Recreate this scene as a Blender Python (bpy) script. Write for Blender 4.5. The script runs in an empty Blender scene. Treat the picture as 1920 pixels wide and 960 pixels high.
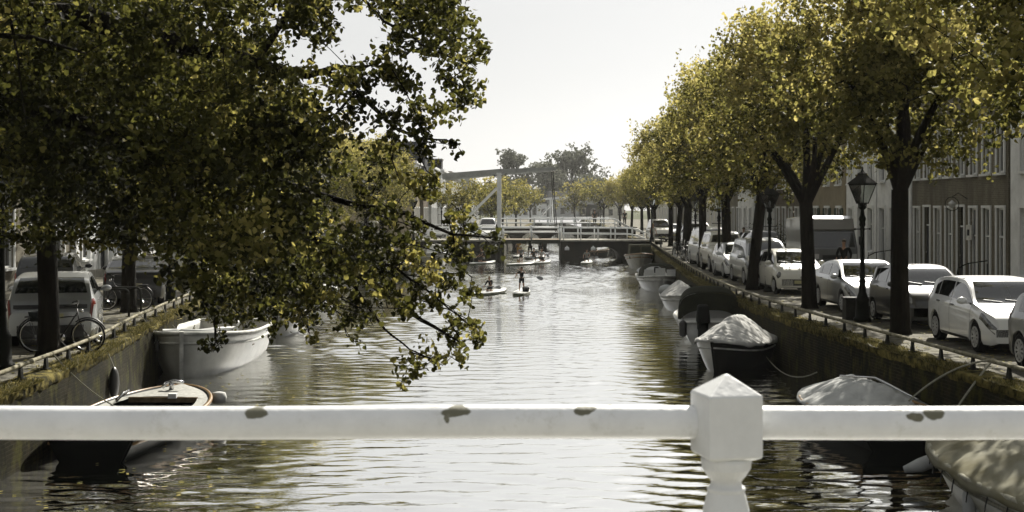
import bpy, bmesh, math, random
import numpy as np
from mathutils import Vector, Matrix, noise
R = math.radians
PI = math.pi
random.seed(7)
sc = bpy.context.scene
C = sc.collection

# ------------------------------------------------------------------ camera, sky, sun, exposure
F = 2500.0            # focal length in pixels of the 1920 wide photograph
CZ = 4.2              # eye height over the water
HOR = 390.0           # row of the horizon
ZS = 1.25             # street level over the water
cd = bpy.data.cameras.new('camera')
cam = bpy.data.objects.new('camera', cd)
C.objects.link(cam)
cam.location = (0, 0, CZ)
cam.rotation_euler = (PI/2, 0, 0)
cd.sensor_width = 36
cd.lens = F/1920*36
cd.shift_y = -(480-HOR)/1920
cd.clip_start = 0.1
cd.clip_end = 5000
cd.dof.use_dof = True
cd.dof.focus_distance = 45
cd.dof.aperture_fstop = 9
sc.camera = cam

SUN_EL, SUN_AZ = 37.0, 20.0      # azimuth to the right of straight ahead
w = bpy.data.worlds.new('World')
sc.world = w
w.use_nodes = True
wn = w.node_tree
wn.nodes.clear()
sky = wn.nodes.new('ShaderNodeTexSky')
sky.sky_type = 'NISHITA'
sky.sun_disc = False
sky.sun_elevation = R(SUN_EL)
sky.sun_rotation = R(SUN_AZ)
sky.air_density = 1.0
sky.dust_density = 1.5
hsv = wn.nodes.new('ShaderNodeHueSaturation')
hsv.inputs['Saturation'].default_value = 0.12
veil = wn.nodes.new('ShaderNodeMix')       # thin even cloud over the whole sky
veil.data_type = 'RGBA'
veil.inputs[0].default_value = 0.3
veil.inputs[7].default_value = (12.0, 12.0, 11.7, 1)
bg = wn.nodes.new('ShaderNodeBackground')
bg.inputs['Strength'].default_value = 0.0395
wo = wn.nodes.new('ShaderNodeOutputWorld')
wn.links.new(sky.outputs[0], hsv.inputs['Color'])
wn.links.new(hsv.outputs[0], veil.inputs[6])
wn.links.new(veil.outputs[2], bg.inputs['Color'])
wn.links.new(bg.outputs[0], wo.inputs['Surface'])

sl = bpy.data.lights.new('sun', 'SUN')
sl.energy = 4.9
sl.angle = R(0.6)
sl.color = (1.0, 0.95, 0.85)
so = bpy.data.objects.new('sun', sl)
C.objects.link(so)
sd = Vector((math.sin(R(SUN_AZ))*math.cos(R(SUN_EL)), math.cos(R(SUN_AZ))*math.cos(R(SUN_EL)), math.sin(R(SUN_EL))))
so.rotation_euler = sd.to_track_quat('Z', 'Y').to_euler()
so.location = sd*60

sc.view_settings.view_transform = 'Standard'
sc.view_settings.look = 'None'
sc.view_settings.exposure = 1.0
sc.view_settings.gamma = 1.0
sc.render.engine = 'CYCLES'
sc.cycles.use_denoising = True
sc.cycles.max_bounces = 6
sc.cycles.diffuse_bounces = 2
sc.cycles.glossy_bounces = 3
sc.cycles.transmission_bounces = 3
sc.cycles.transparent_max_bounces = 6
sc.cycles.volume_bounces = 1
sc.cycles.sample_clamp_indirect = 4.0
sc.cycles.caustics_reflective = False
sc.cycles.caustics_refractive = False

# ------------------------------------------------------------------ helpers
def P(x, y, d):
    """the point d metres ahead that the photograph shows at pixel (x, y)"""
    return Vector(((x-960)*d/F, d, CZ-(y-HOR)*d/F))

def on_level(x, y, z):
    d = (CZ-z)*F/(y-HOR)
    return Vector(((x-960)*d/F, d, z))

def lerp(a, b, t):
    return a+(b-a)*t

def interp(pts, x):
    if x <= pts[0][0]: return pts[0][1]
    for (a, b), (c, d) in zip(pts, pts[1:]):
        if x <= c: return b+(d-b)*(x-a)/(c-a)
    return pts[-1][1]

def smooth_interp(pts, x):
    n = len(pts)
    if x <= pts[0][0]: return pts[0][1]
    if x >= pts[-1][0]: return pts[-1][1]
    for i in range(n-1):
        if x <= pts[i+1][0]:
            x0, y0 = pts[i]; x1, y1 = pts[i+1]
            h = x1-x0
            s = (y1-y0)/h
            def tan(k):
                if k == 0 or k == n-1: return s
                a = (pts[k][1]-pts[k-1][1])/(pts[k][0]-pts[k-1][0])
                b = (pts[k+1][1]-pts[k][1])/(pts[k+1][0]-pts[k][0])
                return 0 if a*b <= 0 else 2*a*b/(a+b)
            m0, m1 = tan(i), tan(i+1)
            t = (x-x0)/h
            return (2*t**3-3*t*t+1)*y0+(t**3-2*t*t+t)*h*m0+(-2*t**3+3*t*t)*y1+(t**3-t*t)*h*m1

class MB:
    def __init__(self):
        self.v = []; self.f = []; self.m = []
    def add(self, vs, fs, m=0):
        n = len(self.v)
        self.v.extend([tuple(p) for p in vs])
        for f in fs:
            self.f.append([n+i for i in f]); self.m.append(m)
        return self
    def box(self, c, s, rz=0, m=0, M=None, taper=1.0):
        x, y, z = s[0]/2, s[1]/2, s[2]/2
        vs = [Vector((sx*x*(taper if sz > 0 else 1), sy*y*(taper if sz > 0 else 1), sz*z)) for sz in (-1, 1) for sy in (-1, 1) for sx in (-1, 1)]
        T = (Matrix.Rotation(rz, 3, 'Z') if M is None else M)
        vs = [T @ p+Vector(c) for p in vs]
        return self.add(vs, [(0, 2, 3, 1), (4, 5, 7, 6), (0, 1, 5, 4), (2, 6, 7, 3), (0, 4, 6, 2), (1, 3, 7, 5)], m)
    def bar(self, a, b, wd, ht, m=0):
        a = Vector(a); b = Vector(b)
        d = b-a
        M = d.to_track_quat('X', 'Z').to_matrix()
        return self.box((a+b)/2, (d.length, wd, ht), m=m, M=M)
    def tube(self, pts, r, n=8, m=0, cap=True):
        pts = [Vector(p) for p in pts]
        k = len(pts)
        rs = [r]*k if not hasattr(r, '__len__') else list(r)
        rings = []
        up = None
        for i, p in enumerate(pts):
            t = (pts[min(i+1, k-1)]-pts[max(i-1, 0)])
            if t.length < 1e-9: t = Vector((0, 0, 1))
            t.normalize()
            if up is None:
                up = Vector((0, 0, 1)) if abs(t.z) < 0.9 else Vector((0, 1, 0))
            a = t.cross(up)
            if a.length < 1e-6: a = t.orthogonal()
            a.normalize()
            b = a.cross(t).normalized()
            up = b
            rings.append([p+(a*math.cos(2*PI*j/n)+b*math.sin(2*PI*j/n))*rs[i] for j in range(n)])
        vs = [q for ring in rings for q in ring]
        fs = []
        for i in range(k-1):
            for j in range(n):
                j2 = (j+1) % n
                fs.append((i*n+j, (i+1)*n+j, (i+1)*n+j2, i*n+j2))
        if cap:
            fs.append(tuple(range(n)))
            fs.append(tuple((k-1)*n+j for j in reversed(range(n))))
        return self.add(vs, fs, m)
    def lathe(self, prof, c=(0, 0, 0), n=16, m=0, M=None, rot=0.0):
        vs = []
        for (r, z) in prof:
            for j in range(n):
                a = 2*PI*j/n+rot
                p = Vector((r*math.cos(a), r*math.sin(a), z))
                if M is not None: p = M @ p
                vs.append(p+Vector(c))
        fs = []
        for i in range(len(prof)-1):
            for j in range(n):
                j2 = (j+1) % n
                fs.append((i*n+j, i*n+j2, (i+1)*n+j2, (i+1)*n+j))
        k = len(prof)
        fs.append(tuple(reversed(range(n))))
        fs.append(tuple((k-1)*n+j for j in range(n)))
        return self.add(vs, fs, m)
    def ball(self, c, r, n=10, k=7, m=0, M=None):
        rx, ry, rz = (r, r, r) if not hasattr(r, '__len__') else r
        vs = []
        for i in range(k+1):
            a = PI*i/k
            for j in range(n):
                b = 2*PI*j/n
                p = Vector((rx*math.sin(a)*math.cos(b), ry*math.sin(a)*math.sin(b), rz*math.cos(a)))
                if M is not None: p = M @ p
                vs.append(p+Vector(c))
        fs = []
        for i in range(k):
            for j in range(n):
                j2 = (j+1) % n
                fs.append((i*n+j, (i+1)*n+j, (i+1)*n+j2, i*n+j2))
        return self.add(vs, fs, m)
    def grid(self, fn, nu, nv, m=0, flip=False):
        vs = [fn(i/nu, j/nv) for i in range(nu+1) for j in range(nv+1)]
        fs = []
        for i in range(nu):
            for j in range(nv):
                a = i*(nv+1)+j
                q = (a, a+nv+1, a+nv+2, a+1)
                fs.append(tuple(reversed(q)) if flip else q)
        return self.add(vs, fs, m)
    def build(self, name, mat, parent=None, smooth=False, world=False, auto=None, weld=False):
        off = Vector(parent.location) if (world and parent is not None) else Vector((0, 0, 0))
        me = bpy.data.meshes.new(name)
        me.from_pydata([Vector(p)-off for p in self.v], [], self.f)
        mats = mat if isinstance(mat, (list, tuple)) else [mat]
        for mm in mats: me.materials.append(mm)
        if len(mats) > 1: me.polygons.foreach_set('material_index', self.m)
        if weld:
            b = bmesh.new(); b.from_mesh(me)
            bmesh.ops.remove_doubles(b, verts=b.verts, dist=1e-4)
            b.to_mesh(me); b.free()
        if smooth or auto:
            me.polygons.foreach_set('use_smooth', [True]*len(me.polygons))
            if auto:
                me.set_sharp_from_angle(angle=R(auto))
        me.update()
        o = bpy.data.objects.new(name, me)
        C.objects.link(o)
        if parent is not None: o.parent = parent
        return o

def tag(o, label=None, cat=None, group=None, kind=None):
    if label: o['label'] = label
    if cat: o['category'] = cat
    if group: o['group'] = group
    if kind: o['kind'] = kind
    return o

def thing(name, label, cat, loc=(0, 0, 0), rz=0, group=None):
    o = bpy.data.objects.new(name, None)
    o.empty_display_size = 0.2
    C.objects.link(o)
    o.location = loc
    o.rotation_euler = (0, 0, rz)
    return tag(o, label, cat, group)

def dup(o, parent=None, label=None):
    c = o.copy()
    C.objects.link(c)
    if parent is not None: c.parent = parent
    for ch in list(o.children): dup(ch, c)
    if label: c['label'] = label
    return c

# ------------------------------------------------------------------ materials
def nt(name):
    m = bpy.data.materials.new(name)
    m.use_nodes = True
    n = m.node_tree
    return m, n, n.nodes['Principled BSDF'], n.nodes['Material Output']

def setin(b, k, v):
    for kk in (k if isinstance(k, tuple) else (k,)):
        if kk in b.inputs:
            b.inputs[kk].default_value = v
            return

def mat(name, col, rough=0.6, metal=0.0, var=0.15, scale=6.0, bump=0.0, bscale=None, col2=None, coat=0.0, spec=None, detail=6, thr=(0.35, 0.65), stretch=None):
    m, n, b, out = nt(name)
    L = n.links
    tc = n.nodes.new('ShaderNodeTexCoord')
    src = tc.outputs['Object']
    if stretch:
        mp = n.nodes.new('ShaderNodeMapping')
        mp.inputs['Scale'].default_value = stretch
        L.new(src, mp.inputs[0]); src = mp.outputs[0]
    ns = n.nodes.new('ShaderNodeTexNoise')
    ns.inputs['Scale'].default_value = scale
    ns.inputs['Detail'].default_value = detail
    ns.inputs['Roughness'].default_value = 0.65
    L.new(src, ns.inputs['Vector'])
    rp = n.nodes.new('ShaderNodeValToRGB')
    c2 = col2 if col2 else tuple(max(0, c*(1-var*2)) for c in col)
    rp.color_ramp.elements[0].position = thr[0]
    rp.color_ramp.elements[1].position = thr[1]
    rp.color_ramp.elements[0].color = (*c2, 1)
    rp.color_ramp.elements[1].color = (*[min(1, c*(1+var*0.4)) for c in col], 1)
    L.new(ns.outputs['Fac'], rp.inputs[0])
    L.new(rp.outputs[0], b.inputs['Base Color'])
    b.inputs['Roughness'].default_value = rough
    b.inputs['Metallic'].default_value = metal
    setin(b, ('Specular IOR Level', 'Specular'), spec if spec is not None else (0.5 if rough < 0.5 else 0.06))
    if coat: setin(b, ('Coat Weight', 'Clearcoat'), coat); setin(b, 'Coat Roughness', 0.04)
    if bump:
        n2 = n.nodes.new('ShaderNodeTexNoise')
        n2.inputs['Scale'].default_value = bscale or scale*3
        n2.inputs['Detail'].default_value = 5
        L.new(src, n2.inputs['Vector'])
        bp = n.nodes.new('ShaderNodeBump')
        bp.inputs['Strength'].default_value = 1.0
        bp.inputs['Distance'].default_value = bump
        L.new(n2.outputs['Fac'], bp.inputs['Height'])
        L.new(bp.outputs[0], b.inputs['Normal'])
    return m

def brick_mat(name, c1, c2, mortar, bw=0.22, rh=0.065, plane='yz', stain=None, moss=None, bump=0.006, rough=0.85, uplim=None):
    m, n, b, out = nt(name)
    L = n.links
    tc = n.nodes.new('ShaderNodeTexCoord')
    sep = n.nodes.new('ShaderNodeSeparateXYZ')
    L.new(tc.outputs['Object'], sep.inputs[0])
    cmb = n.nodes.new('ShaderNodeCombineXYZ')
    idx = {'x': 0, 'y': 1, 'z': 2}
    L.new(sep.outputs[idx[plane[0]]], cmb.inputs[0])
    L.new(sep.outputs[idx[plane[1]]], cmb.inputs[1])
    bt = n.nodes.new('ShaderNodeTexBrick')
    bt.inputs['Scale'].default_value = 1.0
    bt.inputs['Brick Width'].default_value = bw
    bt.inputs['Row Height'].default_value = rh
    bt.inputs['Mortar Size'].default_value = 0.008
    bt.inputs['Mortar Smooth'].default_value = 0.3
    bt.inputs['Color1'].default_value = (*c1, 1)
    bt.inputs['Color2'].default_value = (*c2, 1)
    bt.inputs['Mortar'].default_value = (*mortar, 1)
    L.new(cmb.outputs[0], bt.inputs['Vector'])
    last = bt.outputs['Color']
    def over(last, col, scale, lo, hi, st=(1, 1, 1), fac=1.0):
        mp = n.nodes.new('ShaderNodeMapping'); mp.inputs['Scale'].default_value = st
        L.new(tc.outputs['Object'], mp.inputs[0])
        ns = n.nodes.new('ShaderNodeTexNoise'); ns.inputs['Scale'].default_value = scale
        ns.inputs['Detail'].default_value = 8; ns.inputs['Roughness'].default_value = 0.7
        L.new(mp.outputs[0], ns.inputs['Vector'])
        mr = n.nodes.new('ShaderNodeMapRange')
        mr.inputs[1].default_value = lo; mr.inputs[2].default_value = hi
        mr.inputs[4].default_value = fac
        L.new(ns.outputs['Fac'], mr.inputs[0])
        mx = n.nodes.new('ShaderNodeMix'); mx.data_type = 'RGBA'
        L.new(mr.outputs[0], mx.inputs[0])
        L.new(last, mx.inputs[6]); mx.inputs[7].default_value = (*col, 1)
        return mx.outputs[2]
    if stain: last = over(last, stain, 1.3, 0.42, 0.6, (1, 1, 0.25), 0.85)
    if moss: last = over(last, moss, 3.0, 0.5, 0.62, (1, 1, 0.6), 0.9)
    L.new(last, b.inputs['Base Color'])
    b.inputs['Roughness'].default_value = rough
    setin(b, ('Specular IOR Level', 'Specular'), 0.04)
    bp = n.nodes.new('ShaderNodeBump')
    bp.inputs['Distance'].default_value = bump
    bp.invert = True
    L.new(bt.outputs['Fac'], bp.inputs['Height'])
    L.new(bp.outputs[0], b.inputs['Normal'])
    return m

M = {}
M['white_paint'] = mat('white_paint', (0.74, 0.75, 0.74), 0.45, var=0.05, scale=9, bump=0.0015, bscale=40)
M['old_white'] = mat('old_white', (0.66, 0.66, 0.62), 0.6, var=0.2, scale=3, bump=0.002)
M['bridge_white'] = mat('bridge_white', (0.80, 0.82, 0.82), 0.5, var=0.08, scale=4)
M['beam_grey'] = mat('beam_grey', (0.36, 0.37, 0.35), 0.6, var=0.12, scale=2)
M['black_iron'] = mat('black_iron', (0.006, 0.007, 0.005), 0.5, var=0.1)
M['dark_iron'] = mat('dark_iron', (0.03, 0.03, 0.026), 0.7, var=0.2)
M['bark'] = mat('bark', (0.014, 0.012, 0.008), 0.95, var=0.4, scale=8, bump=0.06, bscale=16, stretch=(1, 1, 0.2))
M['rail_pipe'] = mat('rail_pipe', (0.30, 0.28, 0.21), 0.75, var=0.25, scale=7, col2=(0.10, 0.09, 0.05), bump=0.003, bscale=30)
M['rope'] = mat('rope', (0.36, 0.35, 0.28), 0.9, var=0.2, scale=30)
M['tyre'] = mat('tyre', (0.010, 0.010, 0.010), 0.85, var=0.1)
M['plastic_black'] = mat('plastic_black', (0.005, 0.005, 0.005), 0.45, var=0.1)
M['rim'] = mat('rim', (0.42, 0.42, 0.41), 0.35, metal=0.15, var=0.05)
M['chrome'] = mat('chrome', (0.6, 0.6, 0.6), 0.15, metal=1.0, var=0.02)
M['lampglass'] = mat('lampglass', (0.55, 0.56, 0.55), 0.08, var=0.05, spec=0.9)
M['headglass'] = mat('headglass', (0.16, 0.165, 0.16), 0.08, var=0.5, scale=9, spec=1.0)
M['redglass'] = mat('redglass', (0.16, 0.02, 0.015), 0.12, var=0.05, spec=0.9)
M['plate'] = mat('plate', (0.42, 0.40, 0.22), 0.5, var=0.05)
M['stone'] = mat('stone', (0.30, 0.29, 0.25), 0.9, var=0.25, scale=2, bump=0.006)
M['roof_tile'] = mat('roof_tile', (0.10, 0.055, 0.04), 0.85, var=0.3, scale=5, bump=0.02)
M['slate'] = mat('slate', (0.05, 0.052, 0.055), 0.75, var=0.2, scale=5)
M['door_green'] = mat('door_green', (0.03, 0.045, 0.03), 0.4, var=0.1)
M['door_white'] = mat('door_white', (0.55, 0.55, 0.52), 0.4, var=0.1)
M['tarp_white'] = mat('tarp_white', (0.50, 0.50, 0.48), 0.85, var=0.06, scale=2, bump=0.0012, bscale=5)
M['tarp_grey'] = mat('tarp_grey', (0.46, 0.47, 0.46), 0.85, var=0.08, scale=3, bump=0.0012, bscale=5)
M['tarp_tan'] = mat('tarp_tan', (0.24, 0.235, 0.19), 0.9, var=0.2, scale=1.4, col2=(0.15, 0.135, 0.075), bump=0.0015, bscale=6, thr=(0.3, 0.7))
M['canvas_dark'] = mat('canvas_dark', (0.022, 0.024, 0.014), 0.85, var=0.25, scale=4)
M['canvas_green'] = mat('canvas_green', (0.07, 0.07, 0.04), 0.8, var=0.2, scale=4)
M['hull_white'] = mat('hull_white', (0.58, 0.58, 0.54), 0.35, var=0.12, scale=2.0, coat=0.3)
M['hull_cream'] = mat('hull_cream', (0.46, 0.45, 0.37), 0.4, var=0.15, scale=2.0)
M['hull_dark'] = mat('hull_dark', (0.004, 0.005, 0.004), 0.6, var=0.2)
M['hull_green'] = mat('hull_green', (0.03, 0.035, 0.022), 0.5, var=0.2)
M['varnish'] = mat('varnish', (0.26, 0.15, 0.05), 0.35, var=0.2, scale=10)
M['deck_grey'] = mat('deck_grey', (0.40, 0.40, 0.37), 0.7, var=0.15, scale=12)
M['deck_wood'] = mat('deck_wood', (0.17, 0.13, 0.08), 0.7, var=0.2, scale=8)
M['water_line'] = mat('water_line', (0.05, 0.05, 0.035), 0.8, var=0.2)
M['skin'] = mat('skin', (0.36, 0.22, 0.15), 0.6, var=0.05)
M['hair_brown'] = mat('hair_brown', (0.06, 0.04, 0.025), 0.8, var=0.2, scale=40)
M['hair_blond'] = mat('hair_blond', (0.30, 0.24, 0.13), 0.8, var=0.2, scale=40)
M['cloth_black'] = mat('cloth_black', (0.015, 0.016, 0.015), 0.9, var=0.2, scale=20)
M['cloth_dark'] = mat('cloth_dark', (0.03, 0.035, 0.035), 0.9, var=0.2, scale=20)
M['cloth_white'] = mat('cloth_white', (0.55, 0.55, 0.52), 0.9, var=0.1, scale=20)
M['cloth_grey'] = mat('cloth_grey', (0.20, 0.21, 0.20), 0.9, var=0.15, scale=20)
M['cloth_yellow'] = mat('cloth_yellow', (0.45, 0.25, 0.04), 0.9, var=0.15, scale=20)
M['board_white'] = mat('board_white', (0.55, 0.56, 0.53), 0.4, var=0.06)
M['board_green'] = mat('board_green', (0.06, 0.075, 0.03), 0.4, var=0.06)
M['paddle_grey'] = mat('paddle_grey', (0.30, 0.31, 0.32), 0.4, var=0.06)
M['glass_house'] = mat('glass_house', (0.02, 0.022, 0.02), 0.08, var=0.1, spec=0.8)
M['glass_car'] = mat('glass_car', (0.012, 0.014, 0.013), 0.03, var=0.1, spec=1.0)
M['curtain'] = mat('curtain', (0.42, 0.42, 0.38), 0.9, var=0.1, scale=1.0)
M['shutter_green'] = mat('shutter_green', (0.028, 0.045, 0.028), 0.6, var=0.1)
M['flower_leaf'] = mat('flower_leaf', (0.06, 0.08, 0.025), 0.8, var=0.4, scale=9)
M['terracotta'] = mat('terracotta', (0.25, 0.12, 0.07), 0.85, var=0.2)

def paint(name, col, flake=0.0):
    m = mat(name, col, 0.35, var=0.03, scale=2.0, coat=0.8, metal=flake)
    return m
PAINT = {
    'white': paint('paint_white', (0.66, 0.67, 0.66)),
    'silver': paint('paint_silver', (0.38, 0.39, 0.39), 0.75),
    'grey': paint('paint_grey', (0.16, 0.165, 0.165), 0.6),
    'black': paint('paint_black', (0.005, 0.006, 0.006)),
    'dark': paint('paint_dark', (0.03, 0.035, 0.04), 0.3),
    'cream': paint('paint_cream', (0.58, 0.57, 0.50)),
    'brown': paint('paint_brown', (0.12, 0.11, 0.08)),
}

def glass_mat(name, tint=(0.85, 0.88, 0.86), fac=0.55):
    m, n, b, out = nt(name)
    n.nodes.remove(b)
    g = n.nodes.new('ShaderNodeBsdfGlossy'); g.inputs['Roughness'].default_value = 0.0395
    g.inputs['Color'].default_value = (0.9, 0.9, 0.9, 1)
    t = n.nodes.new('ShaderNodeBsdfTransparent'); t.inputs['Color'].default_value = (*tint, 1)
    fr = n.nodes.new('ShaderNodeFresnel'); fr.inputs[0].default_value = 1.5
    mx = n.nodes.new('ShaderNodeMixShader')
    n.links.new(fr.outputs[0], mx.inputs[0])
    n.links.new(t.outputs[0], mx.inputs[1]); n.links.new(g.outputs[0], mx.inputs[2])
    n.links.new(mx.outputs[0], out.inputs[0])
    return m
M['pane_clear'] = glass_mat('pane_clear')

def leaf_mat(name, ramp, trans=0.4, rough=0.6):
    m, n, b, out = nt(name)
    L = n.links
    at = n.nodes.new('ShaderNodeAttribute'); at.attribute_name = 'tint'
    rp = n.nodes.new('ShaderNodeValToRGB')
    els = rp.color_ramp.elements
    els[0].position = ramp[0][0]; els[0].color = (*ramp[0][1], 1)
    els[1].position = ramp[-1][0]; els[1].color = (*ramp[-1][1], 1)
    for pos, c in ramp[1:-1]:
        e = els.new(pos); e.color = (*c, 1)
    L.new(at.outputs['Fac'], rp.inputs[0])
    L.new(rp.outputs[0], b.inputs['Base Color'])
    b.inputs['Roughness'].default_value = rough
    setin(b, ('Specular IOR Level', 'Specular'), 0.12)
    tr = n.nodes.new('ShaderNodeBsdfTranslucent')
    L.new(rp.outputs[0], tr.inputs['Color'])
    mx = n.nodes.new('ShaderNodeMixShader'); mx.inputs[0].default_value = trans
    L.new(b.outputs[0], mx.inputs[1]); L.new(tr.outputs[0], mx.inputs[2])
    L.new(mx.outputs[0], out.inputs[0])
    return m
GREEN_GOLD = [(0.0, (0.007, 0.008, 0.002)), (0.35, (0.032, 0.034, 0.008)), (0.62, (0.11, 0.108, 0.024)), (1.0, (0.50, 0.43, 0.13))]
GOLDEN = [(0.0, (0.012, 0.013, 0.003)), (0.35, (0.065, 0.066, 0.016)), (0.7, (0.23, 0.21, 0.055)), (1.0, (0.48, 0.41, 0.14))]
OLIVE = [(0.0, (0.11, 0.12, 0.09)), (0.5, (0.18, 0.19, 0.145)), (1.0, (0.25, 0.255, 0.19))]  # far leaves paled: part of the haze is put into their colour
M['leaf_near'] = leaf_mat('leaf_near', GREEN_GOLD, 0.6)
M['leaf_row'] = leaf_mat('leaf_row', GOLDEN, 0.62)
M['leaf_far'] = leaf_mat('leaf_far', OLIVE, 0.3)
M['grass_blade'] = leaf_mat('grass_blade', [(0.0, (0.03, 0.033, 0.008)), (0.6, (0.11, 0.097, 0.028)), (1.0, (0.30, 0.25, 0.10))], 0.3)
# ------------------------------------------------------------------ water, streets, quay walls
LEFT = [(-6, -8.0), (12, -7.95), (21.4, -7.95), (27, -8.25), (33, -9.0), (42, -9.75), (55, -10.1), (72, -9.8), (90, -8.9), (108, -8.65)]
RIGHT = [(-6, 8.6), (12, 8.5), (22, 8.15), (27.3, 7.75), (33, 7.38), (39.4, 7.1), (48.4, 7.2), (58.6, 7.7), (72, 8.5), (86, 9.4), (108, 10.9)]
LEFT2 = [(113, -0.7), (140, -0.6), (200, 2), (290, 5), (345, 6)]
RIGHT2 = [(113, 11.0), (140, 12.0), (200, 14.5), (290, 17), (345, 18)]

def water_material():
    m, n, b, out = nt('canal_water')
    L = n.links
    tc = n.nodes.new('ShaderNodeTexCoord')
    def wave(scale, st, det, rough=0.5, dist=0.0):
        mp = n.nodes.new('ShaderNodeMapping'); mp.inputs['Scale'].default_value = st
        mp.inputs['Rotation'].default_value = (0, 0, R(6*scale))
        L.new(tc.outputs['Object'], mp.inputs[0])
        ns = n.nodes.new('ShaderNodeTexNoise')
        ns.inputs['Scale'].default_value = scale
        ns.inputs['Detail'].default_value = det
        ns.inputs['Roughness'].default_value = rough
        ns.inputs['Distortion'].default_value = dist
        L.new(mp.outputs[0], ns.inputs['Vector'])
        return ns.outputs['Fac']
    a = wave(1.5, (0.32, 1, 1), 2, 0.5, 0.5)
    c = wave(5.0, (0.32, 1, 1), 3, 0.55, 0.4)
    s = n.nodes.new('ShaderNodeMath'); s.operation = 'MULTIPLY_ADD'
    L.new(c, s.inputs[0]); s.inputs[1].default_value = 0.45; L.new(a, s.inputs[2])
    e = wave(15.0, (0.4, 1, 1), 2, 0.5, 0.2)
    s2 = n.nodes.new('ShaderNodeMath'); s2.operation = 'MULTIPLY_ADD'
    L.new(e, s2.inputs[0]); s2.inputs[1].default_value = 0.13; L.new(s.outputs[0], s2.inputs[2]); s = s2
    # patches of ruffled and of calm water
    g = wave(0.13, (1.4, 0.5, 1), 2)
    gm = n.nodes.new('ShaderNodeMapRange')
    gm.inputs[1].default_value = 0.35; gm.inputs[2].default_value = 0.65
    gm.inputs[3].default_value = 0.35; gm.inputs[4].default_value = 1.5
    L.new(g, gm.inputs[0])
    bp = n.nodes.new('ShaderNodeBump')
    bp.inputs['Distance'].default_value = 0.016
    L.new(gm.outputs[0], bp.inputs['Strength'])
    L.new(s.outputs[0], bp.inputs['Height'])
    n.nodes.remove(b)
    df = n.nodes.new('ShaderNodeBsdfDiffuse'); df.inputs['Color'].default_value = (0.004, 0.005, 0.003, 1)
    gl = n.nodes.new('ShaderNodeBsdfGlossy'); gl.inputs['Roughness'].default_value = 0.02
    gl.inputs['Color'].default_value = (0.97, 0.97, 0.95, 1)
    fr = n.nodes.new('ShaderNodeFresnel'); fr.inputs[0].default_value = 4.5
    mx = n.nodes.new('ShaderNodeMixShader')
    for t in (df, gl, fr): L.new(bp.outputs[0], t.inputs['Normal'])
    fm = n.nodes.new('ShaderNodeMapRange'); fm.inputs[3].default_value = 0.93; fm.inputs[4].default_value = 1.0
    L.new(fr.outputs[0], fm.inputs[0])
    L.new(fm.outputs[0], mx.inputs[0]); L.new(df.outputs[0], mx.inputs[1]); L.new(gl.outputs[0], mx.inputs[2])
    L.new(mx.outputs[0], out.inputs[0])
    return m
M['water'] = water_material()
def water_mesh():
    """rippled sheet: short crested wavelets running along the canal, calmer in patches"""
    rg = np.random.default_rng(12)
    xs = np.linspace(-14, 15, 250)
    ys = np.concatenate([np.arange(-8, 10, 0.6), np.arange(10, 40, 0.06), np.arange(40, 70, 0.10), np.arange(70, 150, 0.16), np.arange(150, 350, 1.2)])
    X, Y = np.meshgrid(xs, ys, indexing='ij')
    Z = np.zeros_like(X)
    n = 90
    lam = np.exp(rg.uniform(math.log(0.20), math.log(0.95), n))
    th = rg.normal(0, R(27), n)+PI*(rg.random(n) < 0.5)
    k = 2*PI/lam
    slope = 0.066*math.sqrt(2/n)
    low = np.zeros_like(X)
    for _ in range(9):
        a = rg.uniform(0, 2*PI); L_ = rg.uniform(7, 22)
        low += np.sin(2*PI/L_*(X*math.cos(a)*1.6+Y*math.sin(a)*0.7)+rg.uniform(0, 7))
    low = np.clip(0.85+0.22*low, 0.30, 1.5)
    for i in range(n):
        Z += slope/k[i]*np.sin(k[i]*(X*math.sin(th[i])+Y*math.cos(th[i]))+rg.uniform(0, 2*PI))
    Z *= low
    Z[(Y > 150) | (Y < 10)] *= 0.3
    nx, ny = X.shape
    co = np.stack([X, Y, Z], 2).reshape(-1)
    me = bpy.data.meshes.new('canal_water')
    me.vertices.add(nx*ny); me.vertices.foreach_set('co', co)
    I, J = np.meshgrid(np.arange(nx-1), np.arange(ny-1), indexing='ij')
    a = (I*ny+J).reshape(-1)
    q = np.stack([a, a+ny, a+ny+1, a+1], 1).reshape(-1)
    me.loops.add(len(q)); me.loops.foreach_set('vertex_index', q)
    me.polygons.add(len(a)); me.polygons.foreach_set('loop_start', np.arange(len(a))*4)
    me.polygons.foreach_set('use_smooth', np.ones(len(a), bool))
    me.materials.append(M['water'])
    me.update(calc_edges=True)
    o = bpy.data.objects.new('canal_water', me); C.objects.link(o)
    tag(o, 'grey green canal water rippling with bright sky reflections', 'water', kind='structure')
water_mesh()

M['paving'] = brick_mat('paving', (0.15, 0.14, 0.12), (0.10, 0.095, 0.08), (0.05, 0.048, 0.04), 0.2, 0.1, 'xy', stain=(0.21, 0.20, 0.16), moss=(0.07, 0.065, 0.04), bump=0.004)
M['asphalt'] = brick_mat('road_brick', (0.12, 0.11, 0.10), (0.09, 0.08, 0.075), (0.045, 0.04, 0.035), 0.1, 0.2, 'xy', stain=(0.15, 0.145, 0.13), bump=0.003)
M['kerb'] = mat('kerb', (0.30, 0.29, 0.26), 0.85, var=0.2, scale=3)
def shore(sidepts, sgn, name, label):
    mb = MB()
    vs = []
    for y, x in sidepts:
        vs.append((x, y, ZS)); vs.append((sgn*900, y, ZS))
    fs = [(2*i, 2*i+1, 2*i+3, 2*i+2) if sgn > 0 else (2*i, 2*i+2, 2*i+3, 2*i+1) for i in range(len(sidepts)-1)]
    mb.add(vs, fs)
    return tag(mb.build(name, M['paving']), label, 'street', kind='structure')
lp = [(y, x) for y, x in LEFT]+LEFT2
rp_ = [(y, x) for y, x in RIGHT]+RIGHT2
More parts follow.
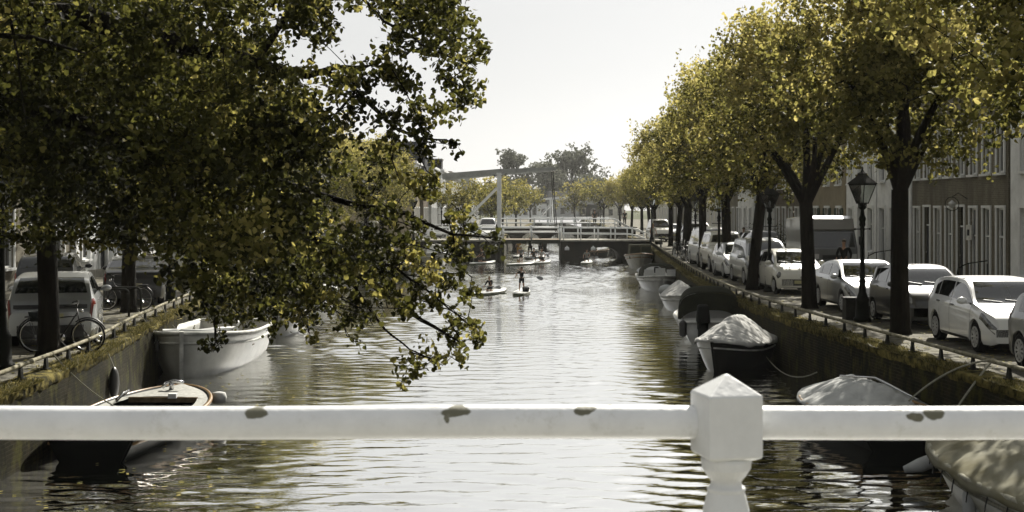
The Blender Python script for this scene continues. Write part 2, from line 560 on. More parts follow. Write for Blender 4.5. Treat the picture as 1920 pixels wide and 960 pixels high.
lp[0] = (-30, -8.0); rp_[0] = (-30, 8.6)
shore(lp, -1, 'street_left', 'brick paved quay street on the left bank')
shore(rp_, 1, 'street_right', 'brick paved quay street on the right bank')
fg = MB(); fg.add([(-900, 345, ZS-0.004), (900, 345, ZS-0.004), (900, 1500, ZS-0.004), (-900, 1500, ZS-0.004)], [(0, 1, 2, 3)])
M['far_grass'] = mat('far_grass', (0.07, 0.08, 0.035), 0.95, var=0.3, scale=0.05)
tag(fg.build('ground_far', M['far_grass']), 'grassy ground beyond the end of the canal', 'ground', kind='structure')

def edge_x(pts, y): return interp([(a, b) for a, b in pts], y)

# raised pavement in front of the houses, one sheet with its kerb
def pavement(name, x0, x1, y0, y1, lab):
    mb = MB()
    mb.box(((x0+x1)/2, (y0+y1)/2, ZS+0.06), (abs(x1-x0), y1-y0, 0.12))
    for sx in (x0 if abs(x0) < abs(x1) else x1,):
        k = MB(); k.box((sx-math.copysign(0.06, sx), (y0+y1)/2, ZS+0.063), (0.12, y1-y0, 0.126))
        tag(k.build('kerb', M['kerb']), 'pale stone kerb edging the '+lab, 'kerb', kind='structure')
    tag(mb.build(name, M['paving']), 'brick '+lab, 'pavement', kind='structure')
pavement('pavement_right', 14.6, 17.2, 12, 104, 'pavement in front of the right houses')
pavement('pavement_left', -15.6, -18.3, 12, 104, 'pavement in front of the left houses')

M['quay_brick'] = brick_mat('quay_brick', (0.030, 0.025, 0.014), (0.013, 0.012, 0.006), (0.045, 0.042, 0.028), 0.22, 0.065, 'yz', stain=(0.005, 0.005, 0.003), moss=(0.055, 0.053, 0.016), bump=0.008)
M['quay_cap'] = mat('quay_cap', (0.15, 0.125, 0.04), 0.98, var=0.3, scale=5, col2=(0.018, 0.017, 0.007), bump=0.03, bscale=22, thr=(0.4, 0.6))
def quay_wall(pts, sgn, label):
    y0, y1 = pts[0][0], pts[-1][0]
    n = int((y1-y0)/0.7)
    t = thing('quay_wall', label, 'quay wall', (edge_x(pts, y0), y0, 0))
    mb = MB(); cp = MB()
    rows = [-0.6, 0.0, 0.25, 0.5, 0.75, ZS-0.13]
    def X(y, z):
        return edge_x(pts, y)-sgn*0.06*(1-z/ZS)+0.02*noise.noise(Vector((y*0.8, z*2, sgn)))
    def fn(u, v):
        y = y0+(y1-y0)*u
        z = rows[min(5, int(round(v*5)))]
        return (X(y, z), y, z)
    mb.grid(fn, n, 5, flip=(sgn < 0))
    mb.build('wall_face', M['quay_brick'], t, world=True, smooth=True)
    # coping: rounded mossy edge, 0.55 m deep
    prof = [(-0.0, ZS-0.16), (-0.03, ZS-0.10), (-0.035, ZS-0.01), (-0.0, ZS+0.035), (0.3, ZS+0.045), (0.55, ZS+0.03), (0.57, ZS-0.02)]
    def fc(u, v):
        y = y0+(y1-y0)*u
        dx, z = prof[int(round(v*6))]
        j = 0.035*noise.noise(Vector((y*3.1, v*3, 4*sgn)))+0.02*noise.noise(Vector((y*9.1, v*5, 4*sgn)))
        return (edge_x(pts, y)+sgn*(dx+j), y, z+j*0.6)
    cp.grid(fc, n*4, 6, flip=(sgn < 0))
    cp.build('coping', M['quay_cap'], t, world=True, smooth=True)
    return t
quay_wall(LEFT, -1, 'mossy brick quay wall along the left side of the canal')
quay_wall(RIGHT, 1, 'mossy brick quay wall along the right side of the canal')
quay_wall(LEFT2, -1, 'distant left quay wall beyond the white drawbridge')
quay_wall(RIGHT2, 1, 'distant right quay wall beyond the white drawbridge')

# blades and dry grass on the quay edges
def blades(name, pts, sgn, y0, y1, nb, seed, label):
    rg = np.random.default_rng(seed)
    y = y0+(y1-y0)*rg.random(nb)**1.5
    keep = np.array([noise.noise(Vector((float(a)*0.45, sgn*3.0, 0))) for a in y])
    y = y[(keep+0.25*rg.random(len(y)) > -0.02)]
    nb = len(y)
    ex = np.interp(y, [p[0] for p in pts], [p[1] for p in pts])
    off = np.abs(rg.normal(0.05, 0.24, nb))-0.09
    x = ex+sgn*np.clip(off, -0.10, 0.75)
    h = rg.uniform(0.015, 0.075, nb)*(1+0.9*(rg.random(nb) < 0.08))
    wd = rg.uniform(0.006, 0.014, nb)
    a = rg.uniform(0, 2*PI, nb)
    lx = rg.normal(0, 0.05, nb); ly = rg.normal(0, 0.05, nb)
    z0 = np.full(nb, ZS+0.03)
    v = np.zeros((nb, 3, 3))
    v[:, 0] = np.stack([x-wd*np.cos(a), y-wd*np.sin(a), z0], 1)
    v[:, 1] = np.stack([x+wd*np.cos(a), y+wd*np.sin(a), z0], 1)
    v[:, 2] = np.stack([x+lx-sgn*0.02, y+ly, z0+h], 1)
    me = bpy.data.meshes.new(name)
    me.vertices.add(nb*3); me.vertices.foreach_set('co', v.reshape(-1))
    me.loops.add(nb*3); me.loops.foreach_set('vertex_index', np.arange(nb*3))
    me.polygons.add(nb); me.polygons.foreach_set('loop_start', np.arange(nb)*3)
    at = me.attributes.new('tint', 'FLOAT', 'POINT')
    at.data.foreach_set('value', np.repeat(rg.random(nb), 3))
    me.materials.append(M['grass_blade'])
    me.update(calc_edges=True)
    o = bpy.data.objects.new(name, me); C.objects.link(o)
    tag(o, label, 'grass', kind='stuff')
blades('grass', LEFT, -1, 14, 80, 42000, 3, 'dry grass and moss tufts on the left quay edge')
blades('grass', RIGHT, 1, 14, 90, 46000, 4, 'dry grass and moss tufts on the right quay edge')

# low pipe rail on iron brackets along each quay
def quay_rail(pts, sgn, y0, y1, step, label):
    t = thing('quay_rail', label, 'rail', (edge_x(pts, y0)+sgn*0.3, y0, ZS))
    mb = MB()
    n = int((y1-y0)/0.8)
    line = [Vector((edge_x(pts, y)+sgn*0.3+0.015*noise.noise(Vector((y, 0, 0))), y, ZS+0.29+0.02*noise.noise(Vector((y*0.5, 5, sgn))))) for y in [y0+(y1-y0)*i/n for i in range(n+1)]]
    mb.tube(line, 0.037, 10)
    y = y0
    while y < y1:       # pipe couplings
        p = Vector((edge_x(pts, y)+sgn*0.3, y, ZS+0.29)); q = Vector((edge_x(pts, y+0.12)+sgn*0.3, y+0.12, ZS+0.29))
        mb.tube([p, q], 0.047, 10)
        y += 3.7
    mb.build('pipe', M['rail_pipe'], t, world=True, smooth=True)
    k = 0
    y = y0+0.4
    while y < y1 and k < 99:
        b = MB()
        x = edge_x(pts, y)+sgn*0.3
        b.box((x, y, ZS+0.13), (0.07, 0.16, 0.25), taper=0.55)
        b.box((x, y, ZS+0.055), (0.13, 0.22, 0.03))
        b.build('bracket', M['dark_iron'], t, world=True)
        y += step; k += 1
    return t
quay_rail(LEFT, -1, 12, 104, 1.45, 'low rusty white pipe rail on the left quay edge')
quay_rail(RIGHT, 1, 12, 104, 1.45, 'low rusty white pipe rail on the right quay edge')

# deck of the bridge the photograph is taken from
dk = thing('camera_bridge', 'pale stone bridge deck under the near white railing', 'bridge', (0, 0, 0))
b = MB(); b.box((0, 0.15, 1.98), (18.5, 6.3, 0.4)); b.build('deck', M['stone'], dk)
b = MB(); b.box((-9.6, 0.15, 0.85), (1.5, 6.3, 1.86)); b.box((10.0, 0.15, 0.85), (1.5, 6.3, 1.86)); b.build('abutment', M['quay_brick'], dk)

# ------------------------------------------------------------------ white bridge railing in front of the camera
def chipped_white():
    m = mat('chipped_white', (0.84, 0.85, 0.85), 0.42, var=0.05, scale=9, bump=0.0012, bscale=60)
    n = m.node_tree; L = n.links
    b = n.nodes['Principled BSDF']
    src = b.inputs['Base Color'].links[0].from_socket
    tc = n.nodes.new('ShaderNodeTexCoord')
    nz = n.nodes.new('ShaderNodeTexNoise'); nz.inputs['Scale'].default_value = 26; nz.inputs['Detail'].default_value = 4
    L.new(tc.outputs['Object'], nz.inputs['Vector'])
    off = n.nodes.new('ShaderNodeVectorMath'); off.operation = 'MULTIPLY_ADD'
    L.new(nz.outputs['Color'], off.inputs[0]); off.inputs[1].default_value = (0.022, 0.022, 0.022)
    L.new(tc.outputs['Object'], off.inputs[2])
    last = src
    d = 3.2
    spots = [((479, 775), 22, 9), ((855, 774), 27, 9), ((1095, 771), 21, 8), ((1716, 783), 16, 8), ((1752, 776), 21, 10), ((1688, 768), 14, 4), ((840, 786), 4, 8)]
    for (px, py), rx, rz in spots:
        X = (px-960)*(d-0.035)/F; Z = -(py-HOR)*(d-0.035)/F+(RZ_CAM)
        sb = n.nodes.new('ShaderNodeVectorMath'); sb.operation = 'SUBTRACT'
        L.new(off.outputs[0], sb.inputs[0]); sb.inputs[1].default_value = (X+0.011, 0, Z+0.011)
        ml = n.nodes.new('ShaderNodeVectorMath'); ml.operation = 'MULTIPLY'
        L.new(sb.outputs[0], ml.inputs[0]); ml.inputs[1].default_value = (F/d/rx, 0, F/d/rz)
        ln = n.nodes.new('ShaderNodeVectorMath'); ln.operation = 'LENGTH'
        L.new(ml.outputs[0], ln.inputs[0])
        mr = n.nodes.new('ShaderNodeMapRange'); mr.inputs[1].default_value = 0.93; mr.inputs[2].default_value = 1.07
        mr.inputs[3].default_value = 1; mr.inputs[4].default_value = 0
        L.new(ln.outputs['Value'], mr.inputs[0])
        mx = n.nodes.new('ShaderNodeMix'); mx.data_type = 'RGBA'
        L.new(mr.outputs[0], mx.inputs[0]); L.new(last, mx.inputs[6]); mx.inputs[7].default_value = (0.135, 0.13, 0.085, 1)
        last = mx.outputs[2]
    # faint grime freckles
    gz = n.nodes.new('ShaderNodeTexNoise'); gz.inputs['Scale'].default_value = 14; gz.inputs['Detail'].default_value = 9; gz.inputs['Roughness'].default_value = 0.75
    L.new(tc.outputs['Object'], gz.inputs['Vector'])
    mr = n.nodes.new('ShaderNodeMapRange'); mr.inputs[1].default_value = 0.56; mr.inputs[2].default_value = 0.75; mr.inputs[4].default_value = 0.55
    L.new(gz.outputs['Fac'], mr.inputs[0])
    mx = n.nodes.new('ShaderNodeMix'); mx.data_type = 'RGBA'
    L.new(mr.outputs[0], mx.inputs[0]); L.new(last, mx.inputs[6]); mx.inputs[7].default_value = (0.42, 0.41, 0.34, 1)
    L.new(mx.outputs[2], b.inputs['Base Color'])
    return m
RD = 3.2
RZ = CZ-(792-HOR)*RD/F          # height of the rail's axis
RZ_CAM = CZ-RZ
M['chipped'] = chipped_white()
t = thing('bridge_railing', 'white painted railing with flaking pipe handrail and square topped post across the front', 'railing', (0, RD, RZ))
mb = MB()
npt = 40
mb.tube([(-4+8*i/npt, 0.0, 0.002*math.sin(i*0.7)) for i in range(npt+1)], 0.040, 32)
mb.build('handrail', M['chipped'], t, smooth=True)
def rail_post(px):
    p = MB()
    s = 0.066
    x0 = (px-960)*(RD-0.03)/F
    rot = R(12)
    Mz = Matrix.Rotation(rot, 3, 'Z')
    def sq(r, z): return [Mz @ Vector((sx*r, sy*r, 0))+Vector((x0, -0.035, z)) for sx, sy in ((-1, -1), (1, -1), (1, 1), (-1, 1))]
    zt = (792-698)*RD/F
    zsh = (792-732)*RD/F
    zb = (792-848)*RD/F
    rings = [sq(0.050, zb-0.006), sq(s-0.003, zb), sq(s, zb+0.004), sq(s, zsh-0.004), sq(s-0.003, zsh), sq(0.004, zt)]
    vs = [q for r_ in rings for q in r_]
    fs = [(3, 2, 1, 0)]
    for i in range(len(rings)-1):
        for j in range(4):
            j2 = (j+1) % 4
            fs.append((i*4+j, i*4+j2, (i+1)*4+j2, (i+1)*4+j))
    fs.append((20, 21, 22, 23))
    p.add(vs, fs)
    k = RD/F
    prof = [(0.057, zb-0.004), (0.060, zb-0.012), (0.0575, zb-24*k), (0.046, zb-38*k), (0.037, zb-46*k), (0.0355, zb-52*k), (0.039, zb-56*k), (0.045, zb-59*k), (0.046, zb-63*k), (0.043, zb-67*k), (0.046, zb-74*k), (0.0545, zb-100*k), (0.060, zb-150*k), (0.064, zb-220*k), (0.062, zb-420*k), (0.080, zb-440*k), (0.080, zb-0.72), (0.09, zb-0.73), (0.09, -1.48)]
    prof = [(r_, max(z_, -1.48+0.001*i)) for i, (r_, z_) in enumerate(prof)]
    p.lathe(list(reversed(prof)), (x0, -0.035, 0), 28)
    o = p.build('post', M['white_paint'], t)
    bv = o.modifiers.new('soft', 'BEVEL'); bv.width = 0.004; bv.segments = 2; bv.limit_method = 'ANGLE'; bv.angle_limit = R(25)
for px in (1361, 1361-2350, 1361+2350): rail_post(px)
mb = MB(); mb.tube([(-4, 0, -0.62), (4, 0, -0.62)], 0.028, 16)
mb.build('lower_rail', M['white_paint'], t, smooth=True)
# ------------------------------------------------------------------ trees
def leaves_mesh(name, pos, size, tint, seed, matl, droop=0.35):
    """pos (n,3): one small folded leaf at each point"""
    rg = np.random.default_rng(seed)
    n = len(pos)
    tpl = np.array([(0, 0.06, 0), (-0.26, -0.02, 0.05), (-0.49, 0.28, 0.13), (-0.36, 0.68, 0.10), (0, 1.02, -0.07), (0.36, 0.68, 0.10), (0.49, 0.28, 0.13), (0.26, -0.02, 0.05)])
    tpl[:, 1] -= 0.5
    # frames
    nrm = rg.normal(0, 1, (n, 3)); nrm[:, 2] += 0.5
    nrm /= np.linalg.norm(nrm, axis=1)[:, None]
    ax = rg.normal(0, 1, (n, 3)); ax[:, 2] -= droop*2
    ax -= nrm*np.sum(ax*nrm, 1)[:, None]
    ax /= np.linalg.norm(ax, axis=1)[:, None]
    sd_ = np.cross(ax, nrm)
    s = size*rg.uniform(0.5, 1.25, n)
    tpl = np.repeat(tpl[None], n, 0)
    tpl[:, :, 2] *= rg.uniform(0.3, 2.4, n)[:, None]
    tpl[:, :, 0] *= rg.uniform(0.8, 1.1, n)[:, None]
    v = (sd_[:, None, :]*tpl[:, :, 0:1]+ax[:, None, :]*tpl[:, :, 1:2]+nrm[:, None, :]*tpl[:, :, 2:3])*s[:, None, None]+pos[:, None, :]
    me = bpy.data.meshes.new(name)
    me.vertices.add(n*8); me.vertices.foreach_set('co', v.reshape(-1))
    idx = (np.array([0, 1, 2, 3, 4, 0, 4, 5, 6, 7])[None, :]+np.arange(n)[:, None]*8).reshape(-1)
    me.loops.add(n*10); me.loops.foreach_set('vertex_index', idx)
    me.polygons.add(n*2); me.polygons.foreach_set('loop_start', np.arange(n*2)*5)
    at = me.attributes.new('tint', 'FLOAT', 'POINT')
    at.data.foreach_set('value', np.repeat(np.clip(tint, 0, 1), 8))
    me.materials.append(matl)
    me.update(calc_edges=True)
    return me

def clump_leaves(centres, rad, per, rg, base_tint, flat=0.75):
    """leaves in sprays: short drooping rows around each clump centre"""
    P_, T_ = [], []
    for c, r, n, tb in zip(centres, rad, per, base_tint):
        k = max(1, int(n/7))
        rows = rg.normal(0, 1, (k, 3))*np.array([r, r, r*flat])*0.62
        dirs = rg.normal(0, 1, (k, 3)); dirs[:, 2] -= 0.5
        dirs /= np.linalg.norm(dirs, axis=1)[:, None]
        for j in range(k):
            m = rg.integers(5, 10)
            tt = np.linspace(0, 1, m)[:, None]
            p = np.array(c)+rows[j]+dirs[j]*tt*r*0.6+rg.normal(0, 0.035+r*0.05, (m, 3))
            P_.append(p)
            T_.append(np.full(m, tb+rg.normal(0, 0.09))+rg.normal(0, 0.085, m))
    return np.concatenate(P_), np.concatenate(T_)

def limb(mb, a, b, r0, r1, rg, sag=0.12, n=5, sides=6):
    a = np.array(a, float); b = np.array(b, float)
    L = np.linalg.norm(b-a)
    mid = rg.normal(0, sag*L*0.5, 3)
    mid[2] = abs(mid[2])*0.6
    pts = []
    for i in range(n+1):
        t = i/n
        pts.append(a*(1-t)+b*t+mid*(4*t*(1-t))*0.7)
    mb.tube(pts, [r0+(r1-r0)*i/n for i in range(n+1)], sides, cap=False)
    return pts

def grow_twigs(mb, nodes, cen, rg, rmax=0.03, rmin=0.005, bias=0.0):
    """every clump hangs on the nearest wood already grown, so twigs branch instead of fanning out"""
    pos = [np.array(n[0], float) for n in nodes]; rad = [n[1] for n in nodes]
    A = np.array(pos); cen = [np.array(c) for c in cen]
    d0 = [np.min(np.linalg.norm(A-c, axis=1)) for c in cen]
    order = np.argsort(d0)
    buf = np.zeros((len(A)+3*len(cen), 3)); buf[:len(A)] = A; k = len(A)
    for i in order:
        c = cen[i]
        dd = np.linalg.norm(buf[:k]-c, axis=1)+np.maximum(0, buf[:k, 2]-c[2]-0.3)*bias
        j = int(np.argmin(dd))
        L = np.linalg.norm(buf[j]-c)
        if L < 0.05: continue
        r0 = max(rmin*1.6, min(rmax, rad[j]*0.7)); r1 = max(rmin, r0*0.5)
        pts = limb(mb, buf[j], c, r0, r1, rg, 0.16, 3, 4)
        for q, rr in ((pts[1], lerp(r0, r1, .33)), (pts[2], lerp(r0, r1, .66)), (pts[3], r1)):
            buf[k] = q; k += 1; rad.append(rr)

def row_tree_data(seed, H=9.4, fork=2.7, rad=(3.3, 3.3), zlo=3.0, trunk_r=0.2, nclump=150, per=75, leaf=0.13, matl=None, lean=0.0, base=0.5, golden=0.3):
    rg = np.random.default_rng(seed)
    mb = MB()
    fk = np.array([lean, rg.normal(0, 0.1), fork])
    mb.tube([(0, 0, -0.1), (0.01, 0, 0.15), (lean*0.3, 0.02, fork*0.4), tuple(fk)], [trunk_r*1.6, trunk_r*1.15, trunk_r, trunk_r*0.95], 12, cap=False)
    # main limbs
    ends = []
    nl = 5
    for i in range(nl):
        a = 2*PI*(i+rg.random()*0.5)/nl
        rr = rad[0]*rg.uniform(0.42, 0.6)
        e = fk+np.array([math.cos(a)*rr, math.sin(a)*rr, rg.uniform(1.4, 2.8)])
        pts = limb(mb, fk-[0, 0, 0.1], e, trunk_r*0.62, trunk_r*0.28, rg, 0.12, 6, 8)
        ends.append((e, trunk_r*0.28)); ends.append((pts[3], trunk_r*0.35))
    top = fk+np.array([rg.normal(0, 0.3), rg.normal(0, 0.3), (H-fork)*0.62])
    pts = limb(mb, fk, top, trunk_r*0.7, trunk_r*0.25, rg, 0.06, 6, 8)
    ends.append((top, trunk_r*0.25)); ends.append((pts[3], trunk_r*0.4)); ends.append((pts[4], trunk_r*0.33))
    cz = (zlo+H)/2
    hz = (H-zlo)/2
    cen, rr_, pp, tb = [], [], [], []
    lob = [(rg.uniform(0, 2*PI), rg.uniform(-0.6, 0.8), rg.uniform(0.85, 1.2)) for _ in range(9)]
    k = 0
    while k < nclump:
        d = rg.normal(0, 1, 3); d /= np.linalg.norm(d)
        q = rg.random()**0.42
        a = math.atan2(d[1], d[0])
        f = 1.0
        for la, lz, ls in lob:
            ang = math.cos(a-la)*math.sqrt(max(0, 1-d[2]**2))*math.sqrt(1-lz*lz)+d[2]*lz
            f = f+(ls-1)*max(0, ang)**4*1.6
        taper = 1.0 if d[2] > -0.2 else 1.0
        c = np.array([d[0]*rad[0]*f*q*taper, d[1]*rad[1]*f*q*taper, cz+d[2]*hz*f*q])
        c[0] += lean
        if c[2] < zlo-0.3: continue
        nz = noise.noise(Vector(c*0.55)+Vector((seed, 0, 0)))
        if nz < -0.28 and q > 0.5: continue
        cen.append(c); rr_.append(rg.uniform(0.35, 0.7)); pp.append(per*rg.uniform(0.6, 1.35))
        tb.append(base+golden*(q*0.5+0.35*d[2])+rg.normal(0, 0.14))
        k += 1
    # twigs to clumps
    grow_twigs(mb, ends, cen, rg, 0.035, 0.007, 0.5)
    pos, tint = clump_leaves(cen, rr_, pp, rg, tb)
    tm = mb.build('trunk', M['bark'], smooth=True)
    return tm.data, leaves_mesh('crown', pos, leaf, tint, seed+50, matl or M['leaf_row']), tm

def place_tree(data, loc, label, scale=1.0, rz=0.0, group='street trees along the canal', sz=None, name='street_tree'):
    trunk, crown = data[0], data[1]
    t = thing(name, label, 'tree', loc, rz, group)
    t.scale = (scale, scale, sz or scale)
    for nm, me in (('trunk', trunk), ('crown', crown)):
        o = bpy.data.objects.new(nm, me); C.objects.link(o); o.parent = t
    return t

VAR = []
for k, sd0 in enumerate((11, 23, 37, 41)):
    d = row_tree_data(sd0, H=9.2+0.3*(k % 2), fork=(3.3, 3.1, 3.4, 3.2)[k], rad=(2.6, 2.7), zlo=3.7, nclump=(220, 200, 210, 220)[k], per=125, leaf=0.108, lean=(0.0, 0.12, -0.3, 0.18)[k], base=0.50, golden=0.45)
    bpy.data.objects.remove(d[2])
    VAR.append(d)
VARL = []
for k, sd0 in enumerate((83, 97)):
    d = row_tree_data(sd0, H=9.0, fork=2.7, rad=(3.5, 3.8), zlo=2.5, nclump=210, per=110, leaf=0.112, base=0.42, golden=0.42)
    bpy.data.objects.remove(d[2]); VARL.append(d)
VFAR = []
for k, sd0 in enumerate((61, 73)):
    d = row_tree_data(sd0, H=6.2, fork=2.0, rad=(2.6, 2.6), zlo=2.0, nclump=80, per=60, leaf=0.16, trunk_r=0.13, base=0.42, golden=0.4)
    bpy.data.objects.remove(d[2]); VFAR.append(d)

Z0 = ZS-0.02
# right row: (x, y, variant, scale, turn, label)
right_trees = [
    (9.9, 22.4, 3, 1.18, 2.0, 'overhanging tree whose boughs enter above the white hatchback at the right edge'),
    (9.08, 31.2, 0, 1.03, 0.4, 'golden green street tree with thick dark trunk between white hatchback and ornate street lamp'),
    (8.75, 39.2, 1, 1.0, 1.9, 'golden tree with forked trunk just beyond the large ornate street lamp'),
    (8.7, 48.2, 2, 1.0, 3.3, 'golden tree with leaning trunk left of the small white car'),
    (9.3, 58.0, 3, 1.0, 5.1, 'golden tree with bent trunk in front of the boxy white off-roader'),
    (9.5, 66.5, 0, 0.97, 3.9, 'golden tree behind the boxy white off-roader'),
    (9.9, 75.0, 1, 0.95, 0.7, 'golden tree beside the rounded white van'),
    (10.9, 84.0, 2, 0.95, 2.2, 'golden tree with twin stems near the far end of the pipe rail'),
    (11.6, 93.0, 3, 0.93, 1.2, 'golden tree just before the right end of the drawbridge'),
    (12.2, 102.5, 0, 0.9, 4.2, 'golden tree at the right end of the drawbridge'),
    (12.9, 120.0, 1, 0.9, 2.9, 'first golden tree past the drawbridge on the right bank'),
    (13.9, 134.0, 2, 0.88, 0.9, 'hazy golden tree on the right bank by the arched bridge'),
    (14.6, 150.0, 0, 0.86, 5.2, 'hazy golden tree behind the arched bridge on the right bank'),
    (15.4, 172.0, 3, 0.85, 5.9, 'hazy golden tree far along the right bank'),
    (16.6, 205.0, 1, 0.85, 1.5, 'pale hazy tree farthest along the right bank row'),
]
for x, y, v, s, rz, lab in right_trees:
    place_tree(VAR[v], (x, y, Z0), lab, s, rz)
left_trees = [
    (-9.25, 26.6, 2, 1.0, 0.0, 'dark shaded tree whose trunk the black bicycle leans on'),
    (-10.85, 37.8, 3, 0.98, 2.4, 'dark shaded tree behind the black bicycle racks'),
    (-11.9, 49.5, 0, 0.95, 4.4, 'golden green tree beside the pale bicycle on the left street'),
    (-12.2, 63.0, 1, 0.92, 1.0, 'golden green tree half hidden behind the hanging boughs'),
    (-11.2, 77.0, 2, 0.9, 3.0, 'sunlit golden tree above the far left moorings'),
    (-9.7, 89.0, 3, 0.88, 5.6, 'sunlit golden tree left of the tall lamp by the drawbridge'),
    (-9.9, 101.0, 0, 0.85, 0.5, 'sunlit golden tree beside the left end of the drawbridge'),
]
for i, (x, y, v, s, rz, lab) in enumerate(left_trees):
    t = place_tree(VARL[v % 2], (x, y, Z0), lab, s, rz)
    if i < 3:       # still dark green, like the overhanging linden
        cr = [c for c in t.children if c.name.startswith('crown')][0]
        cr.material_slots[0].link = 'OBJECT'; cr.material_slots[0].material = M['leaf_near']
for x, y, v, s, rz, lab in [
    (-4.6, 122, 0, 0.95, 0.3, 'small golden tree behind the white brace of the drawbridge'),
    (-2.4, 150, 1, 1.05, 1.3, 'small golden tree right behind the drawbridge post'),
    (-1.2, 172, 0, 1.15, 2.3, 'small golden tree between the drawbridge post and the second bridge rail'),
    (0.6, 200, 1, 1.1, 3.3, 'small hazy tree beyond the arched bridge on the left bank'),
    (3.6, 262, 0, 1.2, 4.3, 'small hazy tree beside the farthest drawbridge'),
    (12.6, 268, 1, 1.3, 5.3, 'small pale tree right of the farthest drawbridge'),
    (16.5, 240, 0, 1.4, 0.3, 'small pale tree at the far right end of the canal')]:
    place_tree(VFAR[v], (x, y, Z0), lab, s, rz, 'small trees beyond the drawbridge')

# tall hazy trees closing the view
def far_tree(seed, H, rad, zlo, x, y, label, ncl=230, per=75, q=0.42):
    rad = rad*1.2
    rg = np.random.default_rng(seed)
    mb = MB()
    tr = 0.35
    mb.tube([(0, 0, -0.3), (0, 0, zlo), (rg.normal(0, .5), 0, H*0.6), (rg.normal(0, .8), 0, H*0.85)], [tr*1.4, tr, tr*0.6, 0.08], 8, cap=False)
    cen, rr_, pp, tb = [], [], [], []
    lobes = []
    for i in range(7):
        a = rg.uniform(0, 2*PI)
        lobes.append((np.array([math.cos(a)*rad*0.55, math.sin(a)*rad*0.55, rg.uniform(zlo+1.2, H-rad*0.35)]), rad*rg.uniform(0.32, 0.55)))
    lobes.append((np.array([0, 0, H-rad*0.45]), rad*0.45))
    for i in range(ncl):
        c0, r0 = lobes[rg.integers(0, len(lobes))]
        c = c0+rg.normal(0, 0.5, 3)*r0
        cen.append(c); rr_.append(rg.uniform(0.6, 1.3)); pp.append(per); tb.append(0.5+rg.normal(0, 0.12))
    for c0, r0 in lobes:
        limb(mb, (0, 0, zlo+(c0[2]-zlo)*0.4), c0, 0.16, 0.05, rg, 0.1, 4, 6)
    for c in cen[::2]:
        c0 = min(lobes, key=lambda s: np.linalg.norm(s[0]-c))[0]
        limb(mb, c0, c, 0.05, 0.02, rg, 0.1, 2, 4)
    pos, tint = clump_leaves(cen, rr_, pp, rg, tb)
    t = thing('tall_tree', label, 'tree', (x, y, Z0), 0, 'tall hazy trees at the end of the canal')
    o = mb.build('trunk', M['bark'], t, smooth=True)
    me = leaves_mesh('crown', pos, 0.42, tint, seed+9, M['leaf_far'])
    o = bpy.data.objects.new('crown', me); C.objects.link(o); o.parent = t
DF = 365.0
for seed, px, ptop, rad, zlo, lab in [
    (301, 970, 285, 4.2, 6, 'tall thin hazy tree above the left half of the drawbridge beam'),
    (302, 1078, 274, 6.5, 5, 'tallest broad hazy tree above the right end of the drawbridge beam'),
    (303, 1020, 300, 4.5, 4, 'lower hazy tree in the gap between the two tallest ones'),
    (304, 985, 330, 5.5, 2, 'round grey hazy tree low behind the drawbridge beam'),
    (305, 1050, 322, 6.5, 2, 'broad grey hazy tree low under the tallest crown'),
    (306, 1100, 330, 6.0, 2, 'grey hazy tree right of the tallest crown'),
    (307, 1128, 345, 5.0, 2, 'grey hazy tree meeting the right row of golden trees'),
    (308, 920, 345, 5.5, 2, 'grey hazy tree behind the drawbridge post'),
    (309, 880, 350, 5.5, 2, 'grey hazy tree behind the left bank houses')]:
    far_tree(seed, 4.2+(HOR-ptop)*DF/F-ZS, rad, zlo, (px-960)*DF/F, DF+(seed % 3)*9, lab)

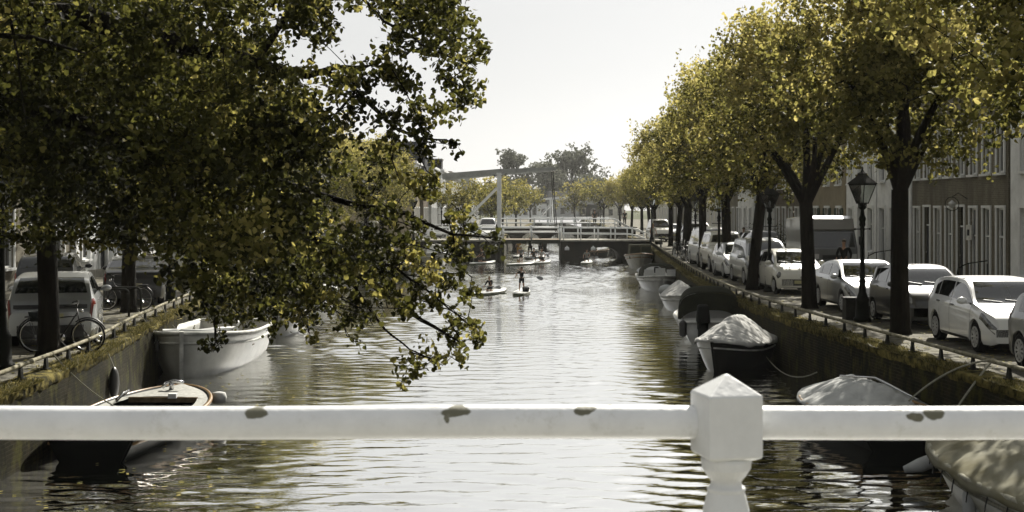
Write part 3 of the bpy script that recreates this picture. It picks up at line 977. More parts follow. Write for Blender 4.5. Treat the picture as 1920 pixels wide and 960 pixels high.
# ---- the big overhanging tree at the upper left, limbs laid out in space then dressed with leaves
def big_tree():
    rg = np.random.default_rng(5)
    base = Vector((-10.8, 17.5, Z0))
    t = thing('overhanging_tree', 'huge dark green and gold linden whose boughs hang over the canal at upper left', 'tree', base)
    mb = MB()
    fork = Vector((-10.4, 17.3, 5.0))
    mb.tube([base, base+Vector((0, 0, 0.4)), base+Vector((0.1, 0, 2)), fork], [0.6, 0.42, 0.36, 0.34], 14, cap=False)
    LB = []
    def path(lst, r0, r1, start=None, sides=8):
        pts = ([start] if start is not None else [])+[P(*q) for q in lst]
        # refine
        fine = [pts[0]]
        for a, b in zip(pts, pts[1:]):
            for k in (1, 2, 3):
                q = a.lerp(b, k/3)
                if k < 3: q = q+Vector(rg.normal(0, 0.012*(b-a).length, 3))
                fine.append(q)
        n = len(fine)
        rs = [lerp(r0, r1, (i/(n-1))**0.7) for i in range(n)]
        mb.tube(fine, rs, sides, cap=False)
        for q, r_ in zip(fine, rs): LB.append((np.array(q), r_))
        return fine
    path([(-150, 10, 17), (150, 30, 17.2), (330, 80, 17.4), (410, 100, 17.5), (480, 118, 17.5), (520, 132, 17.4), (575, 141, 17.3), (622, 128, 17.2), (690, 124, 17)], 0.24, 0.02, fork)
    path([(605, 133, 17.3), (650, 155, 17.2), (700, 200, 17.1), (740, 240, 17), (790, 260, 16.9), (838, 262, 16.8)], 0.045, 0.01)
    path([(478, 118, 17.5), (500, 85, 17.6), (530, 40, 17.8), (560, -20, 18), (600, -150, 18.5)], 0.065, 0.04)
    path([(735, 236, 17), (732, 290, 17), (745, 330, 17)], 0.016, 0.006)
    path([(560, 0, 18), (640, -40, 18), (740, -60, 17.6), (840, -20, 17.2)], 0.05, 0.015)
    path([(640, -40, 18), (720, 40, 17.6), (800, 90, 17.2), (880, 120, 17)], 0.03, 0.008)
    path([(-200, 150, 18), (60, 210, 18.5), (250, 260, 18.8), (400, 330, 18.8), (520, 400, 18.5), (620, 470, 18.1), (700, 530, 17.6), (790, 600, 17.2), (860, 640, 17)], 0.2, 0.012, fork)
    path([(400, 330, 18.8), (520, 340, 18.6), (650, 380, 18.2), (760, 400, 17.8), (850, 440, 17.5), (930, 445, 17.3)], 0.08, 0.008)
    path([(620, 470, 18.1), (680, 560, 17.4), (722, 618, 17), (768, 655, 16.8), (830, 685, 16.7)], 0.028, 0.006)
    path([(620, 470, 18.1), (740, 500, 17.6), (820, 560, 17.2), (880, 610, 17)], 0.03, 0.008)
    path([(520, 400, 18.5), (540, 480, 18.1), (560, 560, 17.8), (580, 620, 17.6)], 0.05, 0.008)
    path([(250, 260, 18.8), (330, 380, 18.6), (380, 470, 18.2), (400, 560, 17.8), (405, 640, 17.5)], 0.07, 0.006)
    path([(60, 210, 18.5), (140, 330, 18.4), (220, 420, 18.2), (300, 450, 18)], 0.08, 0.01)
    path([(20, 40, 15), (35, 110, 14.8), (42, 180, 14.6), (50, 235, 14.5)], 0.02, 0.005)
    path([(-200, 60, 16), (-60, 60, 15.4), (60, 70, 15), (160, 100, 15)], 0.1, 0.01, fork)
    # where the foliage shows, as seen over the canal; depth of the crown about 8 m
    dense = [(-60, -60), (480, -60), (500, 105), (590, 165), (640, 240), (620, 300), (600, 380), (640, 450), (725, 480), (700, 560), (600, 560), (500, 580), (430, 590), (360, 540), (340, 470), (230, 420), (120, 400), (-60, 420)]
    thin = [(500, -60), (850, -60), (900, 60), (905, 125), (880, 185), (850, 230), (760, 215), (650, 150), (600, 120), (520, 90)]
    def inside(poly, x, y):
        c = False
        n = len(poly)
        for i in range(n):
            x1, y1 = poly[i]; x2, y2 = poly[(i+1) % n]
            if (y1 > y) != (y2 > y) and x < (x2-x1)*(y-y1)/(y2-y1)+x1: c = not c
        return c
    # gaps in the crown where the sky shows through
    HOLES = [(715, 195, 62), (560, 62, 34), (603, 98, 26), (692, 62, 26), (640, 205, 30), (520, 70, 18), (745, 110, 22), (300, 10, 16), (655, 560, 40), (700, 590, 30)]
    cen, rr_, pp, tb = [], [], [], []
    def clump(x, y, d, r, n, tint):
        cen.append(np.array(P(x, y, d))); rr_.append(r); pp.append(n); tb.append(tint)
    k = 0
    while k < 420:
        x, y = rg.uniform(-60, 800), rg.uniform(-60, 600)
        if not inside(dense, x, y): continue
        if any(math.hypot(x-a, (y-b)*1.2) < r_ for a, b, r_ in HOLES): continue
        nz = noise.noise(Vector((x/120, y/120, 1)))
        if nz < -0.45: continue
        d = rg.uniform(14.5, 23)
        front = (23-d)/8.5
        clump(x, y, d, rg.uniform(0.22, 0.42), 165*rg.uniform(0.6, 1.3), 0.36+0.25*front*rg.random()+rg.normal(0, 0.12)+0.4*nz-(0.16 if x < 270 and y > 110 else 0))  # clumps at lower left darkened: inner crown shade put into leaf tint
        k += 1
    k = 0
    while k < 95:
        x, y = rg.uniform(480, 910), rg.uniform(-60, 240)
        if not inside(thin, x, y): continue
        if any(math.hypot(x-a, (y-b)*1.2) < r_ for a, b, r_ in HOLES): continue
        if noise.noise(Vector((x/60, y/60, 7))) < -0.05: continue
        clump(x, y, rg.uniform(15.5, 19), rg.uniform(0.12, 0.26), 66*rg.uniform(0.6, 1.3), 0.47+rg.normal(0, 0.1)); k += 1
    # crown continuing outside the picture, so that it shades and mirrors truly
    for _ in range(330):
        x, y = rg.uniform(-700, 820), rg.uniform(-620, -50)
        if x > 200 and y < -120-(820-x)*0.6-150: continue
        clump(x, y, rg.uniform(13, 24), rg.uniform(0.35, 0.6), 75, 0.45+rg.normal(0, 0.1))
    for _ in range(150):
        clump(rg.uniform(-800, -40), rg.uniform(-60, 380), rg.uniform(13.5, 24), rg.uniform(0.35, 0.6), 75, 0.4+rg.normal(0, 0.1))
    # hanging sprays, each a row of clumps along its bough
    sprays = [
        [(640, 150), (700, 205), (745, 245), (800, 265), (850, 272)],
        [(760, 60), (820, 90), (870, 110), (895, 130)], [(790, 20), (850, 30), (845, 70)],
        [(820, 140), (860, 160), (880, 195)], [(735, 130), (760, 170), (780, 215), (800, 240)],
        [(740, 260), (735, 300), (750, 340), (790, 370), (830, 350)], [(700, 280), (720, 320), (700, 350)],
        [(780, 280), (800, 320), (825, 340)], [(660, 330), (700, 370), (740, 400)],
        [(850, 470), (870, 440), (868, 400), (845, 380)], [(870, 430), (900, 440), (925, 450), (935, 445)],
        [(700, 450), (780, 460), (850, 480), (885, 490), (870, 465)],
        [(640, 500), (720, 510), (800, 520), (850, 540), (890, 555)],
        [(700, 540), (780, 560), (840, 580), (880, 600), (905, 625)],
        [(840, 600), (860, 630), (880, 655), (860, 640)], [(780, 530), (770, 560), (735, 590)],
        [(745, 685), (775, 695), (800, 690)], [(770, 660), (805, 672), (840, 665), (862, 680)],
        [(560, 570), (570, 600), (580, 625)], [(600, 560), (640, 590), (650, 630), (680, 640)],
        [(640, 560), (680, 580), (700, 610)], [(500, 580), (520, 600), (515, 625)],
        [(380, 560), (400, 600), (405, 635), (412, 655)], [(430, 570), (450, 590), (440, 600)], [(370, 500), (350, 530), (365, 560)],
        [(300, 440), (330, 460), (345, 480)], [(200, 430), (240, 450), (280, 455)], [(60, 440), (120, 450), (190, 455), (230, 462)], [(0, 440), (40, 455), (75, 462)],
        [(860, 500), (885, 520), (880, 545)], [(745, 470), (790, 500), (830, 505)], [(600, 470), (650, 500), (720, 540), (740, 560)],
        [(520, 540), (580, 560), (640, 565)], [(440, 540), (480, 560), (520, 570)],
        [(700, 400), (760, 420), (800, 440)], [(640, 420), (690, 450), (740, 480)]]
    for s in sprays:
        d0 = rg.uniform(16.2, 18.2)
        tb0 = 0.48+rg.normal(0, 0.12)
        m = 0
        for (x0, y0), (x1, y1) in zip(s, s[1:]):
            L = math.hypot(x1-x0, y1-y0)
            nn = max(1, int(L/17))
            for i in range(nn):
                tt = (i+rg.random())/nn
                x = x0+(x1-x0)*tt+rg.normal(0, 6); y = y0+(y1-y0)*tt+rg.normal(0, 6)
                clump(x, y, d0+rg.normal(0, 0.35), rg.uniform(0.07, 0.15), rg.uniform(24, 48), tb0+rg.normal(0, 0.06))
        pts = [P(x, y, d0) for x, y in s]
        mb.tube(pts, [lerp(0.010, 0.003, i/len(pts)) for i in range(len(pts))], 5, cap=False)
    # twigs
    grow_twigs(mb, LB, cen, rg, 0.022, 0.004)
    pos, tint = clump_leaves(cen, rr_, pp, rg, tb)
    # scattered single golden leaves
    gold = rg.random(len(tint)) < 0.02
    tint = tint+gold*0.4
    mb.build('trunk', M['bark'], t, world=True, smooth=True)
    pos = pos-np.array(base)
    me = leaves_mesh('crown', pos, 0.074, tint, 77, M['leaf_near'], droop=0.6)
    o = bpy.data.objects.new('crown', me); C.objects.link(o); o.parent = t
    print('big tree leaves', len(pos))
big_tree()
# ------------------------------------------------------------------ drawbridge and bridges beyond
def masonry(name='bridge_brick'):
    return brick_mat(name, (0.022, 0.018, 0.009), (0.013, 0.011, 0.006), (0.028, 0.026, 0.015), 0.22, 0.065, 'xz', stain=(0.010, 0.010, 0.005), bump=0.006)
M['bridge_brick'] = masonry()

def arch_wall(mb, x0, x1, y0, y1, ztop, arches, zbot=-0.6, n=22):
    """solid wall across x with elliptical openings [(cx, half width, crown z)] cut through its whole depth"""
    xs = {x0, x1}
    for cx, hw, zc in arches:
        for i in range(n+1): xs.add(cx-hw*math.cos(PI*i/n))
    xs = sorted(xs)
    def bot(x):
        for cx, hw, zc in arches:
            if cx-hw-1e-6 <= x <= cx+hw+1e-6:
                return max(zbot, zc*math.sqrt(max(0, 1-((x-cx)/hw)**2)))
        return None
    for a, b in zip(xs, xs[1:]):
        mid = (a+b)/2
        inside = bot(mid) is not None
        za, zb = (bot(a) or 0.0, bot(b) or 0.0) if inside else (zbot, zbot)
        vs = [(a, y0, za), (b, y0, zb), (b, y0, ztop), (a, y0, ztop), (a, y1, za), (b, y1, zb), (b, y1, ztop), (a, y1, ztop)]
        mb.add(vs, [(0, 1, 2, 3), (5, 4, 7, 6), (3, 2, 6, 7), (4, 5, 1, 0)])
    for x in (x0, x1):
        mb.add([(x, y0, zbot), (x, y1, zbot), (x, y1, ztop), (x, y0, ztop)], [(0, 1, 2, 3)])
    for cx, hw, zc in arches:      # piers' vertical faces under the springing
        for s in (-1, 1):
            mb.add([(cx+s*hw, y0, zbot), (cx+s*hw, y1, zbot), (cx+s*hw, y1, 0.0), (cx+s*hw, y0, 0.0)], [(0, 1, 2, 3)])

BY = 108.0
def bx(px): return (px-960)*BY/F
def bz(py): return CZ-(py-HOR)*BY/F
t = thing('drawbridge', 'white Dutch drawbridge with balance beams on dark brick piers across the canal', 'bridge', (bx(935), BY, 0))
zd = bz(450)
mb = MB(); arch_wall(mb, -9.4, bx(945), BY, BY+5, zd-0.12, [])
mb.build('left_pier', M['bridge_brick'], t, world=True)
mb = MB(); arch_wall(mb, bx(1052), 12.2, BY, BY+5, zd-0.12, [(bx(1131), 1.48, bz(463))])
mb.build('right_pier', M['bridge_brick'], t, world=True)
mb = MB()
mb.box(((-9.4+bx(945))/2-0.03, BY+2.5, zd-0.06), (bx(945)+9.4+0.12, 5.3, 0.12))
mb.box(((12.2+bx(1052))/2+0.03, BY+2.5, zd-0.06), (12.2-bx(1052)+0.12, 5.3, 0.12))
mb.build('coping', M['stone'], t, world=True)
mb = MB()
mb.box(((bx(945)+bx(1052))/2, BY+2.5, zd-0.05), (bx(1052)-bx(945)-0.16, 4.9, 0.10))
for yy in (BY+0.15, BY+2.5, BY+4.85):
    mb.box(((bx(945)+bx(1052))/2, yy, zd-0.2), (bx(1052)-bx(945)-0.1, 0.14, 0.2))
mb.box((bx(1047), BY+0.1, zd-0.36), (0.12, 0.2, 0.25))
mb.build('leaf_span', M['hull_green'], t, world=True)
mb = MB(); mb.box(((bx(945)+bx(1052))/2, BY+2.5, zd+0.012), (bx(1052)-bx(945)-0.12, 4.7, 0.02))
mb.build('planking', M['deck_wood'], t, world=True)

for j, yy in enumerate((BY+0.35, BY+4.65)):
    dd = yy
    def q(px, py): return Vector(((px-960)*BY/F, yy, CZ-(py-HOR)*BY/F))
    mb = MB()
    a = q(935.5, 325); b_ = q(935.5, 450)
    mb.box(((a+b_)/2), (0.32, 0.30, (a-b_).length))
    mb.box(a+Vector((0, 0, 0.0)), (0.40, 0.38, 0.10))
    mb.box(b_+Vector((0, 0, 0.2)), (0.46, 0.42, 0.4))
    mb.build('portal_post', M['bridge_white'], t, world=True)
    mb = MB()
    mb.bar(q(931, 352), q(876, 407), 0.12, 0.14)
    mb.bar(q(876, 403), q(876, 450), 0.14, 0.14)
    mb.build('brace', M['bridge_white'], t, world=True)
    mb = MB()     # tapered balance beam
    L0, L1 = q(829, 331), q(1044, 316)
    dv = (L1-L0); dv.normalize()
    up = Vector((-dv.z, 0, dv.x))
    h0, h1 = 0.25, 0.11
    vs = []
    for p_, h_ in ((L0, h0), (q(935, 321.5), h0*0.85), (L1, h1)):
        for sy in (-0.13, 0.13):
            for su in (-1, 1): vs.append(p_+up*h_*su*1.0+Vector((0, sy, 0)))
    fs = []
    for i in (0, 4):
        fs += [(i, i+1, i+5, i+4), (i+2, i+6, i+7, i+3), (i+1, i+3, i+7, i+5), (i, i+4, i+6, i+2)]
    fs += [(0, 2, 3, 1), (8, 9, 11, 10)]
    mb.add(vs, fs)
    mb.build('balance_beam', M['beam_grey'], t, world=True)
    mb = MB()    # dark iron pivot truss under the top of the post
    mb.bar(q(902, 320), q(929, 329), 0.06, 0.07); mb.bar(q(929, 329), q(943, 329), 0.06, 0.07); mb.bar(q(943, 329), q(962, 318), 0.06, 0.07)
    mb.build('pivot_iron', M['dark_iron'], t, world=True)
    mb = MB(); mb.tube([q(1037, 318), q(1040, 370), q(1046, 447)], 0.035, 6)
    mb.build('lifting_rod', M['dark_iron'], t, world=True)
mb = MB()
for px, py in ((833, 331), (850, 330), (1038, 317)):
    p0 = Vector((bx(px), BY+0.35, bz(py))); p1 = Vector((bx(px), BY+4.65, bz(py)))
    mb.bar(p0, p1, 0.2, 0.2)
mb.build('cross_beam', M['beam_grey'], t, world=True)

def rail_run(par, pts, yy, ht=0.98, step=1.35, mid=0.5, r=0.045, m=None, drop=True):
    """white tube railing following pts (x, z foot)"""
    m = m or M['bridge_white']
    mb = MB()
    top = [Vector((x, yy, z+ht)) for x, z in pts]
    md = [Vector((x, yy, z+ht*mid)) for x, z in pts]
    mb.tube(top, r, 8); mb.tube(md, r*0.8, 8)
    mb.build('rail', m, par, world=True, smooth=True)
    xa, xb = pts[0][0], pts[-1][0]
    n = max(1, int(round((xb-xa)/step)))
    for i in range(n+1):
        x = xa+(xb-xa)*i/n
        z = interp(pts, x)
        b = MB(); b.tube([(x, yy, z), (x, yy, z+ht+0.05)], r*1.15, 8); b.ball((x, yy, z+ht+0.06), r*1.5, 6, 4)
        b.build('rail_post', m, par, world=True, smooth=True)
for nm, yy in (('near', BY+0.08), ('far', BY+4.92)):
    rr = thing('bridge_rail', {'near': 'white tube railing on the near edge of the drawbridge', 'far': 'white tube railing on the far edge of the drawbridge'}[nm], 'railing', (0, yy, zd), 0, 'railings of the drawbridge')
    rail_run(rr, [(bx(775), zd-0.42), (bx(800), zd-0.20), (bx(803), zd), (bx(930), zd)], yy)
    rail_run(rr, [(bx(943), zd), (bx(1050), zd)], yy, step=2.3, mid=0.62, r=0.06)
    rail_run(rr, [(bx(1057), zd), (bx(1180), zd-0.04), (bx(1196), zd-0.10), (bx(1202), zd-0.25), (bx(1218), zd-0.5)], yy, step=1.3)
# small white lanterns marking the passage
for px, py, lab in ((879, 463, 'small white navigation lantern on the left pier, nearer the bank'), (930, 463, 'small white navigation lantern on the left pier beside the opening'),
                    (1063, 466, 'small white navigation lantern on the right pier beside the opening'), (1112, 466, 'small white navigation lantern over the side arch')):
    g = thing('navigation_lantern', lab, 'lantern', (bx(px), BY-0.14, bz(py)), 0, 'navigation lanterns on the drawbridge')
    b = MB(); b.lathe([(0.17, -0.13), (0.19, -0.10), (0.19, 0.05), (0.14, 0.12), (0.05, 0.16), (0.04, 0.22), (0.01, 0.23)], n=12)
    b.build('shade', M['bridge_white'], g, smooth=True)
    b = MB(); b.box((0, 0.08, 0.12), (0.05, 0.16, 0.05)); b.build('bracket', M['dark_iron'], g)

# second bridge: three low arches behind the first
def simple_bridge(BY2, label, px0, px1, deck, arches, depth=4.0, railpx=None, raillab=None, group=None):
    X = lambda px: (px-960)*BY2/F
    Zp = lambda py: CZ-(py-HOR)*BY2/F
    s = thing('arched_bridge', label, 'bridge', (X((px0+px1)/2), BY2, 0))
    m_ = MB(); arch_wall(m_, X(px0), X(px1), BY2, BY2+depth, Zp(deck)-0.1, [(X(c), h*BY2/F, Zp(top)) for c, h, top in arches])
    m_.build('wall', M['bridge_brick'], s, world=True)
    m_ = MB(); m_.box(((X(px0)+X(px1))/2, BY2+depth/2, Zp(deck)-0.05), (X(px1)-X(px0)+0.3, depth+0.1, 0.1)); m_.build('roadway', M['hull_green'], s, world=True)
    for k, yy in enumerate((BY2+0.05, BY2+depth-0.05)):
        r2 = thing('bridge_rail', raillab[k], 'railing', (X(px0), yy, Zp(deck)), 0, group)
        rail_run(r2, [(X(railpx[0])-0.6, Zp(deck)-0.1), (X(railpx[0]), Zp(deck)), (X(railpx[1]), Zp(deck)), (X(railpx[1])+1.8, Zp(deck)-1.0)], yy, ht=0.9, step=1.5, r=0.05)
simple_bridge(140.0, 'low brick bridge with wide flat arches seen behind the drawbridge', 918, 1192, 426, [(947, 14, 438), (995, 22, 437), (1057, 32, 436), (1121, 27, 439), (1168, 16, 441)],
              railpx=(935, 1152), raillab=('near white railing of the low arched bridge', 'far white railing of the low arched bridge'), group='railings of the arched bridge')

# farthest drawbridge
Y3 = 290.0
def q3(px, py, y=Y3): return Vector(((px-960)*Y3/F, y, CZ-(py-HOR)*Y3/F))
t3 = thing('far_drawbridge', 'small pale drawbridge far down the canal', 'bridge', (q3(1033, 416).x, Y3, 0))
mb = MB(); mb.box(q3(1070, 418)+Vector((0, 2, 0)), (q3(1130, 0).x-q3(1000, 0).x+8, 4.4, 0.35)); mb.build('deck', M['stone'], t3, world=True)
for x in (1010, 1055, 1120):
    mb = MB(); mb.box(Vector((q3(x, 0).x, Y3+2, 0.3)), (1.4, 4.2, 1.6)); mb.build('pier', M['bridge_brick'], t3, world=True)
for k, yy in enumerate((Y3+0.2, Y3+4)):
    off = 0.45*k
    mb = MB(); a = q3(1032+5*k, 374, yy); b_ = q3(1032+5*k, 417, yy); mb.box((a+b_)/2, (0.3, 0.3, (a-b_).length)); mb.build('portal_post', M['bridge_white'], t3, world=True)
    mb = MB(); mb.bar(q3(1030+5*k, 384, yy), q3(1006+5*k, 412, yy), 0.2, 0.2); mb.build('brace', M['bridge_white'], t3, world=True)
    mb = MB(); mb.bar(q3(997, 374.5, yy), q3(1081, 369, yy), 0.25, 0.42); mb.build('balance_beam', M['bridge_white'], t3, world=True)
rr = thing('bridge_rail', 'distant white railing under the farthest drawbridge', 'railing', (q3(1000, 0).x, Y3, 1), 0, 'railings of the farthest drawbridge')
rail_run(rr, [(q3(990, 0).x, q3(0, 416).z), (q3(1140, 0).x, q3(0, 416).z)], Y3, ht=1.0, step=2.5, r=0.07)

# ------------------------------------------------------------------ street lamps
def lamp_proto():
    t = thing('street_lamp', '', 'street lamp', (0, 0, 0))
    b = MB()
    b.lathe([(0.24, 0), (0.24, 0.10), (0.19, 0.14), (0.17, 0.55), (0.185, 0.60), (0.15, 0.66), (0.10, 0.80), (0.085, 1.05), (0.105, 1.09), (0.075, 1.15), (0.062, 1.6),
             (0.055, 2.45), (0.075, 2.48), (0.05, 2.54), (0.085, 2.60), (0.075, 2.68), (0.10, 2.76), (0.06, 2.86), (0.045, 3.0), (0.085, 3.04), (0.09, 3.10), (0.05, 3.16)], n=12)
    b.build('post', M['black_iron'], t, smooth=True)
    b = MB(); b.tube([(-0.30, 0, 2.49), (0.30, 0, 2.49)], 0.016, 6); b.ball((-0.31, 0, 2.49), 0.03, 6, 4); b.ball((0.31, 0, 2.49), 0.03, 6, 4)
    b.build('ladder_bar', M['black_iron'], t, smooth=True)
    # lantern: tapered four-sided cage, wide at the top
    lan = MB()
    r0, r1, z0, z1 = 0.11, 0.25, 3.18, 3.68
    for k in range(4):
        a = PI/4+k*PI/2
        lan.bar((r0*1.41*math.cos(a), r0*1.41*math.sin(a), z0), (r1*1.41*math.cos(a), r1*1.41*math.sin(a), z1), 0.022, 0.022)
        a2 = a+PI/2
        for r_, z_ in ((r0, z0), (r1, z1)):
            lan.bar((r_*1.41*math.cos(a), r_*1.41*math.sin(a), z_), (r_*1.41*math.cos(a2), r_*1.41*math.sin(a2), z_), 0.03, 0.03)
    lan.lathe([(0.05, 3.10), (0.09, 3.14), (0.13, 3.17), (0.05, 3.19)], n=8)
    for k in range(4):       # curled supports
        a = k*PI/2
        lan.tube([(0.05*math.cos(a), 0.05*math.sin(a), 3.02), (0.12*math.cos(a), 0.12*math.sin(a), 3.06), (0.13*math.cos(a), 0.13*math.sin(a), 3.16)], 0.012, 5)
    lo = lan.build('lantern', M['black_iron'], t)
    g = MB()
    s = 1.41*0.96
    for k in range(4):
        a = PI/4+k*PI/2; a2 = a+PI/2
        g.add([(r0*s*math.cos(a), r0*s*math.sin(a), z0+0.01), (r0*s*math.cos(a2), r0*s*math.sin(a2), z0+0.01), (r1*s*math.cos(a2), r1*s*math.sin(a2), z1-0.01), (r1*s*math.cos(a), r1*s*math.sin(a), z1-0.01)], [(0, 1, 2, 3)])
    g.build('glass', M['pane_clear'], lo)
    bu = MB(); bu.lathe([(0.015, 3.2), (0.03, 3.26), (0.05, 3.36), (0.035, 3.44), (0.01, 3.46)], n=8); bu.build('bulb', M['lampglass'], lo, smooth=True)
    rf = MB()
    rf.lathe([(0.40, 3.69), (0.385, 3.72), (0.19, 3.87), (0.12, 3.95), (0.13, 3.98), (0.05, 4.02), (0.02, 4.08), (0.03, 4.12), (0.005, 4.16)], n=4, rot=PI/4)
    rf.build('roof', M['dark_iron'], lo)
    return t
lamp0 = lamp_proto()
lamps = [
    (1617, 34.6, 0.97, 'large ornate black street lamp in front of the silver sedan'),
    (1443, 47.0, 0.93, 'ornate black street lamp touching the left side of the small white car'),
    (1348, 58.0, 0.92, 'slender black street lamp just left of the boxy white off-roader'),
    (1304, 70.5, 0.92, 'black street lamp in front of the rounded white van'),
    (1222, 104.0, 1.0, 'distant black street lamp beside the right end of the drawbridge'),
    (1126, 185.0, 1.0, 'farthest hazy street lamp on the right bank'),
    (3, 24.4, 1.0, 'black street lamp with thick base at the left edge'),
    (320, 42.5, 0.97, 'thin black street lamp behind the bicycle racks'),
    (775, 103.0, 0.95, 'black street lamp beside the left end of the white bridge railing'),
    (828, 122.0, 0.95, 'black street lamp behind the left part of the drawbridge'),
]
for i, (px, d, s, lab) in enumerate(lamps):
    l = lamp0 if i == 0 else dup(lamp0)
    l.location = ((px-960)*d/F, d, ZS-0.01)
    l.scale = (s, s, s)
    l.rotation_euler = (0, 0, R(38) if i == 0 else R(random.uniform(0, 90)))
    l['label'] = lab; l['group'] = 'old style street lamps on the quays'
# ------------------------------------------------------------------ houses
def wall_mat(kind, k):
    key = f'wall_{kind}_{k}'
    if key in M: return M[key]
    if kind == 'brick':
        c = [((0.19, 0.175, 0.135), (0.14, 0.128, 0.098)), ((0.15, 0.12, 0.09), (0.11, 0.09, 0.068)), ((0.23, 0.212, 0.17), (0.18, 0.165, 0.13))][k % 3]
        M[key] = brick_mat(key, c[0], c[1], (0.26, 0.24, 0.19), 0.22, 0.065, 'yz', stain=tuple(v*0.6 for v in c[0]), bump=0.004)
    else:
        c = {'white': (0.80, 0.81, 0.80), 'grey': (0.42, 0.43, 0.42), 'ochre': (0.27, 0.235, 0.165), 'cream': (0.62, 0.60, 0.52)}[kind]
        M[key] = mat(key, c, 0.8, var=0.10, scale=1.5, bump=0.004, bscale=20)
    return M[key]

def make_window(parent, u, z, wd, ht, sgn, x, style):
    """window recessed in the facade; local axes of the house: facade plane is x = 0, outward is -sgn*x"""
    o = -sgn       # outward
    dep = 0.10
    f = MB()
    fw = 0.07
    xm = -o*dep
    f.box((xm, u, z+ht-fw/2), (0.08, wd, fw)); f.box((xm, u, z+fw/2), (0.08, wd, fw))
    for s in (-1, 1): f.box((xm, u+s*(wd/2-fw/2), z+ht/2), (0.08, fw, ht-2*fw-0.004))
    f.box((xm, u, z+ht*0.62), (0.075, wd-2*fw-0.004, 0.06))
    if style == 'sash': f.box((xm+o*0.002, u, z+ht*0.62/2), (0.05, 0.035, ht*0.62-0.10))
    w = f.build('window', M['white_paint'], parent)
    p = MB(); p.add([(xm-o*0.02, u-wd/2, z), (xm-o*0.02, u+wd/2, z), (xm-o*0.02, u+wd/2, z+ht), (xm-o*0.02, u-wd/2, z+ht)], [(0, 1, 2, 3)])
    p.build('pane', M['glass_house'], w)
    s = MB(); s.box((o*0.04, u, z-0.045), (0.22, wd+0.12, 0.08)); s.build('sill', M['white_paint'], w)
    if style == 'curtain':
        c = MB(); c.box((xm-o*0.012, u-wd*0.27, z+ht/2), (0.01, wd*0.25, ht-0.2)); c.build('curtain', M['curtain'], w)
    if style == 'shutter':
        for sg in (-1, 1):
            c = MB(); c.box((o*0.035, u+sg*(wd/2+wd*0.24), z+ht/2), (0.04, wd*0.46, ht)); c.build('shutter', M['shutter_green'], w)
    return w

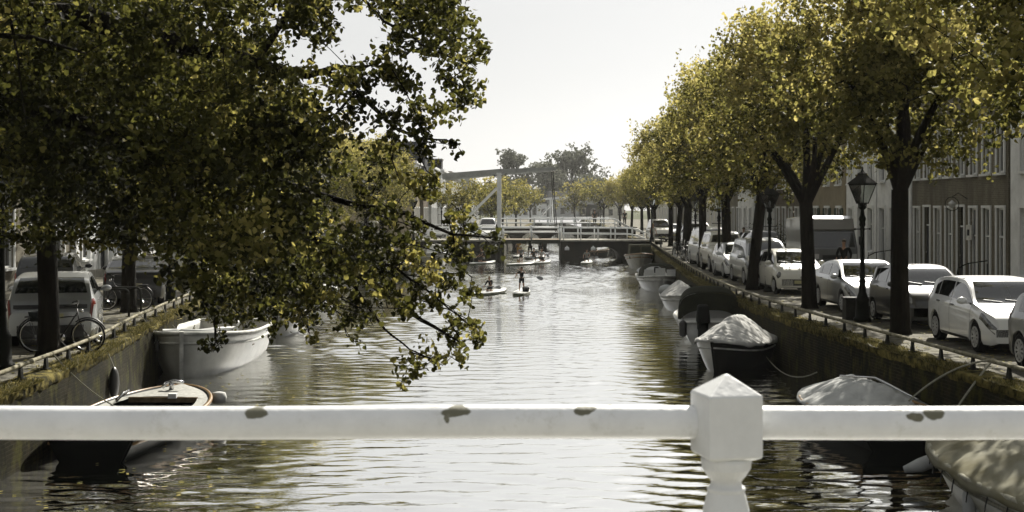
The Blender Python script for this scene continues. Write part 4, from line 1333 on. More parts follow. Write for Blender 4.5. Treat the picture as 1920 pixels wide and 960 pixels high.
def house(side, y0, y1, xf, H, kind, label, bays=3, floors=2, roof='hip', k=0, gw=1.0, wind=None, door=None, style='plain', depth=9.0, trim=True, roofm=None, g_h=2.05, surround=True):
    """side +1: right bank, facade looks to -x; -1: left bank"""
    sgn = side
    t = thing('canal_house', label, 'house', (xf, (y0+y1)/2, ZS), 0, 'houses along the right quay' if side > 0 else 'houses along the left quay')
    W = y1-y0
    o = -sgn
    fh = [3.4]+[3.0]*(floors-1)
    H = max(H, sum(fh)+0.6)
    wmats = [wall_mat(kind, k)]
    pitch = W/bays
    ops = []
    z = 0
    for fl in range(floors):
        for b in range(bays):
            u = -W/2+pitch*(b+0.5)
            ww = min(gw, pitch*0.62)
            if fl == 0 and door is not None and b in door:
                ops.append((u, 0.14, min(1.0, ww*1.05), 2.85, 'door'))
            else:
                hh = g_h if fl == 0 else 1.75
                zz = (2.95-hh) if fl == 0 else z+0.75
                ops.append((u, zz, ww, hh, style if fl == 0 or style != 'shutter' else 'plain'))
        z += fh[fl]
    # facade with real openings
    us = sorted({-W/2, W/2}|{round(q, 4) for u, zz, ww, hh, s in ops for q in (u-ww/2, u+ww/2)})
    zs = sorted({0, H}|{round(q, 4) for u, zz, ww, hh, s in ops for q in (zz, zz+hh)})
    f = MB()
    T = 0.16
    for a, b in zip(us, us[1:]):
        for c, d in zip(zs, zs[1:]):
            mu, mz = (a+b)/2, (c+d)/2
            if any(abs(mu-u) < ww/2 and zz < mz < zz+hh for u, zz, ww, hh, s in ops): continue
            f.add([(0, a, c), (0, b, c), (0, b, d), (0, a, d)], [(0, 1, 2, 3)])
    for u, zz, ww, hh, s in ops:
        a, b, c, d = u-ww/2, u+ww/2, zz, zz+hh
        for (p, q) in (((a, c), (b, c)), ((b, c), (b, d)), ((b, d), (a, d)), ((a, d), (a, c))):
            f.add([(0, p[0], p[1]), (0, q[0], q[1]), (-o*T, q[0], q[1]), (-o*T, p[0], p[1])], [(0, 1, 2, 3)])
    D = depth
    f.add([(-o*0.2, -W/2, 0), (-o*0.2, W/2, 0), (-o*0.2, W/2, H), (-o*0.2, -W/2, H)], [(0, 1, 2, 3)])
    for s in (-1, 1):
        f.add([(0, s*W/2, 0), (-o*D, s*W/2, 0), (-o*D, s*W/2, H), (0, s*W/2, H)], [(0, 1, 2, 3)])
    f.add([(-o*D, -W/2, 0), (-o*D, W/2, 0), (-o*D, W/2, H), (-o*D, -W/2, H)], [(0, 1, 2, 3)])
    f.build('wall', wmats, t)
    for u, zz, ww, hh, s in ops:
        if s == 'door':
            dm = MB(); dm.box((-o*0.12, u, zz+1.05), (0.06, ww, 2.1))
            for pz in (0.6, 1.5): dm.box((-o*0.083, u, zz+pz), (0.012, ww*0.6, 0.7))
            dr = dm.build('door', M['door_green'] if (k+int(u*3)) % 2 else M['slate'], t)
            h = MB(); h.ball((-o*0.06, u+ww*0.36, zz+1.05), 0.035, 8, 5); h.build('handle', M['chrome'], dr)
            fl_ = MB(); fl_.box((-o*0.12, u, zz+2.13), (0.07, ww, 0.06)); fl_.build('transom', M['white_paint'], t)
            fp = MB(); fp.add([(-o*0.13, u-ww/2, zz+2.16), (-o*0.13, u+ww/2, zz+2.16), (-o*0.13, u+ww/2, zz+hh), (-o*0.13, u-ww/2, zz+hh)], [(0, 1, 2, 3)])
            fp.build('fanlight', M['glass_house'], t)
            st = MB(); st.box((o*0.2, u, 0.07), (0.4, ww+0.3, 0.14)); st.build('step', M['stone'], t)
        else:
            make_window(t, u, zz, ww, hh, sgn, 0, s)
        if surround:
            sr = MB()
            e = 0.12 if kind != 'brick' else 0.09
            for q in (-1, 1): sr.box((o*0.025, u+q*(ww/2+e/2), zz+hh/2), (0.05, e, hh))
            sr.box((o*0.03, u, zz+hh+e/2), (0.06, ww+2*e, e))
            sr.build('surround', M['white_paint'], t)
    tr = MB()
    tr.box((o*0.16, 0, H-0.12), (0.34, W-0.02, 0.22)); tr.box((o*0.06, 0, H-0.42), (0.14, W-0.02, 0.3))
    tr.build('cornice', M['white_paint'], t)
    if trim:
        pl = MB(); pl.box((o*0.03, 0, 0.22), (0.06, W-0.03, 0.44)); pl.build('plinth', M['stone'], t)
    rm = roofm or (M['roof_tile'] if k % 2 else M['slate'])
    rb = MB()
    if roof == 'hip':
        e = 0.25
        rh = min(3.2, D*0.33)
        a = [(o*e, -W/2, H), (o*e, W/2, H), (-o*(D+e), W/2, H), (-o*(D+e), -W/2, H)]
        r1, r2 = (-o*D/2, -W/2, H+rh), (-o*D/2, W/2, H+rh)
        rb.add(a+[r1, r2], [(0, 1, 5, 4), (2, 3, 4, 5), (0, 4, 3), (1, 2, 5), (0, 3, 2, 1)])
    elif roof == 'gable':
        rh = W*0.55
        r1, r2 = (o*0.05, 0, H+rh), (-o*D, 0, H+rh)
        rb.add([(o*0.02, -W/2, H), (o*0.02, W/2, H), (-o*D, W/2, H), (-o*D, -W/2, H), r1, r2], [(0, 4, 5, 3), (1, 2, 5, 4), (0, 1, 4), (2, 3, 5)])
    else:
        rb.box((-o*D/2, 0, H+0.05), (D, W-0.01, 0.1))
    ro = rb.build('roof', rm, t)
    if roof != 'flat':
        ch = MB(); ch.box((-o*D*0.5, W*0.3, H+3.0), (0.7, 0.6, 1.6)); ch.build('chimney', wall_mat('brick', 1), ro)
    return t

XR = 16.6
house(1, 33.0, 44.4, XR, 8.2, 'white', 'smooth white house at the right edge of the picture', bays=4, floors=2, k=0, g_h=2.2)
hb = house(1, 44.6, 55.3, XR, 8.6, 'brick', 'brown brick house with a row of tall narrow white framed windows and two dark doors', bays=8, floors=2, k=0, gw=0.70, door=[3, 6], g_h=2.6, style='sash')
house(1, 55.5, 60.6, XR, 8.9, 'white', 'narrow white plastered house beside the brick house with many windows', bays=3, floors=2, k=1, gw=0.85, g_h=2.4, roof='hip')
house(1, 60.8, 66.2, XR, 7.8, 'white', 'bright white house with pilasters behind the large street lamp', bays=3, floors=2, k=2, gw=0.8, door=[1], g_h=2.0)
house(1, 66.4, 76.5, XR, 7.6, 'ochre', 'ochre house with long dark green shutters between the forked tree and the white house', bays=4, floors=2, k=0, style='shutter', gw=0.9, g_h=2.3)
house(1, 76.7, 84.0, XR, 8.4, 'brick', 'dark brick house behind the tall box van', bays=4, floors=2, k=1, gw=0.9)
house(1, 84.2, 91.5, XR, 8.0, 'grey', 'grey plastered house just left of the tall box van', bays=4, floors=2, k=1, gw=0.9, door=[2])
house(1, 91.7, 98.0, XR, 8.6, 'white', 'pale house with arched dormer row above the rear of the parked cars', bays=3, floors=2, k=3, gw=0.9, roof='gable')
house(1, 98.2, 106.0, XR+0.2, 7.6, 'brick', 'light brown brick house at the end of the near right row', bays=4, floors=2, k=2, gw=0.9)
house(1, 112.5, 122.0, XR+1.2, 8.0, 'cream', 'cream house just past the drawbridge on the right', bays=4, floors=2, k=4, gw=0.9)
house(1, 122.2, 133.0, XR+1.9, 8.4, 'brick', 'brick house second past the drawbridge on the right', bays=4, floors=2, k=0, gw=0.9)
house(1, 133.2, 146.0, XR+2.6, 7.6, 'white', 'white house third past the drawbridge on the right', bays=5, floors=2, k=5, gw=0.9)
house(1, 148, 170.0, XR+3.6, 7.8, 'brick', 'long hazy brick house far along the right bank', bays=7, floors=2, k=2, gw=0.9)
house(1, 172, 200.0, XR+5.0, 7.0, 'cream', 'long pale hazy house farthest along the right bank', bays=8, floors=2, k=6, gw=0.9)
# left bank
XL = -17.6
lefts = [
    (22, 33.5, 7.8, 'brick', 'dark brick house behind the parked silver car at the left edge', 4, 1),
    (33.7, 44, 8.6, 'cream', 'cream house behind the dark shaded trunk on the left street', 4, 1),
    (44.2, 52, 8.0, 'brick', 'brick house glimpsed left of the thin lamp on the left street', 3, 2),
    (52.2, 59, 9.0, 'white', 'white house with dark windows glimpsed above the parked black car', 3, 2),
    (59.2, 68, 8.2, 'brick', 'brown house above the pale bicycle on the left street', 4, 0),
    (68.2, 77, 8.6, 'grey', 'grey house hidden behind the hanging boughs', 4, 7),
    (77.2, 86, 8.0, 'brick', 'brick house behind the sunlit trees on the left', 4, 1),
    (86.2, 95, 8.6, 'white', 'white house behind the sunlit trees near the left end of the drawbridge', 4, 8),
    (95.2, 104, 8.2, 'cream', 'cream house at the left end of the drawbridge', 4, 9)]
for i, (a, b, H, kd, lab, bays, k) in enumerate(lefts):
    house(-1, a, b, XL+(a-22)*0.018, H, kd, lab, bays=bays, floors=2, k=k, gw=0.95, door=[1] if i % 2 else None, style='curtain' if i % 3 == 0 else 'plain')
house(-1, 113.5, 121.5, -8.4, 6.8, 'ochre', 'tan house with dark square window left of the hanging branch', bays=3, floors=2, roof='flat', k=1, gw=0.95)
house(-1, 121.7, 129.0, -8.1, 5.2, 'brick', 'steep gabled house whose roof edge shows over the yellow trees', bays=3, floors=1, k=1, roof='gable', roofm=M['slate'])
house(-1, 129.2, 139.0, -7.8, 7.0, 'grey', 'grey house right behind the left end of the drawbridge', bays=4, floors=2, k=8, gw=0.95, roof='flat')
house(-1, 139.2, 150.0, -7.4, 7.0, 'white', 'tall white house with dark flat top above the left end of the balance beam', bays=4, floors=2, k=9, gw=0.95, roof='flat', roofm=M['slate'])
tb_ = thing('roof_box', 'dark flat roofed box on top of the tall white house above the balance beam', 'roof structure', P(848, 312, 146))
b = MB(); b.box((0, 0, -0.4), (1.9, 3.0, 1.1)); b.build('wall', M['slate'], tb_); b = MB(); b.box((0, 0, 0.2), (2.1, 3.2, 0.1)); b.build('cap', M['stone'], tb_)
tb_.location.z = 7.0+ZS+0.1+0.95; tb_.location.x = -8.6
house(-1, 150.5, 180.0, -6.8, 5.6, 'cream', 'long pale hazy house beyond the drawbridge on the left', bays=8, floors=2, roof='flat', k=11, gw=0.95)
house(-1, 180.5, 225.0, -5.6, 5.0, 'grey', 'long grey hazy house farthest along the left bank', bays=10, floors=2, roof='flat', k=12, gw=0.95)
# low pale buildings at the end of the canal
for i, (px, wd, h, kd, lab) in enumerate([(1075, 14, 7.5, 'grey', 'low pale hazy building straight behind the farthest drawbridge'), (1128, 12, 6.0, 'cream', 'low hazy building right of the farthest drawbridge'), (985, 12, 6.5, 'white', 'low hazy building left of the farthest drawbridge')]):
    t = thing('distant_building', lab, 'building', ((px-960)*352/F, 352, ZS))
    b = MB(); b.box((0, 4, h*0.32), (wd, 8, h*0.64)); b.build('wall', wall_mat(kd, 0), t)
    b = MB(); b.add([(-wd/2-.3, -.3, h*.64), (wd/2+.3, -.3, h*.64), (wd/2+.3, 8.3, h*.64), (-wd/2-.3, 8.3, h*.64), (-wd/2, 4, h), (wd/2, 4, h)], [(0, 1, 5, 4), (2, 3, 4, 5), (0, 4, 3), (1, 2, 5), (0, 3, 2, 1)])
    b.build('roof', M['slate'], t)
    for k in range(5):
        f = MB(); f.box((-wd/2+wd*(k+0.5)/5, -0.02, h*0.3), (1.1, 0.08, 1.6)); f.build('window', M['glass_house'], t)

# details on the brick house
wl = thing('wall_lantern', 'round black iron lantern bracket on the brick house', 'wall lamp', P(1802, 383, 48.6))
wl.location.x = XR-0.56; wl.scale = (0.75, 0.75, 0.75)
b = MB(); b.tube([(0.75, 0, 0.25), (0.3, 0, 0.55), (0, 0, 0.35)], 0.02, 6)
b.tube([(0.33*math.cos(a), 0.33*math.sin(a)*0.25, 0.02+0.33*math.sin(a)) for a in [2*PI*i/20 for i in range(21)]], 0.018, 5, cap=False)
b.build('bracket', M['black_iron'], wl, smooth=True)
b = MB(); b.lathe([(0.02, -0.18), (0.12, -0.14), (0.2, 0.02), (0.22, 0.05), (0.06, 0.16), (0.02, 0.2)], n=10); b.build('shade', M['lampglass'], wl, smooth=True)
pl = thing('wall_plaque', 'small square pale plaque on the brick house below the wall lantern', 'plaque', P(1804, 436, 48.3))
pl.location.x = XR-0.04
b = MB(); b.box((0, 0, 0), (0.05, 0.55, 0.55)); b.build('plate', M['old_white'], pl); b = MB(); b.box((-0.03, 0, 0), (0.02, 0.2, 0.22)); b.build('emblem', M['slate'], pl)
# stair railings in front of the doors
for i, (y, lab) in enumerate([(46.3, 'thin iron handrail by the white house at right'), (58.0, 'thin iron handrail at the steps of the narrow white house'), (64.5, 'thin iron handrail at the steps behind the large lamp'), (70.5, 'thin iron fence in front of the shuttered ochre house')]):
    t = thing('stair_rail', lab, 'railing', (XR-0.8, y, ZS+0.12), 0, 'iron handrails by the house doors')
    b = MB(); b.tube([(0.7, 0, 1.0), (0, 0, 0.9), (-0.3, 0, 0.75), (-0.35, 0, 0.5)], 0.022, 6)
    for x in (-0.3, 0.05, 0.4, 0.7): b.tube([(x, 0, 0), (x, 0, 0.9)], 0.014, 5)
    b.build('handrail', M['black_iron'], t)
# potted plants and small shrubs by the facades
def shrub(loc, h, r, label, seed):
    rg = np.random.default_rng(seed)
    t = thing('potted_shrub', label, 'plant', loc, 0, 'potted shrubs by the houses')
    b = MB(); b.lathe([(0.16, 0), (0.22, 0.3), (0.24, 0.32), (0.2, 0.33)], n=12); b.build('pot', M['terracotta'], t, smooth=True)
    n = 260
    pos = rg.normal(0, 1, (n, 3))*np.array([r*0.5, r*0.5, h*0.25])+np.array([0, 0, 0.33+h*0.5])
    me = leaves_mesh('foliage', pos, 0.09, 0.3+rg.normal(0, 0.2, n), seed, M['leaf_near'])
    o = bpy.data.objects.new('foliage', me); C.objects.link(o); o.parent = t
for i, (x, y, h, lab) in enumerate([(15.9, 79.2, 1.6, 'leafy potted shrub by the dark brick house'), (15.9, 72.4, 0.9, 'low potted shrub by the shuttered house'), (-16.6, 47.0, 1.3, 'potted shrub by the left brick house'), (15.8, 88.2, 1.4, 'potted shrub by the grey house')]):
    shrub((x, y, ZS+0.12), h, 0.6, lab, 900+i)
# ------------------------------------------------------------------ cars
class Car:
    """x forward, origin on the ground under the middle of the wheelbase"""
    def __init__(s, L, W, H, wb, r, fo, prof, belt, cowl, roofF, roofR, tailB, clear=0.2):
        s.L, s.W, s.H, s.wb, s.r, s.fo = L, W, H, wb, r, fo
        s.x1 = wb/2+fo; s.x0 = s.x1-L
        s.prof = prof; s.belt = belt
        s.cowl, s.roofF, s.roofR, s.tailB = cowl, roofF, roofR, tailB
        s.clear = clear
    def top(s, x): return smooth_interp(s.prof, x)
    def bel(s, x): return interp(s.belt, x)
    def hw(s, x):
        a = max(0, (x-(s.x1-0.75))/0.75); b = max(0, ((s.x0+0.6)-x)/0.6)
        return s.W/2*(1-0.17*a**2.4-0.11*b**2.4)
    def zbot(s, x):
        z = s.clear
        for xw in (-s.wb/2, s.wb/2):
            Ra = s.r+0.055
            if abs(x-xw) < Ra: z = max(z, s.r+math.sqrt(Ra*Ra-(x-xw)**2))
        e = max(0, (x-(s.x1-0.25))/0.25, ((s.x0+0.25)-x)/0.25)
        return z+0.06*e*e if z == s.clear else z
    def yw(s, x, z):
        b = min(s.bel(x), s.top(x))
        return max(0.1, s.hw(x)-0.055-0.30*max(0, z-b))
    def section(s, x):
        h = s.hw(x); t = s.top(x); b = min(s.bel(x), t-0.015); z0 = s.zbot(x)
        def zz(v): return max(z0, v)
        g = max(0.0, t-b)
        pts = [(h-0.05, z0), (h-0.012, zz(s.clear+0.07)), (h, zz(0.36*s.H)), (h-0.004, zz(b-0.16)), (h-0.022, zz(b-0.055)), (h-0.055, max(z0, b))]
        ze = b+g*0.93
        for k in (1, 2, 3):
            z = b+(ze-b)*k/3
            pts.append((s.yw(x, z), z))
        ye = s.yw(x, ze)
        pts.append((ye-min(0.07, 0.03+g*0.1), lerp(ze, t, 0.62)))
        pts.append((ye*0.62, lerp(ze, t, 0.93)))
        pts.append((0.0, t))
        return pts
    def stations(s):
        xs = set(np.linspace(s.x0, s.x1, 40).round(4))
        for e in (0.012, 0.04, 0.08, 0.13): xs.add(round(s.x0+e, 4)); xs.add(round(s.x1-e, 4))
        for xw in (-s.wb/2, s.wb/2):
            Ra = s.r+0.055
            for i in range(17): xs.add(round(xw-Ra*math.cos(PI*i/16), 4))
        for q in (s.cowl, s.roofF, s.roofR, s.tailB): xs.add(round(q, 4))
        return sorted(xs)
    def body(s, mb):
        xs = s.stations()
        rings = []
        for x in xs:
            sec = s.section(x)
            rings.append([(x, y, z) for y, z in sec]+[(x, -y, z) for y, z in reversed(sec[:-1])])
        n = len(rings[0])
        vs = [p for r_ in rings for p in r_]
        fs = []
        for i in range(len(xs)-1):
            for j in range(n-1):
                fs.append((i*n+j, (i+1)*n+j, (i+1)*n+j+1, i*n+j+1))
        fs.append(tuple(range(n)))
        fs.append(tuple((len(xs)-1)*n+j for j in reversed(range(n))))
        mb.add(vs, fs)
    def S(s, x, k, side):
        sec = s.section(x)
        i = min(len(sec)-2, int(k)); f = k-i
        y = lerp(sec[i][0], sec[i+1][0], f); z = lerp(sec[i][1], sec[i+1][1], f)
        return Vector((x, y*side, z))
    def patch(s, mb, xa, xb, ka, kb, side, nu=8, nv=3, off=0.007, kaf=None):
        def nrm(x, k):
            e = 0.01
            a = s.S(min(x+e, s.x1), k, side)-s.S(max(x-e, s.x0), k, side)
            b = s.S(x, min(k+0.1, 10.99), side)-s.S(x, max(k-0.1, 0), side)
            n = a.cross(b)*-side
            return n.normalized() if n.length > 0 else Vector((0, side, 0))
        def fn(u, v):
            x = lerp(xa, xb, u)
            k0, k1 = (ka, kb) if kaf is None else kaf(u)
            k = lerp(k0, k1, v)
            return s.S(x, k, side)+nrm(x, k)*off
        mb.grid(fn, nu, nv, flip=(side < 0))

def wheel_parts(t, x, y, r, side, style=10, w=0.2):
    mb = MB()
    Mx = Matrix.Rotation(R(90), 3, 'X')
    prof = [(r*0.62, -w/2), (r*0.93, -w/2), (r, -w/2+0.03), (r, w/2-0.03), (r*0.93, w/2), (r*0.62, w/2)]
    mb.lathe(prof, (x, y, r), 24, M=Mx)
    tyre = mb.build('wheel', M['tyre'], t, auto=40)
    rb = MB()
    yo = y+side*(w/2+0.006)
    ri = r*0.64
    for k in range(style):
        a = 2*PI*k/style
        for da in (0.0,):
            c = Vector((x+math.cos(a)*ri*0.52, yo, r+math.sin(a)*ri*0.52))
            T = Matrix.Rotation(-a, 3, 'Y')
            rb.box(c, (ri*0.95, 0.022, ri*(0.17 if style > 6 else 0.30)), M=T)
    rb.lathe([(ri*1.06, -0.025), (ri*1.06, 0.012), (ri*0.93, 0.012), (ri*0.93, -0.025)], (x, yo, r), 24, M=Mx)
    rb.lathe([(ri*0.2, -0.02), (ri*0.2, 0.02), (ri*0.1, 0.028)], (x, yo, r), 10, M=Mx)
    rb.build('rim', M['rim'], tyre, auto=40)

def make_car(kind, face='both'):
    if kind == 'hatch':
        c = Car(4.25, 1.80, 1.47, 2.63, 0.315, 0.85,
                [(-2.08, 0.74), (-2.04, 0.92), (-1.9, 1.06), (-1.72, 1.30), (-1.5, 1.40), (-0.6, 1.47), (0.1, 1.46), (0.38, 1.40), (1.12, 0.99), (1.75, 0.86), (2.05, 0.74), (2.165, 0.56)],
                [(-2.1, 0.99), (-1.0, 0.985), (1.1, 0.93), (1.7, 0.82), (2.17, 0.54)], 1.15, 0.32, -1.42, -1.93)
    elif kind == 'sedan':
        c = Car(4.47, 1.82, 1.45, 2.70, 0.32, 0.88,
                [(-2.24, 0.80), (-2.2, 0.98), (-2.0, 1.07), (-1.75, 1.12), (-0.9, 1.39), (-0.2, 1.45), (0.2, 1.44), (0.5, 1.36), (1.25, 0.98), (1.85, 0.86), (2.1, 0.74), (2.23, 0.55)],
                [(-2.2, 1.0), (-1.0, 0.97), (1.2, 0.92), (1.75, 0.82), (2.23, 0.53)], 1.28, 0.35, -1.0, -1.8)
    elif kind == 'small':
        c = Car(3.8, 1.66, 1.5, 2.5, 0.29, 0.70,
                [(-1.86, 0.72), (-1.82, 0.95), (-1.72, 1.1), (-1.5, 1.38), (-1.2, 1.46), (-0.3, 1.51), (0.2, 1.49), (0.5, 1.41), (1.22, 1.03), (1.65, 0.88), (1.86, 0.70), (1.95, 0.50)],
                [(-1.86, 1.02), (1.1, 0.97), (1.5, 0.84), (1.95, 0.48)], 1.2, 0.4, -1.2, -1.7)
    elif kind == 'suv':
        c = Car(4.35, 1.84, 1.62, 2.64, 0.35, 0.86,
                [(-2.13, 0.80), (-2.09, 1.03), (-1.98, 1.17), (-1.78, 1.46), (-1.6, 1.54), (-0.5, 1.62), (0.1, 1.60), (0.42, 1.52), (1.15, 1.12), (1.8, 1.0), (2.08, 0.86), (2.18, 0.6)],
                [(-2.13, 1.10), (-1.0, 1.09), (1.1, 1.05), (1.75, 0.95), (2.18, 0.58)], 1.2, 0.34, -1.55, -1.97, clear=0.24)
    elif kind == 'mpv':
        c = Car(4.5, 1.85, 1.78, 2.75, 0.32, 0.85,
                [(-2.27, 0.85), (-2.25, 1.1), (-2.15, 1.3), (-2.02, 1.62), (-1.8, 1.72), (-0.5, 1.78), (0.3, 1.76), (0.7, 1.66), (1.5, 1.12), (1.95, 0.95), (2.13, 0.8), (2.22, 0.58)],
                [(-2.27, 1.08), (1.4, 1.0), (1.8, 0.9), (2.22, 0.55)], 1.5, 0.62, -1.8, -2.14)
    elif kind == 'jeep':
        c = Car(4.2, 1.78, 1.86, 2.5, 0.38, 0.75,
                [(-2.09, 0.8), (-2.08, 1.2), (-2.04, 1.7), (-1.9, 1.82), (-0.6, 1.86), (0.2, 1.84), (0.42, 1.78), (0.72, 1.2), (1.5, 1.10), (1.92, 1.02), (1.98, 0.9), (2.0, 0.6)],
                [(-2.09, 1.15), (0.7, 1.12), (1.8, 1.0), (2.0, 0.6)], 0.74, 0.42, -1.85, -2.06, clear=0.32)
    elif kind == 'van':
        c = Car(4.9, 1.9, 1.98, 3.0, 0.34, 0.9,
                [(-2.49, 0.8), (-2.48, 1.3), (-2.43, 1.8), (-2.3, 1.94), (-0.5, 1.98), (0.6, 1.95), (0.9, 1.86), (1.65, 1.25), (2.1, 1.05), (2.3, 0.86), (2.4, 0.6)],
                [(-2.49, 1.12), (1.5, 1.08), (2.0, 0.98), (2.4, 0.58)], 1.65, 0.85, -2.2, -2.44)
    t = thing('car', '', 'car', (0, 0, 0))
    mb = MB(); c.body(mb)
    body = mb.build('body', PAINT['white'], t, auto=50)
    # dark underside between the wheels
    u = MB(); u.box(((c.x0+c.x1)/2, 0, 0.42), (c.L-0.35, c.W-0.52, 0.42)); 
    u.box(((c.x0+c.x1)/2, 0, 0.60), (c.L-0.5, c.W-0.12, 0.06))
    u.build('underbody', M['plastic_black'], t)
    # windscreen
    def glass_over(xa, xb, name, kk=(9.12, 11.0)):
        g = MB()
        for side in (-1, 1): c.patch(g, xa, xb, kk[0], kk[1]-0.001, side, 10, 4, 0.006)
        return g.build(name, M['glass_car'], t, smooth=True, weld=True)
    ws = glass_over(c.cowl-0.03, c.roofF+0.06, 'windscreen')
    wp = MB()
    for yy in (-0.25, 0.35):
        a = c.S(c.cowl-0.05, 10.6, 1 if yy > 0 else -1); a = Vector((c.cowl-0.04, yy, c.top(c.cowl-0.04)+0.02)); b_ = Vector((c.cowl-0.14, yy-0.5 if yy > 0 else yy-0.35, c.top(c.cowl-0.14)+0.02))
        wp.tube([a, b_], 0.008, 5)
    wp.build('wiper', M['plastic_black'], ws)
    glass_over(c.roofR-0.05, c.tailB+0.02, 'rear_window')
    # side windows
    xr = c.roofR-0.05 if kind not in ('sedan',) else c.roofR-0.35
    xf = c.cowl-0.16
    xm = 0.5*(xr+xf)-0.05
    kinds3 = kind in ('van', 'jeep', 'mpv', 'suv')
    cuts = [(xm+0.035, xf), (xr+ (0.42 if kinds3 else 0.30), xm-0.035), (xr, xr+(0.36 if kinds3 else 0.25))]
    for side in (-1, 1):
        for a, b_ in cuts:
            g = MB()
            def kaf(u_, a=a, b_=b_):
                x = lerp(a, b_, u_)
                return (5.25, min(8.0, 8.0))
            # top follows the roofline, limited by the section there
            c.patch(g, a, b_, 5.3, 8.3, side, 8, 3, 0.006)
            g.build('side_window', M['glass_car'], t, smooth=True)
        # door seams and handles
        for xs_ in (xm, xf+0.05, c.x0+0.95 if kind != 'van' else -0.9):
            if abs(xs_+c.wb/2) < c.r+0.06: continue
            g = MB(); c.patch(g, xs_-0.007, xs_+0.007, 1.1, 5.2, side, 1, 8, 0.003); g.build('door_gap', M['plastic_black'], t)
        for xs_ in (xm+0.12, xr+0.35):
            p = c.S(xs_, 4.0, side); g = MB(); g.box(p+Vector((0.05, side*0.012, -0.03)), (0.18, 0.03, 0.028)); g.build('door_handle', M['chrome'] if kind == 'suv' else PAINT['grey'], t)
        # sill trim
        g = MB(); c.patch(g, -c.wb/2+c.r+0.09, c.wb/2-c.r-0.09, 0.1, 1.0, side, 4, 1, 0.004); g.build('sill', M['plastic_black'], t)
        # mirrors
        g = MB(); p = Vector((c.cowl-0.28, side*(c.hw(c.cowl-0.3)+0.10), c.bel(c.cowl-0.3)+0.09))
        g.ball(p, (0.075, 0.115, 0.075), 12, 8); g.box(p+Vector((0.0, -side*0.10, -0.05)), (0.05, 0.1, 0.03)); g.build('mirror', PAINT['white'], t, smooth=True)
        # head and tail lights
        zb = c.S(c.x1-0.3, 4, 1).z
        g = MB()
        if kind == 'small':
            p = c.S(c.x1-0.30, 4.2, side); g.ball(p+Vector((0.03, -side*0.06, -0.02)), (0.11, 0.11, 0.13), 12, 8)
        elif kind == 'jeep':
            g.lathe([(0.11, 0), (0.11, 0.03), (0.08, 0.05)], (c.x1-0.0, side*0.58, 0.82), 14, M=Matrix.Rotation(R(90), 3, 'Y'))
        else:
            c.patch(g, c.x1-0.56, c.x1-0.03, 3.25, 4.9, side, 8, 3, 0.010)
        hl = g.build('headlight', M['headglass'], t, smooth=True)
        g = MB()
        c.patch(g, c.x0+0.01, c.x0+0.26, 3.15, 4.7, side, 4, 3, 0.010); g.build('tail_light', M['redglass'], t, smooth=True)
        for xw in (-c.wb/2, c.wb/2):
            wheel_parts(t, xw, side*(c.W/2-0.125), c.r, side, 10 if kind in ('hatch', 'sedan') else 5)
    # face: grille, intakes, plate and badge on the curved nose
    xf_ = c.x1
    def nose(name, y, z, sy, sz, m, dx=0.0, th=0.03):
        g = MB()
        # follow nose rounding: bow the strip in plan
        n = 6
        for i in range(n):
            ya = y-sy/2+sy*i/n; yb = ya+sy/n
            xa = xf_-0.0-0.06*(abs(ya)/(c.W/2))**2.2*1.2; xb = xf_-0.06*(abs(yb)/(c.W/2))**2.2*1.2
            g.add([(xa+dx, ya, z-sz/2), (xb+dx, yb, z-sz/2), (xb+dx, yb, z+sz/2), (xa+dx, ya, z+sz/2), (xa-0.15, ya, z-sz/2), (xb-0.15, yb, z-sz/2), (xb-0.15, yb, z+sz/2), (xa-0.15, ya, z+sz/2)],
                  [(0, 1, 2, 3), (3, 2, 6, 7), (1, 0, 4, 5), (0, 3, 7, 4), (2, 1, 5, 6)])
        return g.build(name, m, t)
    zt = c.top(xf_)
    if kind == 'hatch':
        nose('grille', 0, zt+0.005, 0.62, 0.05, M['plastic_black'], 0.006)
        nose('bumper_intake', 0, 0.34, 0.78, 0.11, M['plastic_black'], 0.006)
        for sd2 in (-1, 1):
            nose('fog_vent', sd2*0.56, 0.37, 0.24, 0.05, M['plastic_black'], 0.008); nose('fog_vent', sd2*0.56, 0.30, 0.24, 0.045, M['plastic_black'], 0.008)
    elif kind == 'small':
        nose('grille', 0.0, 0.42, 0.8, 0.20, M['plastic_black'], 0.008)
        for sd2 in (-1, 1): nose('fog_vent', sd2*0.58, 0.32, 0.18, 0.07, M['plastic_black'], 0.008)
    elif kind == 'jeep':
        nose('grille', 0.0, 0.8, 0.85, 0.26, M['plastic_black'], 0.008)
        g = MB(); g.box((xf_+0.06, 0, 0.48), (0.14, c.W-0.04, 0.18)); g.build('bumper', M['plastic_black'], t)
    else:
        nose('grille', 0, min(zt-0.04, 0.52), 0.95, 0.13 if kind != 'suv' else 0.2, M['plastic_black'], 0.006)
        nose('bumper_intake', 0, 0.31, 0.9, 0.10, M['plastic_black'], 0.006)
    nose('number_plate', 0, 0.44 if kind != 'jeep' else 0.5, 0.52, 0.11, M['plate'], 0.022 if kind != 'jeep' else 0.15)
    g = MB(); g.lathe([(0.055, 0), (0.055, 0.015), (0.03, 0.02)], (xf_-0.005, 0, zt+0.01 if kind != 'small' else 0.6), 14, M=Matrix.Rotation(R(90), 3, 'Y')); g.build('badge', M['chrome'], t)
    # rear: dark diffuser, plate
    g = MB(); g.box((c.x0+0.0, 0, c.clear+0.16), (0.09, c.W*0.72, 0.24)); g.build('rear_bumper_trim', M['plastic_black'], t)
    g = MB(); g.box((c.x0-0.008, 0, 0.62 if kind != 'suv' else 0.72), (0.03, 0.52, 0.11)); g.build('rear_plate', M['plate'], t)
    if kind == 'suv':
        g = MB(); g.box((c.x0-0.003, 0, 0.93), (0.03, c.W*0.80, 0.085)); g.build('tail_light_bar', M['plastic_black'], t)
